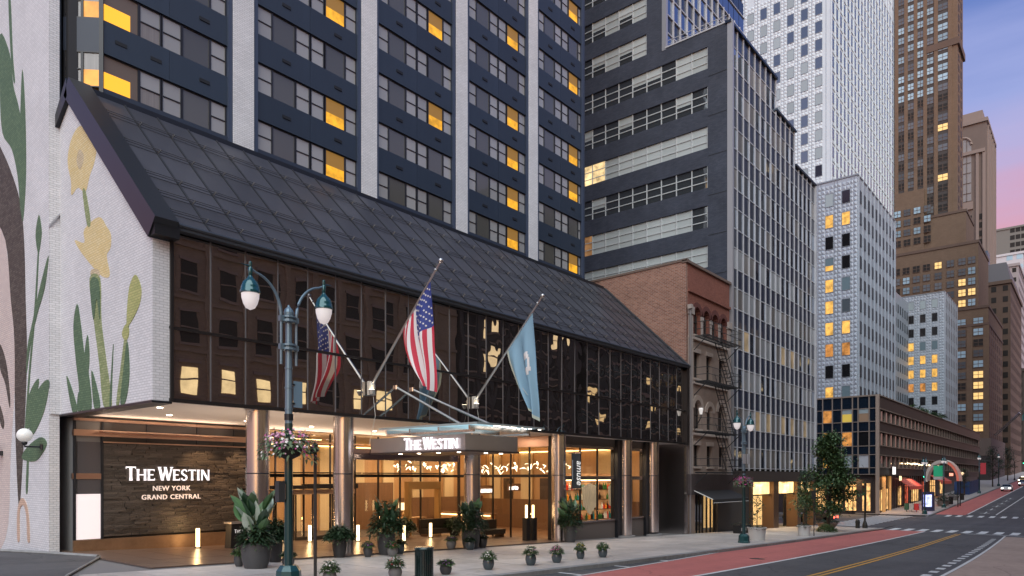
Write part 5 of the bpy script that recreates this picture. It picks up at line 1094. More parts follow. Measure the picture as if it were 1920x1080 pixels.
# street tree
def tree(x, y, z, h, r, lab, n, seed, m1=leafm, m2=leafd, group=None, trunk=.16, base=.28):
    rr = random.Random(seed); t = thing('street_tree', lab, 'tree', (x, y, z), group); tr = M()
    tr.tube([(x, y, z-.1), (x+.06, y, z+h*.22), (x-.05, y+.05, z+h*.5), (x, y, z+h*.92)], [trunk, trunk*.75, trunk*.5, .03], 9); g1, g2 = M(), M()
    cl = []
    for k in range(46):
        u = base+(1-base)*rr.random()**.9; a = rr.uniform(0, 6.283); w = r*(1.05-.82*((u-base)/(1-base))**1.15)*rr.uniform(.35, 1.0)*(.75 if u < base+.08 else 1); c = Vector((x+w*cos(a), y+w*sin(a), z+h*u)); cl.append((c, r*rr.uniform(.18, .36)))
        tr.tube([(x, y, z+h*max(.2, u-.10)), c], [trunk*.28, .012], 5)
    for k in range(n):
        c, q = rr.choice(cl); d = Vector((rr.gauss(0, 1), rr.gauss(0, 1), rr.gauss(0, .75)))*q*.62; p = c+d
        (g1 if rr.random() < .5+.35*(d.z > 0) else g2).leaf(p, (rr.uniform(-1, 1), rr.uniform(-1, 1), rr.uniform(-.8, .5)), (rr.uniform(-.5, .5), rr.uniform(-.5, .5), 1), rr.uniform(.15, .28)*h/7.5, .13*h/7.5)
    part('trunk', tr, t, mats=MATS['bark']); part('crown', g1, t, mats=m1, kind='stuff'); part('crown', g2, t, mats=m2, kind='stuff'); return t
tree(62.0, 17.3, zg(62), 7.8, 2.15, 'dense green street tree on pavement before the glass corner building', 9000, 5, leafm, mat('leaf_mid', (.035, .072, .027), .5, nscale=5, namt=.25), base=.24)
tree(66.5, 20.5, zg(66), 5.4, 1.0, 'thin dark street tree behind the dense one, near the office corner', 1400, 9, leafd, leafd, base=.3)

# ------------------------------------------------------------------ dark brick and glass office building
dbrick = brick('slate_brick', (.044, .051, .074), (.062, .069, .094), (.036, .040, .056), .3, .09, .008, .65, .24, .4)
ob = thing('office_building', 'slate brick office building with striped glass front stepping down westward', 'office building', (65, 26, -2))
O = lambda name, me, **k: part(name, me, ob, **k)
alum = mat('aluminium', (.50, .50, .53), .4, .1); spn = mat('office_spandrel', (.010, .019, .045), .3, nscale=.4, namt=.1, rnd=.12, coat=.3)
og = [reflective_glass('office_glass', (.030, .034, .046), (.80, .88, 1), .34, .012, .03), mat('office_blind', (.26, .265, .28), .2, rnd=.25, coat=.5), mat('office_lit', (.20, .15, .1), .3, emit=.12, ecol=(1, .70, .36), nscale=.9, coat=.4), mat('office_dim', (.16, .148, .145), .2, rnd=.3, coat=.5)]
FP, FZ, FH = 3.22, 3.43, 1.68
tops = lambda i: 38.85 if i < 8 else (36.0 if i < 12 else 32.8)
nb = 17; bw_ = (76.2-54.6)/nb
O('east_core', M().box(54.75, 76.0, 22.9, 44, 2.2, 32.7).box(54.75, 70.0, 22.9, 44, 32.7, 35.9).box(54.75, 64.7, 22.9, 44, 35.9, 38.7), mats=MATS['dark_core'])
gm = [M().box(-bw_/2+.045, bw_/2-.045, -.01, .01, .05, FH-.05).mesh('pane', [m_]) for m_ in og]; sm = M().box(-bw_/2+.045, bw_/2-.045, -.03, .03, .05, FP-FH-.05).mesh('spandrel_panel', [spn])
fl_w = {0: (3, 3, 0, 3), 1: (2, 3, 1, 1), 2: (3, 1, 1, 0), 3: (2, 3, 1, 3), 4: (3, 1, 3, 1), 5: (3, 0, 0, 1), 6: (0, 0, 3, 0), 7: (0, 3, 0, 0), 8: (0, 0, 3, 0), 9: (0, 0, 3, 0), 10: (0, 0, 0, 3)}
for i in range(nb):
    xc = 54.6+bw_*(i+.5)
    for k in range(11):
        z = FZ+FP*k
        if z+FP-.4 > tops(i)+1.5 or z+1 > tops(i): continue
        part('window', gm[R.choice(fl_w[k]) if R.random() < .8 else R.choice((0, 3))], ob, (xc, 22.62, z), rot=(R.uniform(-.006, .006), 0, R.uniform(-.006, .006)))
        if z+FP <= tops(i)+.3: part('spandrel_panel', sm, ob, (xc, 22.64, z+FH))
for i in range(nb+1):
    zt = max(tops(i), tops(max(i-1, 0))); x = 54.6+bw_*i
    O('mullion', M().box(x-.042, x+.042, 22.52, 22.66, FZ-.2, zt+.15), mats=alum)
for k in range(12):
    for dz in (0, FH):
        z = FZ+FP*k+dz
        xe = 76.2 if z < 32.9 else (70 if z < 36.1 else 64.8)
        if z < 39: O('transom', M().box(54.6, xe, 22.57, 22.66, z-.035, z+.035), mats=alum)
O('corner_post', M().box(54.28, 54.56, 22.30, 22.75, 2, 38.95), mats=mat('pale_post', (.42, .42, .45), .4, .5)); O('corner_post', M().box(76.15, 76.4, 22.4, 22.8, 2, 32.9), mats=alum)
O('coping', M().box(54.2, 64.9, 22.4, 22.9, 38.8, 39.0).box(64.6, 70.1, 22.4, 22.9, 35.95, 36.12).box(70.0, 76.4, 22.4, 22.9, 32.75, 32.92), mats=spn)
# east wall: brick bands and ribbon windows (built as strips so the openings are real)
bz = [2.0]
rows = [(37.35-FP*k+.25, 1.78) for k in range(12)]
ew = M(); ws = 24.40; Y1 = 36.9
zt = 38.9
for k, (tp, h) in enumerate(rows[:9]):
    ew.box(54.3, 54.6, 22.76, Y1, tp, zt); ew.box(54.3, 54.6, 22.76, ws, tp-h, tp); zt = tp-h
ew.box(54.3, 54.6, 22.76, Y1, 2, zt)
for j in range(5):        # taller rear part
    tp = 40.85+FP*j; ew.box(54.3, 54.6, 28.3, Y1, tp, tp+FP-1.78); ew.box(54.3, 54.6, 28.3, 29.95, tp-1.78, tp)
ew.box(54.3, 54.6, 28.3, Y1, 38.9, 40.85-1.78)
O('brick_wall', ew, mats=dbrick)
for z_ in [38.9-FP*k-.55 for k in range(1, 10)]: O('wall_joint', M().box(54.285, 54.3, 22.76, 24.35, z_, z_+.05), mats=mat('joint_dark', (.02, .022, .028), .8))
pw = (Y1-ws)/9; wpm = [reflective_glass('ribbon_glass', (.05, .055, .06), (.9, .95, 1), .22, .01, .03), mat('ribbon_blind', (.46, .50, .50), .4, rnd=.12, coat=.3), mat('ribbon_half', (.25, .28, .29), .3, rnd=.2, coat=.3), mat('ribbon_lit', (.5, .38, .18), .4, emit=.75, ecol=(1, .72, .36), nscale=1), mat('ribbon_amber', (.3, .16, .07), .4, emit=.16, ecol=(1, .5, .2), nscale=1.5)]
style = {0: (1, 1, 0, 2, 2, 0, 0, 0, 0), 1: (0, 2, 0, 0, 0, 2, 0, 0, 2), 2: (1, 1, 1, 1, 1, 1, 1, 3, 3), 3: (0, 0, 0, 0, 0, 0, 0, 2, 0), 4: (0, 1, 1, 1, 1, 1, 1, 1, 4), 5: (1, 1, 1, 1, 1, 1, 1, 1, 1), 6: (1, 1, 1, 2, 1, 1, 1, 1, 1)}
wfm = mat('ribbon_frame', (.50, .52, .53), .5)
def ribbon(k, tp, h, y0, n, sty):
    fm = M().box(-.03, .03, -.03, .03, 0, h)
    rfm = FM.setdefault(('rf', h), M().box(-.03, .06, -.04, .04, 0, h).mesh('window', [wfm]))
    for i in range(n):
        y = y0+pw*i
        o = part('window', M().box(54.36, 54.42, y, y+.07, tp-h, tp).box(54.37, 54.40, y+.07, y+pw, tp-h*.36, tp-h*.32).box(54.37, 54.40, y+.07, y+pw, tp-h*.72, tp-h*.68), ob, mats=wfm)
        s_ = sty[i % len(sty)]
        if s_ == 2: part('pane', M().box(54.42, 54.44, y+.03, y+pw+.03, tp-h*.5, tp), o, mats=wpm[1]); part('pane', M().box(54.42, 54.44, y+.03, y+pw+.03, tp-h, tp-h*.5), o, mats=wpm[0])
        else: part('pane', M().box(54.42, 54.44, y+.03, y+pw+.03, tp-h, tp), o, mats=wpm[s_])
for k, (tp, h) in enumerate(rows[:8]): ribbon(k, tp, h, ws, 9, style.get(k, style[5]))
for j in range(3): ribbon(j, 40.85+FP*j, 1.78, 29.95, 5, (1, 2, 1, 2, 0))
O('rear_block', M().box(54.75, 72, 28.6, 44, 38.7, 55), mats=MATS['dark_core'])
# set-back upper front
for i in range(13):
    xc = 54.6+1.33*(i+.5); me = FM.setdefault('ubw', M().box(-.62, .62, -.01, .01, .05, FH-.05).mesh('pane', [og[0]])); ms = FM.setdefault('ubs', M().box(-.62, .62, -.03, .03, .05, FP-FH-.05).mesh('spandrel_panel', [spn]))
    for k in range(4):
        part('window', me, ob, (xc, 28.36, 38.9+FP*k), rot=(R.uniform(-.01, .01), 0, R.uniform(-.01, .01)))
        if k < 3 or 1: part('spandrel_panel', ms, ob, (xc, 28.4, 38.9+FP*k+FH))
for i in range(14): O('mullion', M().box(54.6+1.33*i-.045, 54.6+1.33*i+.045, 28.2, 28.5, 38.6, 48.7 if i > 2 else 52), mats=alum)
for k in range(4):
    for dz in (0, FH): O('transom', M().box(54.6, 71.9, 28.25, 28.45, 38.9+FP*k+dz-.045, 38.9+FP*k+dz+.045), mats=alum)
O('corner_post', M().box(54.28, 54.58, 28.1, 28.5, 38.8, 52), mats=MATS['pale_post'])
O('terrace_rail', M().tube([(54.5, 22.9, 39.6), (54.5, 28, 39.6)], .03, 5).tube([(54.5, 22.9, 39.3), (54.5, 28, 39.3)], .02, 5), mats=alum); O('terrace_edge', M().box(54.25, 54.62, 22.76, 28.2, 38.9, 39.02), mats=alum)
# ground floor lobby, lit
O('lobby_fascia', M().box(54.3, 76.4, 22.3, 22.9, 2.3, 3.2), mats=mat('office_fascia', (.06, .048, .044), .5)); O('lobby_soffit', M().box(54.3, 76.4, 22.4, 27, 2.28, 2.32), mats=MATS['lobby_ceiling'])
O('lobby_back', M().box(58.6, 76.2, 26.6, 26.8, -3, 2.3), mats=mat('lobby_curtain', (.62, .50, .32), .8, nscale=8, namt=.10, stretch=(1, 1, .02), emit=.55, ecol=(1, .66, .28)))
O('lobby_transom_light', M().box(58.7, 63.5, 22.7, 22.76, 1.2, 2.26).box(65.2, 70, 22.7, 22.76, 1.2, 2.26).box(71.3, 74.9, 22.7, 22.76, 1.2, 2.26), mats=mat('lit_transom', (.6, .45, .25), .5, emit=1.25, ecol=(1, .68, .28), nscale=.6))
for x, w in ((58.2, .5), (63.6, 1.3), (70.1, 1.0), (75.0, .9)): O('bronze_pier', M().box(x, x+w, 22.35, 23.4, -3, 2.3), mats=mat('bronze_pier', (.16, .09, .05), .4, .5))
O('door_bar', M().box(58.7, 75, 22.66, 22.8, 1.08, 1.2), mats=bronze)
O('dark_opening', M().box(71.2, 73.6, 24, 24.1, -3, 1.1), mats=MATS['verge_black'])
O('shop_side', M().box(54.3, 58.2, 22.5, 22.8, -2.5, 2.3), mats=MATS['dark_shop_wall'])
for xx in (61, 67.5, 73): lamp('lobby_lamp', 'AREA', (xx, 23.6, 2.1), 120, (1, .68, .34), ob, 2.0)
lamp('lobby_lamp', 'AREA', (61, 22.0, 2.0), 50, (1, .70, .36), ob, 1.5); lamp('lobby_lamp', 'AREA', (68, 22.0, 2.0), 50, (1, .70, .36), ob, 1.5)
# ------------------------------------------------------------------ stainless tower, its wings and podium
def embossed(name, col, sc, strength, metal=.55, rough=.34):
    m = mat(name, col, rough, metal); t = m.node_tree; p = t.nodes['Principled BSDF']
    g = N(t, 'ShaderNodeNewGeometry'); mp_ = N(t, 'ShaderNodeMapping'); mp_.inputs['Rotation'].default_value = (.6, .5, .78); t.links.new(g.outputs['Position'], mp_.inputs[0])
    v = N(t, 'ShaderNodeTexVoronoi', feature='F1', distance='MANHATTAN'); v.inputs['Scale'].default_value = sc; t.links.new(mp_.outputs[0], v.inputs['Vector'])
    b = N(t, 'ShaderNodeBump'); b.inputs['Strength'].default_value = strength; b.inputs['Distance'].default_value = .12; t.links.new(v.outputs['Distance'], b.inputs['Height']); t.links.new(b.outputs[0], p.inputs['Normal'])
    return m
ss = mat('embossed_steel', (.64, .70, .74), .5, .1, nscale=.3, namt=.05); ss2 = mat('embossed_steel_wing', (.40, .44, .50), .42, .2, nscale=.4, namt=.08)
win_sky = [mat('tower_blind', (.36, .42, .44), .35, rnd=.12, coat=.3), reflective_glass('tower_glass', (.10, .12, .14), (.8, .85, .9), .18, .01, .05)]
wdark = mat('wing_dark_pane', (.012, .012, .014), .1, coat=.5); wlit = [mat('wing_lit', (.3, .2, .05), .4, emit=.62, ecol=(1, .50, .10), nscale=1.3, namt=.24), mat('wing_amber', (.2, .08, .02), .4, emit=.38, ecol=(1, .42, .10), nscale=1.3, namt=.26)]; wpale = mat('wing_pale_pane', (.14, .20, .23), .3, coat=.3)
tw = thing('steel_tower', 'pale tower of embossed steel panels rising behind the office building', 'tower', (146, 50, 0))
part('shaft', M().box(123.4, 169.5, 34, 80, 0, 130), tw, mats=ss)
def relief(w, h, nx, nz, d, m_):
    g = M()
    for a in range(nx):
        for b in range(nz):
            y0, y1, z0, z1 = -w/2+w*a/nx+.03, -w/2+w*(a+1)/nx-.03, h*b/nz+.03, h*(b+1)/nz-.03; ap = (-d, y0+(y1-y0)*(.3 if (a+b) % 2 else .7), (z0+z1)/2)
            g.add([(0, y0, z0), (0, y1, z0), (0, y1, z1), (0, y0, z1), ap], [(0, 1, 4), (1, 2, 4), (2, 3, 4), (3, 0, 4)])
    return g.mesh('steel_panel', [m_])
strip1, span1 = relief(1.1, 3.0, 2, 5, .07, ss), relief(1.14, 1.14, 2, 2, .07, ss)
strip2, span2 = relief(1.05, 3.1, 2, 5, .075, ss2), relief(1.1, 1.2, 2, 2, .06, ss2)
fm_ = mat('tower_frame', (.30, .33, .36), .4, .5)
fr_m = M().box(-.05, .05, -.58, -.52, -.06, 1.84).box(-.05, .05, .52, .58, -.06, 1.84).box(-.05, .05, -.52, .52, -.06, 0).box(-.05, .05, -.52, .52, 1.78, 1.84).mesh('window', [fm_])
pm_ = {m_.name: M().box(-.03, .03, -.52, .52, 0, 1.78).mesh('pane', [m_]) for m_ in win_sky+wlit+[wdark, wpale]}
ph_ = {m_.name: M().box(-.03, .03, -.52, .52, 0, .7).mesh('pane', [m_]) for m_ in wlit}
def ewin(root, x, y, z, m_, half=None):
    o = part('window', fr_m, root, (x, y, z)); part('pane', pm_[m_.name], o, (x, y, z))
    if half: part('pane', ph_[half.name], o, (x-.02, y, z))
for c in range(8):
    for r_ in range(-2, 11):
        y = 35.9+2.3*c; z = 52.9+3.0*r_
        if r_ < 0 and c < 1: continue
        if z > 92-0: continue
        ewin(tw, 123.36, y, z, wdark if (c == 0 and r_ == 0) else win_sky[0 if R.random() < .28+.09*c else 1])
for c in range(8):
    for r_ in range(-2, 13):
        part('steel_panel', strip1, tw, (123.39, 37.05+2.3*c, 52.9+3*r_)); part('steel_panel', span1, tw, (123.39, 35.9+2.3*c, 52.9+3*r_+1.86))
for c in range(9): part('panel_seam', M().box(123.37, 123.4, 34.75+2.3*c-.03, 34.75+2.3*c+.03, 30, 130), tw, mats=fm_)
g = M()
for c in range(20):
    for r_ in range(-4, 18):
        x = 124.6+2.3*c; z = 52.9+3.0*r_
        if z < 100: g.box(x-.45, x+.45, 33.94, 33.99, z, z+1.78)
part('windows', g, tw, mats=mat('tower_dark_pane', (.05, .06, .075), .2, coat=.4), kind='stuff')
g = M()
for c in range(21): x = 123.45+2.3*c; g.box(x-.14, x+.14, 33.8, 33.99, 20, 130)
for r_ in range(-5, 26): g.box(123.4, 169.5, 33.9, 33.995, 52.2+3*r_, 52.3+3*r_)
part('fins', g, tw, mats=ss, kind='stuff')
part('parapet_edge', M().box(169.3, 169.6, 33.8, 34.2, 0, 130), tw, mats=fm_)
wg = thing('steel_wing', 'lower embossed steel wing with amber windows in front of the pale tower', 'building', (120, 28, 0))
part('block', M().box(108, 132.6, 26.2, 40, 5, 45.4), wg, mats=ss2); part('coping', M().box(107.9, 132.7, 26.1, 40, 45.4, 45.6), wg, mats=fm_)
A_, B_, D_, P_ = wlit[0], wlit[1], wdark, wpale
ww = [(win_sky[0], D_), (A_, A_), (D_, D_), (P_, D_), (A_, P_), (A_, win_sky[1]), (A_, A_), (B_, B_), (D_, D_), (A_, P_), (D_, D_)]
for r_, (a, b) in enumerate(ww):
    for y, m_ in ((29.95, a), (27.7, b)):
        ewin(wg, 107.96, y, 41.85-3.1*r_, m_, A_ if (r_ == 3 and m_ is P_) else None)
for c in range(4): part('panel_seam', M().box(107.96, 108, 26.6+2.25*c-.04, 26.6+2.25*c+.04, 13, 45.4), wg, mats=fm_); part('panel_seam', M().box(107.96, 108, 27.0+2.25*c-.04, 27.0+2.25*c+.04, 13, 45.4), wg, mats=fm_)
for r_ in range(10):
    for y in (26.75, 28.85, 31.05): part('steel_panel', strip2, wg, (107.99, y, 41.85-3.1*r_))
    for y in (27.7, 29.95): part('steel_panel', span2, wg, (107.99, y, 41.85-3.1*r_+1.86))
nwm = {m_.name: M().box(-.45, .45, -.03, .03, 0, 1.75).mesh('window', [m_]) for m_ in (mat('wing_grey_pane', (.06, .07, .085), .5, rnd=.3, spec=.2), wdark)}
for c in range(10):
    for r_ in range(10): part('window', nwm['wing_grey_pane'], wg, (109.6+2.3*c, 26.15, 41.85-3.1*r_))
for c in range(11): part('fin', M().box(108.4+2.3*c-.12, 108.4+2.3*c+.12, 26.02, 26.19, 13, 45.4), wg, mats=ss2)
w2 = thing('steel_wing', 'smaller far embossed steel wing with a band of amber windows', 'building', (188, 30, 0))
part('block', M().box(180, 198, 26, 46, 5, 43.5), w2, mats=ss2); part('coping', M().box(179.9, 198.1, 25.9, 46, 43.5, 43.7), w2, mats=fm_)
lit2 = {3: 2, 4: 2, 5: 2, 6: 1}
for r_ in range(9):
    for c, y in enumerate((27.9, 30.2, 32.5, 34.9)):
        m_ = A_ if r_ in (3, 4, 5) and R.random() < .85 else (B_ if r_ == 6 and c > 0 else (A_ if r_ == 6 else (win_sky[0] if r_ == 0 else D_)))
        if r_ == 3 and c < 2: m_ = P_
        ewin(w2, 179.96, y, 40.4-3.07*r_, m_)
for r_ in range(9):
    for y in (26.6, 29.05, 31.35, 33.7): part('steel_panel', strip2, w2, (179.99, y, 40.4-3.07*r_))
    for y in (27.9, 30.2, 32.5, 34.9): part('steel_panel', span2, w2, (179.99, y, 40.4-3.07*r_+1.86))
for c in range(5): part('panel_seam', M().box(179.96, 180, 26.9+2.3*c-.04, 26.9+2.3*c+.04, 13, 43.5), w2, mats=fm_)
for c in range(7):
    for r_ in range(9): part('window', nwm['wing_grey_pane'], w2, (181.4+2.4*c, 25.95, 40.4-3.07*r_))
part('fins', (lambda g: [g.box(180.2+2.4*c-.12, 180.2+2.4*c+.12, 25.8, 25.99, 13, 43.5) for c in range(8)] and g)(M()), w2, mats=ss2)
w3 = thing('steel_wing', 'middle embossed steel wing stepping down beside the pale tower', 'building', (156, 36, 0))
part('block', M().box(140, 180, 33, 44, 5, 42), w3, mats=ss2); part('windows', (lambda g: [g.box(141+2.3*c, 141.9+2.3*c, 32.94, 32.99, 10+3.1*r_, 11.8+3.1*r_) for c in range(17) for r_ in range(10)] and g)(M()), w3, mats=MATS['wing_grey_pane'], kind='stuff')
# podium across the avenue
pd = thing('corner_podium', 'low glass corner building with brown fins across the avenue', 'building', (150, 28, -2))
navg = reflective_glass('podium_navy_glass', (.010, .018, .032), (.6, .75, 1), .25, .01, .03); pfr = mat('podium_frame', (.23, .18, .15), .5); pbr = mat('podium_brown', (.042, .034, .032), .5, nscale=.6)
part('core', M().box(106.2, 213, 23.4, 40, 3.2, 13.7), pd, mats=MATS['dark_core'])
cols = [(31.6, 30.4, 0), (30.25, 29.1, 1), (28.95, 27.85, 0), (27.7, 26.45, 1), (26.3, 25.75, 0), (25.55, 24.35, 1), (24.15, 23.5, 0)]
bands = [(12.25, 13.85, 's'), (10.45, 12.15, 'w'), (9.1, 10.35, 's'), (7.1, 9.0, 'w'), (5.9, 7.0, 's'), (4.1, 5.8, 'w'), (3.2, 4.0, 's')]
wmap = {(1, 1): wlit[1], (3, 1): wlit[0], (3, 3): wlit[1], (1, 3): mat('olive_lit', (.3, .24, .05), .4, emit=.35, ecol=(.9, .62, .10)), (1, 5): mat('podium_blind', (.18, .13, .10), .4, emit=.06, ecol=(1, .6, .3)), (3, 5): wdark, (5, 5): mat('white_blind', (.45, .47, .5), .5), (5, 3): MATS['tower_blind'], (5, 1): wlit[0]}
for bi, (z0, z1, ty) in enumerate(bands):
    for ci, (ya, yb, w_) in enumerate(cols):
        m_ = wmap.get((bi, ci), navg) if (ty == 'w' and w_) else navg
        o = part('window' if (ty == 'w' and w_) else 'glass_panel', M().box(106.1, 106.18, yb, ya, z0, z1), pd, mats=m_)
        if ty == 'w' and w_ and ci in (3, 5) and bi == 1: part('blind', M().box(106.07, 106.1, yb, ya, z0+1.1, z1), o, mats=MATS['tower_blind'])
    part('frame_rail', M().box(106.0, 106.2, 23.3, 32, z0-.1, z0), pd, mats=pfr)
part('frame_rail', M().box(105.95, 106.2, 23.3, 32, 13.85, 14.05), pd, mats=pfr)
for y in (30.32, 29.02, 27.78, 26.38, 25.65, 24.25): part('frame_post', M().box(105.98, 106.2, y-.07, y+.07, 3.1, 13.9), pd, mats=pfr)
part('corner_post', M().box(105.9, 106.4, 23.0, 23.42, -3, 14.05), pd, mats=mat('podium_post', (.36, .28, .23), .5, .2))
for z0, z1 in ((12.2, 13.95), (9.0, 10.4), (5.8, 7.1), (3.0, 4.1)): part('brown_band', M().box(106.4, 213, 23.1, 23.4, z0, z1), pd, mats=pbr)
for z in (13.95, 12.15, 10.45, 9.0, 7.1, 5.8, 4.1): part('frame_rail', M().box(106.4, 213, 22.95, 23.2, z-.06, z+.06), pd, mats=pfr)
for z0, z1 in ((10.4, 12.2), (7.1, 9.0), (4.1, 5.8)): part('window_strip', M().box(106.4, 213, 23.34, 23.38, z0, z1), pd, mats=reflective_glass('fin_glass', (.05, .043, .04), (.8, .75, .75), .2, 0, .08))
fin = M().box(-.16, .16, -.06, .13, 0, 1.75).mesh('fin', [pfr])
for i in range(36):
    for z in (10.45, 7.15, 4.1): part('fin', fin, pd, (107.6+2.95*i, 23.2, z))
sf = mat('podium_shop_lit', (.5, .3, .12), .5, emit=.8, ecol=(1, .56, .20), nscale=1.4, namt=.34); sfd = mat('podium_shop_dark', (.04, .03, .03), .4)
part('shop_wall', M().box(106.6, 213, 23.6, 24.2, -3, 3), pd, mats=sfd); part('shop_wall', M().box(106.5, 106.8, 24, 40, -3, 3.1), pd, mats=sfd)
for x0, x1, m_ in ((107.5, 110, sf), (111.5, 113.5, sf), (121, 123, sf), (126, 128, mat('shop_red', (.3, .05, .03), .5, emit=.45, ecol=(1, .18, .09), nscale=1.5, namt=.34)), (131, 136, sf), (140, 143, MATS['shop_red']), (147, 152, sf), (158, 160, sf)):
    part('shop_window', M().box(x0, x1, 23.5, 23.58, zg(x0)+.3, zg(x0)+3.2), pd, mats=m_)
for y0, y1 in ((24.2, 25.2), (26, 27.4), (27.8, 29.2), (30, 31.5)): part('shop_window', M().box(106.4, 106.48, y0, y1, -1.9, 1.9), pd, mats=sf)
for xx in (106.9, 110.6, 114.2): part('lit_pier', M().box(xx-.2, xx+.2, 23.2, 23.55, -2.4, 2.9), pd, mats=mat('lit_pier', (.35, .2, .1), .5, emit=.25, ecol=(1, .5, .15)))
lamp('shop_lamp', 'AREA', (105.2, 27, 2.5), 160, (1, .6, .25), pd, 3, rot=(0, 0, 0)); lamp('shop_lamp', 'AREA', (111, 22.3, 2.7), 140, (1, .55, .25), pd, 3); lamp('shop_lamp', 'AREA', (126, 22.3, 2.7), 140, (1, .35, .2), pd, 3)
for k, (x, y) in enumerate(((140, 26), (156, 25.5))): t = thing('roof_shrub', ('left' if k == 0 else 'right')+' clump of shrubs on the podium roof before the far steel wing', 'shrub', (x, y, 14)); part('foliage', foliage(x, y, 13.9, 3.2, 1.6, 500, .6), t, mats=leafm, kind='stuff')
part('roof_deck', M().box(106.4, 213, 23.4, 40, 13.75, 13.9), pd, mats=pbr)
g = M()
for k in range(46): x = R.uniform(118, 150); g.sph((x, 22.9-R.random()*.3, R.uniform(4.8, 5.0)), .085, 6, 4)
part('string_lights', g, pd, mats=emis('bulb_glow', (1, .72, .4), 4), kind='stuff')
t = thing('shop_awning', 'red glowing shop awning under the podium across the avenue', 'awning', (124, 22, 2)); part('awning_cloth', M().hexa([(118.5, 21.6, 1.3), (129, 21.6, 1.3), (129, 23.08, 2.4), (118.5, 23.08, 2.4), (118.5, 21.6, 1.4), (129, 21.6, 1.4), (129, 23.08, 2.5), (118.5, 23.08, 2.5)]), t, mats=mat('awning_red', (.26, .05, .04), .7, emit=.10, ecol=(1, .15, .1))); part('valance', M().box(118.5, 129, 21.58, 21.6, .9, 1.35), t, mats=MATS['awning_red'])
t = thing('shop_awning', 'farther red awning right of the arch sign', 'awning', (150, 22, 2.2)); part('awning_cloth', M().hexa([(144, 21.4, 2.0), (156, 21.4, 2.0), (156, 23.08, 3.1), (144, 23.08, 3.1), (144, 21.4, 2.1), (156, 21.4, 2.1), (156, 23.08, 3.2), (144, 23.08, 3.2)]), t, mats=MATS['awning_red']); part('valance', M().box(144, 156, 21.38, 21.4, 1.6, 2.05), t, mats=MATS['awning_red'])
# ------------------------------------------------------------------ brown skyscraper
brown = brick('brown_brick', (.18, .118, .078), (.20, .132, .088), (.15, .098, .07), .6, .2, .012, .8, .12, .3)
brow2 = mat('brown_stone', (.135, .085, .062), .8, nscale=.12, namt=.14)
grey_w = [mat('sky_reflection_pane', (.36, .50, .58), .25, rnd=.3, coat=.4), mat('grey_pane', (.13, .14, .15), .25, rnd=.3, coat=.4), mat('dark_brown_pane', (.03, .026, .024), .5, spec=.2), mat('warm_pane', (.3, .22, .1), .4, emit=.8, ecol=(1, .62, .22))]  # blue panes carry the reflected sky in their base colour
bt = thing('brown_tower', 'tall brown brick skyscraper with setbacks beyond the white tower', 'skyscraper', (260, 40, 0))
part('shaft', M().box(245, 256, 32.15, 66, 0, 185), bt, mats=brown)
part('setback', M().box(243.6, 260, 29.8, 66, 0, 81), bt, mats=brown); part('setback', M().box(242, 266, 26.6, 66, 0, 71), bt, mats=brown); part('base_block', M().box(240, 278, 24.0, 66, -2, 51.4), bt, mats=brown)
part('setback', M().box(243.2, 245.2, 40.5, 50, 0, 90), bt, mats=brown)
for z, x, y in ((51.4, 239.8, 23.8), (46.5, 239.8, 23.8)): part('cornice', M().box(x, 278, y, 66, z-.4, z+.25), bt, mats=brow2)
part('cornice', M().box(241.8, 266, 26.4, 66, 70.4, 71.2), bt, mats=brow2); part('cornice', M().box(243.4, 260, 29.6, 66, 80.6, 81.3), bt, mats=brow2)
part('cornice', M().box(244.6, 257.0, 31.6, 40, 131, 133), bt, mats=brow2)
bw1 = {}
def bwn(w, m_):
    k = (w, m_.name)
    if k not in bw1: bw1[k] = (M().box(-.06, .06, -w/2-.12, -w/2, -.1, 1.9).box(-.06, .06, w/2, w/2+.12, -.1, 1.9).box(-.06, .06, -w/2, w/2, -.1, 0).box(-.06, .06, -w/2, w/2, .86, .98).box(-.06, .06, -.06, .06, 0, 1.9).mesh('window', [brow2]), M().box(-.03, .03, -w/2, w/2, 0, 1.85).mesh('pane', [m_]))
    return bw1[k]
sp_m = mat('brown_spandrel', (.055, .042, .036), .6)
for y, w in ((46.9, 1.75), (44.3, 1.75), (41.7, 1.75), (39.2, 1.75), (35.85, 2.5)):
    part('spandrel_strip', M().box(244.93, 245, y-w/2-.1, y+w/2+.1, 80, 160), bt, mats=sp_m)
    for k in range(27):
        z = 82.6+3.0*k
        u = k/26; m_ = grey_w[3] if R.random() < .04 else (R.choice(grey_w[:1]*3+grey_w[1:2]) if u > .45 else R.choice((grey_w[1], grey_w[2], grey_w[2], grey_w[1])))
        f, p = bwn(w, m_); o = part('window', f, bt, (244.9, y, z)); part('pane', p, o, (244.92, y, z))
for y in (48.2, 45.6, 43.0, 40.45, 37.6, 34.0): part('pier', M().box(244.7, 245, y-.5, y+.5, 70, 185), bt, mats=brown)
for lev, xf, z0, z1, ys in ((1, 241.97, 52.5, 69, (33.5, 30.6, 28.2)), (2, 241.97, 52.5, 69, (47.6, 45, 42.3, 39.6, 36.6)), (3, 239.97, 16, 50, (30.6, 26.4))):
    for y in ys:
        for k in range(int((z1-z0)/3.05)):
            m_ = grey_w[3] if R.random() < .09 else R.choice((grey_w[1], grey_w[0], grey_w[2])); f, p = bwn(1.75 if lev < 3 else 2.3, m_); z = z0+3.05*k
            o = part('window', f, bt, (xf-.08, y, z)); part('pane', p, o, (xf-.06, y, z))
for y in (47.6, 45, 42.3, 39.6):
    for k in range(4):
        f, p = bwn(1.75, R.choice((grey_w[1], grey_w[2], grey_w[0]))); o = part('window', f, bt, (243.1, y, 73.6+3.05*k)); part('pane', p, o, (243.12, y, 73.6+3.05*k))
for y in (28.5, 24.5): part('pier', M().box(239.7, 240, y-.7, y+.7, 0, 46), bt, mats=brown)
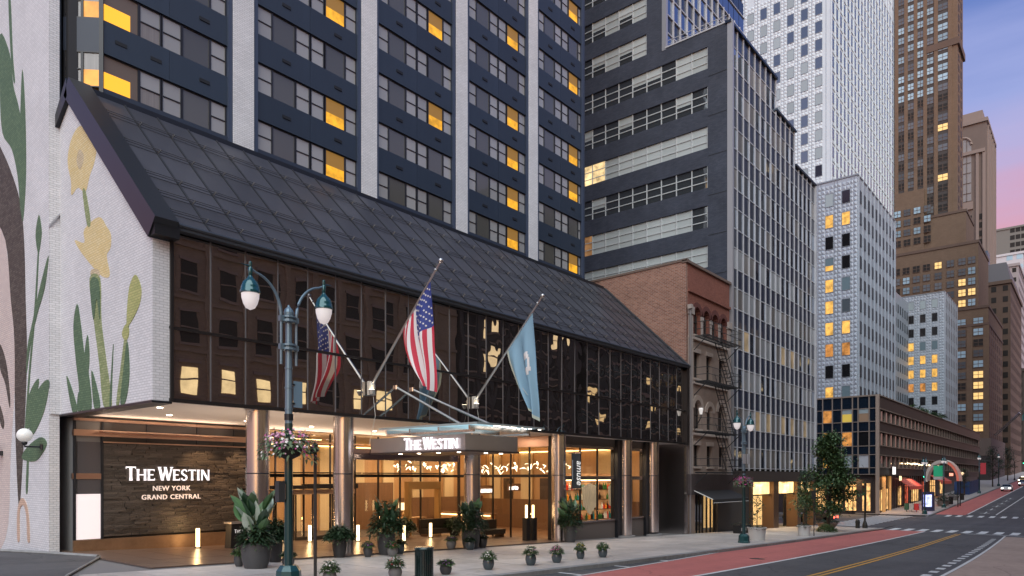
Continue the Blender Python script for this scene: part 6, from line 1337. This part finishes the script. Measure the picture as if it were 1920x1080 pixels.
g = M()
for c in range(7):
    for k in range(11): g.box(243+5*c, 245+5*c, 23.93, 23.99, 14+3.05*k, 15.9+3.05*k)
for c in range(2):
    for k in range(34): g.box(247+4.5*c, 248.6+4.5*c, 32.08, 32.14, 82+3*k, 83.9+3*k)
part('side_windows', g, bt, mats=grey_w[2], kind='stuff')
part('street_base', M().box(239.5, 278.3, 23.4, 30, -2, 14), bt, mats=mat('dark_base', (.05, .04, .036), .6)); part('ornament_band', M().box(239.4, 278.4, 23.3, 30, 9, 14), bt, mats=mat('ornament', (.16, .12, .10), .8, bump=1, bscale=1.5))
# far grey brown tower with a great arch
taupe = mat('taupe_stone', (.165, .125, .108), .8, nscale=.08, namt=.14); taupe2 = mat('taupe_trim', (.27, .21, .185), .8)
at = thing('arched_tower', 'taupe stone tower with a tall arched window at its top', 'skyscraper', (345, 45, 0))
part('shaft', M().box(330, 359, 33.6, 75, 0, 143), at, mats=taupe); part('crown', M().box(331, 357, 35, 75, 143, 147), at, mats=taupe2); part('cornice', M().box(329.4, 359.6, 33.1, 75, 141.8, 143.2), at, mats=taupe2)
n = 12; ar = [(329.9, 41.5-2.9, 112)]+[(329.9, 41.5-2.9*cos(pi*k/n), 134+3.2*sin(pi*k/n)) for k in range(n+1)]+[(329.9, 44.4, 112)]
aw_ = part('arched_window', M().prism(ar, (.09, 0, 0)), at, mats=mat('arch_glass', (.30, .29, .30), .3, coat=.3))
for q in (-1.4, 0, 1.4): part('glazing_bar', M().box(329.75, 329.9, 41.5+q-.12, 41.5+q+.12, 112, 136), aw_, mats=taupe)
for z in (115, 119, 123, 127, 131): part('glazing_bar', M().box(329.75, 329.9, 38.7, 44.3, z-.12, z+.12), aw_, mats=taupe)
part('arch_moulding', M().tube([(329.8, y, z) for _, y, z in ar[1:-1]], .45, 6), at, mats=taupe2); part('balustrade', M().box(329.2, 330, 34, 48, 130, 131.3).box(329.4, 330, 38, 45.5, 108.5, 111.4), at, mats=taupe2)
for y in (34.4, 36.6, 46.5): part('pilaster', M().box(329.5, 330, y-.5, y+.5, 0, 130), at, mats=taupe2)
tq = M().box(-.1, .1, -.45, .45, 0, 2.2).mesh('window', [grey_w[2]])
for y in (35.5, 38.9, 41.5, 44.2):
    for k in range(24): part('window', tq, at, (329.95, y, 28+3.3*k))
for x in (333, 338, 343, 348, 353, 358): part('pilaster', M().box(x-.8, x+.8, 33.1, 33.6, 0, 141), at, mats=taupe2)
def plain(name, lab, x0, x1, y0, y1, z1, m_, wm, wx=2.6, wz=3.2, ww_=1.3, hh=1.7, z0=8, cat='building', side=True):
    t = thing(name, lab, cat, ((x0+x1)/2, (y0+y1)/2, 0)); part('wall', M().box(x0, x1, y0, y1, -4, z1), t, mats=m_); part('cornice', M().box(x0-.4, x1+.4, y0-.4, y1, z1-.8, z1+.3), t, mats=m_)
    me = M().box(-.04, .04, -ww_/2, ww_/2, 0, hh).mesh('window', [wm]); ms = M().box(-ww_/2, ww_/2, -.04, .04, 0, hh).mesh('window', [wm])
    ny = max(1, int((y1-y0-1)/wx)); nz_ = int((z1-z0-2)/wz)
    for a in range(min(ny, 6)):
        for b in range(nz_): part('window', me, t, (x0-.02, y0+1.4+wx*a, z1-3.2-wz*b))
    if side:
        g = M(); nx = int((x1-x0-1)/wx)
        for a in range(nx):
            for b in range(nz_): g.box(x0+1.2+wx*a, x0+1.2+ww_+wx*a, y0-.05, y0-.01, z1-3.2-wz*b, z1-3.2-wz*b+hh)
        if g.v: part('side_windows', g, t, mats=wm, kind='stuff')
    return t
plain('mansard_building', 'grey brown building with a flat mansard roof right of brown tower', 285, 328, 22.4, 34, 68, brow2, grey_w[2], 3.2, 3.6, 1.4, 1.8)
t = [o for o in bpy.data.objects if o.name == 'mansard_building'][0]
part('mansard_roof', M().hexa([(285, 22.4, 68.3), (328, 22.4, 68.3), (328, 34, 68.3), (285, 34, 68.3), (286, 23.6, 74.5), (327, 23.6, 74.5), (327, 33, 74.5), (286, 33, 74.5)]), t, mats=mat('slate_roof', (.12, .11, .12), .6)); part('roof_tank', M().box(288, 294, 29, 33, 74.5, 80), t, mats=mat('tank_blue', (.10, .13, .18), .5))
plain('pale_building', 'pale stone building at the right edge beyond the mansard roof', 345, 420, 24.5, 42, 88, mat('pale_stone', (.38, .33, .34), .8), grey_w[2], 3.4, 3.8)
plain('slab_building', 'distant grey slab block with ribbon windows under pink sky', 500, 560, 24, 47, 148, mat('slab_grey', (.20, .19, .17), .8), grey_w[2], 2.6, 4.2, 2.2, 2.6, 100)
plain('white_building', 'bright white building top glimpsed at right edge', 420, 470, 28, 40, 112, mat('white_stone', (.6, .58, .6), .8), grey_w[0], 4, 5, 2.4, 2.4)
plain('street_building', 'dark stone building lining the hill beyond the brown tower', 330, 400, 21.5, 33, 44, mat('dark_stone', (.075, .06, .055), .8), grey_w[2], 3, 3.6)
# viaduct closing the street
t = thing('viaduct', 'dark steel viaduct crossing the street at the top of the hill', 'bridge', (430, 10, 14)); zz = zg(420)
part('deck', M().box(424, 436, -40, 24, zz+5.5, zz+8), t, mats=mat('viaduct_steel', (.03, .035, .035), .6)); part('abutment', M().box(424, 436, 15.5, 24, zz-3, zz+5.5), t, mats=MATS['dark_stone']); part('abutment', M().box(424, 436, -40, -4, zz-3, zz+5.5), t, mats=MATS['dark_stone'])
# ------------------------------------------------------------------ street furniture across the avenue
blk = mat('signal_black', (.014, .014, .014), .5)
def signal(x, y, z, h, lab, colr=None, arm=None):
    t = thing('traffic_signal', lab, 'traffic light', (x, y, z)); part('base', M().lathe([(.24, z-.02), (.24, z+.3), (.14, z+.6), (.10, z+.7)], 8, x, y), t, mats=blk); part('post', M().cyl(x, y, z+.7, z+h, .085, n=10), t, mats=blk)
    hx, hy, hz = x-.28, y, z+h-1.2
    if arm: part('mast_arm', M().tube([(x, y, z+h-.3), (x, y-arm, z+h+.4)], .06, 6), t, mats=blk); hx, hy, hz = x, y-arm, z+h-.7
    hd = part('signal_head', M().box(hx-.13, hx+.13, hy-.16, hy+.16, hz, hz+1.0), t, mats=mat('signal_body', (.03, .035, .02), .5))
    for k, c in enumerate(((.02, .5, .2), (.3, .25, .02), (.4, .02, .02))):
        part('lens', M().lathe([(.10, 0), (.09, .02), (.002, .03)], 10).mesh('lens', [emis('signal_green', (.05, 1, .45), 5) if (colr == k == 0) else (emis('signal_red', (1, .08, .05), 5) if (colr == k == 2) else mat('lens_off%d' % k, tuple(v*.15 for v in c), .3))]), hd, (hx-.13, hy, hz+.18+.32*k), rot=(0, -pi/2, 0))
    return t
signal(73.6, 17.2, zg(73.6), 4.3, 'black traffic signal post at the near kerb corner')
signal(110.5, 18.3, zg(110), 6.0, 'traffic signal across the avenue with a lit green lens', 0)
signal(238, 17.8, zg(238), 5.2, 'far traffic signal up the hill with a lit green lens', 0, 2.0)
t = thing('bollard', 'short black bollard beside the near signal post', 'bollard', (72.6, 17.6, zg(72.6))); part('bollard_body', M().lathe([(.20, zg(72.6)-.02), (.20, zg(72.6)+.7), (.14, zg(72.6)+.82), (.02, zg(72.6)+.86)], 12, 72.6, 17.6), t, mats=blk); part('ring', M().cyl(72.6, 17.6, zg(72.6)+.5, zg(72.6)+.56, .215, n=12), t, mats=blk)
t = thing('thin_pole', 'thin dark sign post at the kerb beside the smaller white tub', 'post', (52.5, 15.6, zg(52.5))); part('pole', M().cyl(52.5, 15.6, zg(52.5)-.02, 1.6, .035, n=8), t, mats=blk); part('sign_plate', M().box(52.44, 52.46, 15.45, 15.75, 1.1, 1.7), t, mats=blk)
x, y, z = 114.6, 18.6, zg(114.6)
t = thing('lit_kiosk', 'slim street kiosk with a glowing blue screen across the avenue', 'kiosk', (x, y, z)); part('kiosk_body', M().box(x-.15, x+.6, y-.75, y+.75, z-.02, z+2.7), t, mats=mat('kiosk_navy', (.02, .025, .08), .4)); part('screen', M().box(x-.17, x-.15, y-.5, y+.5, z+.6, z+2.3), t, mats=mat('kiosk_screen', (.1, .1, .3), .4, emit=1.6, ecol=(.45, .50, 1), nscale=1.5))
x, y, z = 112.3, 20.3, zg(112.3)
t = thing('news_box', 'red and white newspaper boxes left of the lit kiosk', 'news box', (x, y, z))
for k, c in enumerate(((.45, .03, .03), (.4, .4, .4), (.03, .1, .06))): part('box_body', M().box(x-.3, x+.3, y-.4+.62*k-.6, y-.4+.62*k-.05, z+.25, z+1.15).box(x-.05, x+.05, y-.75+.62*k, y-.65+.62*k, z-.02, z+.25), t, mats=mat('news_%d' % k, c, .5, emit=.1 if k == 0 else 0))
# arch sign
t = thing('arch_sign', 'red and white ribbed arch over the far pavement across the avenue', 'sign', (125, 18.4, 2)); g1, g2 = M(), M()
for k in range(24):
    a0, a1 = pi-pi*k/24, pi-pi*(k+1)/24
    p = [(124.6, 18.4-2.3*cos(a), 2.2+3.2*sin(a)) for a in (a0, a1)]; q = [(124.6, 18.4-1.95*cos(a), 2.2+2.75*sin(a)) for a in (a0, a1)]
    (g1 if k < 15 else g2).prism([p[0], p[1], q[1], q[0]], (2.6, 0, 0))
for k in (0, 1, 2, 3): g1.tube([(124.55+.85*k, 18.4+2.34*cos(pi*j/12), 2.2+3.24*sin(pi*j/12)) for j in range(6, 13)], .05, 5)
part('arch_band', g1, t, mats=mat('arch_white', (.38, .33, .31), .5, emit=.06, ecol=(1, .85, .8))); part('arch_band', g2, t, mats=mat('arch_red', (.45, .12, .09), .5, emit=.2, ecol=(1, .22, .14)))
for yy in (16.3, 20.5): part('post', M().cyl(124.8, yy, zg(125)-.02, 2.3, .08, n=10).cyl(127, yy, zg(127)-.02, 2.3, .08, n=10), t, mats=blk)
t = thing('shop_sign', 'green square sign with a white foot hanging under the arch', 'sign', (123, 17.6, 3)); part('board', M().box(122.9, 123.0, 18.0, 19.2, 2.85, 4.5), t, mats=mat('sign_green', (.01, .22, .11), .5, emit=.12, ecol=(.05, 1, .5))); part('foot_panel', M().box(122.88, 122.98, 18.0, 19.2, 2.42, 2.82), t, mats=mat('plate_pale', (.5, .5, .5))); part('bracket', M().box(122.9, 122.98, 17.7, 19.3, 4.52, 4.6), t, mats=blk)
t = thing('lamp_banner', 'red banner on a pole up the hill before brown tower', 'banner', (165, 17, 4)); part('banner_cloth', M().box(164.95, 165.0, 16.9, 17.8, 3.4, 5.6), t, mats=mat('banner_red', (.35, .03, .05), .6, emit=.08, ecol=(1, .1, .1))); part('banner_arm', M().tube([(165, 18, 6.05), (165, 16.1, 6.05)], .04, 6), t, mats=blk)
for k, (x, y) in enumerate(((125.5, 18.4), (128.2, 18.6), (141, 19.0))):
    z = zg(x); t = thing('street_planter', ('nearer', 'second', 'farther')[k]+' pale planter of shrubs along the far kerb', 'planter', (x, y, z)); part('trough', M().lathe([(.6, z-.02), (.8, z+.7), (.85, z+.75), (.7, z+.72)], 10, x, y), t, mats=concrete); part('foliage', foliage(x, y, z+.65, .9, 1.0, 200, .28), t, mats=leafd, kind='stuff')
for k, x in enumerate((130.6, 142.5)):
    z = zg(x); t = thing('litter_bin', ('nearer', 'farther')[k]+' dark litter bin at the far kerb beyond the avenue', 'bin', (x, 18.0, z)); part('bin_body', M().lathe([(.30, z-.02), (.30, z+.95), (.36, z+1.0), (.36, z+1.1), (.2, z+1.15)], 12, x, 18.0), t, mats=blk); part('bin_liner', M().cyl(x, 18, z+1.1, z+1.16, .2, n=10), t, mats=dark_metal)
z = zg(165); t = thing('hoarding', 'blue plywood hoarding on the pavement up the hill', 'hoarding', (170, 19, z))
for k in range(6): part('panel', M().box(160+2.6*k, 162.5+2.6*k, 19.0, 19.1, zg(160+2.6*k)-.2, zg(160+2.6*k)+2.5), t, mats=mat('hoarding_blue', (.02, .06, .20), .6, rnd=.15))
part('panel', M().box(159.9, 160, 19.0, 21.5, zg(160)-.2, zg(160)+2.5), t, mats=MATS['hoarding_blue'])
tree(158, 19.6, zg(158), 5, 1.2, 'small dark street tree before the blue hoarding', 900, 61, leafd, leafd, 'far street trees'); tree(196, 18.8, zg(196), 9, 2.4, 'bigger dark street tree up the hill', 1300, 63, leafd, leafd, 'far street trees'); tree(236, 19.2, zg(236), 9, 2.6, 'farthest dark street tree near the viaduct', 1200, 65, leafd, leafd, 'far street trees')
for k, (x, lab) in enumerate(((246, 'lower grey flagpole raking from the base of brown tower'), (250, 'second grey flagpole raking from the base of brown tower'))):
    t = thing('flagpole', lab, 'flagpole', (x, 23, 16), 'flagpoles on the brown tower'); part('pole', M().tube([(x, 23.3, 15), (x, 17.5, 21)], .14, 8), t, mats=steel); part('finial', M().sph((x, 17.4, 21.1), .25, 10, 8), t, mats=steel)
t = thing('green_flag', 'pale green flag hanging over the street at right edge', 'flag', (290, 19, 24)); part('cloth', M().add([(290, 18+.25*k, 27.5-.30*k-(4.5 if j else 0)+.2*sin(k)) if 0 else (290+.2*sin(k*1.3), 17.2+.35*k, 29-.8*k if j == 0 else 22.5-.1*k) for k in range(8) for j in (0, 1)], [(2*k, 2*k+2, 2*k+3, 2*k+1) for k in range(7)]), t, mats=mat('flag_green', (.06, .15, .16), .8)); part('pole', M().tube([(290, 22.4, 22), (290, 16.8, 29.6)], .12, 6), t, mats=steel)
# vehicles
def car(x, y, rz, lab, paint_, tail=False, taxi=False):
    z = zg(x)-.13; t = thing('parked_car' if not taxi else 'taxi', lab, 'car', (x, y, z), 'cars in the streets'); L, w = 2.2, .88
    b = M(); pr = [(-L, .32), (-L, .62), (-2.02, .82), (-1.45, .90), (-.95, 1.38), (-.2, 1.46), (.55, 1.38), (1.15, .96), (1.95, .82), (L, .62), (L, .32)]
    n = len(pr); vs = []
    for sy in (-1, 1):
        for px_, pz in pr: vs.append((px_, sy*w*(1 if pz < .95 else .80), pz))
    b.add(vs, [tuple(range(n))[::-1], tuple(range(n, 2*n))]+[(k, (k+1) % n, (k+1) % n+n, k+n) for k in range(n)])
    ca, sa = cos(rz), sin(rz); tr = lambda g: [(x+px_*ca-py_*sa, y+px_*sa+py_*ca, z+pz) for px_, py_, pz in g.v]
    def pt(name, g, m_, par=t):
        g.v = tr(g); return part(name, g, par, mats=m_)
    body = pt('body', b, paint_); gl = mat('car_glass', (.01, .012, .014), .06)
    pt('windscreen', M().hexa([(.60, -.66, 1.36), (1.12, -.72, .98), (1.12, .72, .98), (.60, .66, 1.36), (.63, -.66, 1.39), (1.15, -.72, 1.01), (1.15, .72, 1.01), (.63, .66, 1.39)]), gl)
    pt('rear_window', M().hexa([(-1.42, -.70, .95), (-.98, -.66, 1.36), (-.98, .66, 1.36), (-1.42, .70, .95), (-1.46, -.7, .97), (-1.02, -.66, 1.39), (-1.02, .66, 1.39), (-1.46, .7, .97)]), gl)
    for sy in (-1, 1): pt('side_window', M().hexa([(-.9, sy*.78, .95), (.95, sy*.78, .95), (.5, sy*.72, 1.32), (-.8, sy*.72, 1.32), (-.9, sy*.82, .95), (.95, sy*.82, .95), (.5, sy*.735, 1.32), (-.8, sy*.735, 1.32)]), gl)
    for sx in (-1.35, 1.35):
        for sy in (-1, 1):
            wv = M().lathe([(.33, 0), (.33, .2)], 14); wv.v = [(sx+a, sy*.68+(c if sy > 0 else -c), .33+bb_) for a, bb_, c in wv.v]; pt('wheel', wv, mat('tyre', (.01, .01, .01), .8))
    for sy in (-1, 1):
        pt('taillight', M().box(-2.225, -2.15, sy*.68-.16, sy*.68+.16, .58, .76), emis('tail_glow', (1, .06, .03), 8 if tail else 1)); pt('headlight', M().box(2.1, 2.22, sy*.62-.18, sy*.62+.18, .55, .70), emis('head_glow', (1, .92, .8), 6) if not tail else mat('lamp_clear', (.6, .6, .6), .2))
    if taxi: pt('roof_sign', M().box(-.35, .05, -.3, .3, 1.46, 1.62), emis('taxi_sign', (1, .9, .6), 3))
silverp = mat('car_silver', (.45, .45, .46), .3, .5, coat=.5); darkp = mat('car_dark', (.03, .03, .035), .3, .4, coat=.5); yel = mat('car_yellow', (.6, .35, .02), .35, coat=.5)
car(83.2, 24.6, pi/2, 'dark car with red tail lights waiting in the avenue', darkp, True); car(86.8, 27.5, pi/2, 'silver car with red tail lights farther up the avenue', silverp, True); car(83.4, 31.5, pi/2, 'yellow taxi ahead of the dark car in the avenue', yel, True, True)
car(178, 14.6, pi, 'white car coming down the hill beside the bus lane', mat('car_white', (.6, .6, .6), .3, coat=.5)); car(205, 13.6, pi, 'silver car farther up the hill behind the white car', silverp); car(226, 15.2, pi, 'yellow taxi with lit headlights at the top of hill', yel, False, True)
# ------------------------------------------------------------------ south side of the street (mirrored in the hotel glass)
ocb = brick('opposite_brick', (.31, .22, .145), (.37, .265, .175), (.29, .22, .16), .3, .1, .012, .85, .15, .3)
def opposite(name, lab, x0, x1, h, m_, wx, wz, ww_, hh, litp, z0, darkm, colr):
    t = thing(name, lab, 'building', ((x0+x1)/2, -14, 0)); part('wall', M().box(x0, x1, -30, -9, -6, h), t, mats=m_); part('cornice', M().box(x0, x1, -9, -8.3, h-1, h).box(x0, x1, -9, -8.5, z0-1.2, z0-.7), t, mats=mat('opp_trim', (.30, .22, .17), .8))
    tr_ = M()
    for k in range(int((h-z0)/wz)): tr_.box(x0, x1, -8.99, -8.86, z0+wz*k-.75, z0+wz*k-.5)
    for i in range(int((x1-x0)/wx)): tr_.box(x0+1.5+wx*(i-.5)-.22, x0+1.5+wx*(i-.5)+.22, -8.99, -8.84, -3, h-1.2)
    part('string_courses', tr_, t, mats=m_, kind='stuff')
    fm2 = M().box(-ww_/2-.12, ww_/2+.12, -.05, .06, -.2, 0).box(-ww_/2, ww_/2, 0, .07, hh*.5-.05, hh*.5+.05).box(-ww_/2-.12, ww_/2+.12, -.05, .08, hh, hh+.22).mesh('window', [MATS['opp_trim']]); pl2 = M().box(-ww_/2+.15, ww_/2-.15, -.02, .02, .1, hh-.35).mesh('pane', [mat(colr[0], (.2, .15, .08), .5, emit=colr[2], ecol=colr[1], nscale=.7, namt=.10)]); pd2 = M().box(-ww_/2, ww_/2, -.02, .02, 0, hh).mesh('pane', [darkm])
    for i in range(int((x1-x0-1)/wx)):
        for k in range(int((h-z0-2)/wz)):
            x, z = x0+1.5+wx*i, z0+wz*k; o = part('window', fm2, t, (x, -8.95, z)); part('pane', pl2 if R.random() < litp(k) else pd2, o, (x, -8.97, z))
    return t
opposite('opposite_building', 'brown brick building across the street mirrored in the hotel glass', -6, 56, 34, ocb, 3.1, 4.0, 1.5, 2.3, lambda k: .72 if k == 1 else (.4 if k == 0 else .06), 5.2, MATS['dark_brown_pane'], ('opp_lit', (1, .74, .38), 1.25))
opposite('opposite_building', 'grey building with lit bays mirrored in middle of hotel glass', 56.5, 78, 40, mat('opp_grey', (.07, .06, .055), .7), 2.6, 3.8, 1.3, 2.6, lambda k: .7 if k < 1 else .2, 3.5, MATS['dark_brown_pane'], ('opp_lit2', (1, .74, .42), 1.0))
opposite('opposite_building', 'dark modern block mirrored at right end of hotel glass', 79, 150, 46, mat('opp_dark', (.035, .035, .035), .5), 2.2, 3.6, 1.5, 1.6, lambda k: (.5, .35, .08, .3, .05, .25, .05, .2)[k % 8], 3.0, MATS['wing_dark_pane'], ('opp_lit3', (1, .68, .32), .8))
opposite('opposite_building', 'tall dark block far along the south side mirrored in the office glass', 151, 250, 95, MATS['opp_dark'], 4.4, 4.2, 2.0, 2.2, lambda k: .06, 5.0, MATS['wing_dark_pane'], ('opp_lit3', (1, .68, .32), .8))

# small lit shop signs on the podium front, shop mullions
for k, (x, y, z0, z1, w_, c, lab) in enumerate(((112.8, 22.6, 3.1, 4.3, 1.4, (1, .95, .9), 'small white lit shop sign left of the red awning'), (117.2, 22.6, 2.2, 3.0, 1.0, (1, .75, .4), 'small amber lit shop sign beside the red awning'), (136, 22.5, 2.0, 3.0, 2.0, (1, .9, .8), 'white lit shop sign behind the arch'), (162, 22.5, 3.0, 3.7, 4.0, (1, .3, .2), 'long red lit shop sign farther up the podium'), (176, 22.5, 3.2, 4.0, 5.0, (1, .7, .4), 'long amber lit shop sign beyond the blue hoarding'))):
    t = thing('shop_sign', lab, 'sign', (x, y, z0)); part('sign_box', M().box(x, x+w_, y, y+.12, z0, z1), t, mats=mat('sign_case', (.04, .035, .035), .5)); part('lit_face', M().box(x-.01, x, y+.01, y+.11, z0+.05, z1-.05).box(x+.05, x+w_-.05, y-.01, y, z0+.08, z1-.08), t, mats=emis('shop_sign_glow_%d' % k, c, 1.6)); part('bracket', M().box(x+w_*.4, x+w_*.6, y+.12, 23.1, z1-.2, z1-.1), t, mats=blk)
g = M()
for k in range(26): xx = 107.2+1.7*k; g.box(xx-.05, xx+.05, 23.4, 23.48, zg(xx), 3)
g.box(106.5, 152, 23.4, 23.47, 1.2, 1.32); part('shop_mullions', g, pd, mats=bronze, kind='stuff')
g = M()
for y in (24.7, 26.4, 27.0, 28.3, 28.8, 30.5, 31.1): g.box(106.3, 106.39, y-.04, y+.04, -2.2, 2.2)
g.box(106.3, 106.39, 24, 31.6, .8, .9); part('shop_mullions', g, pd, mats=bronze, kind='stuff')
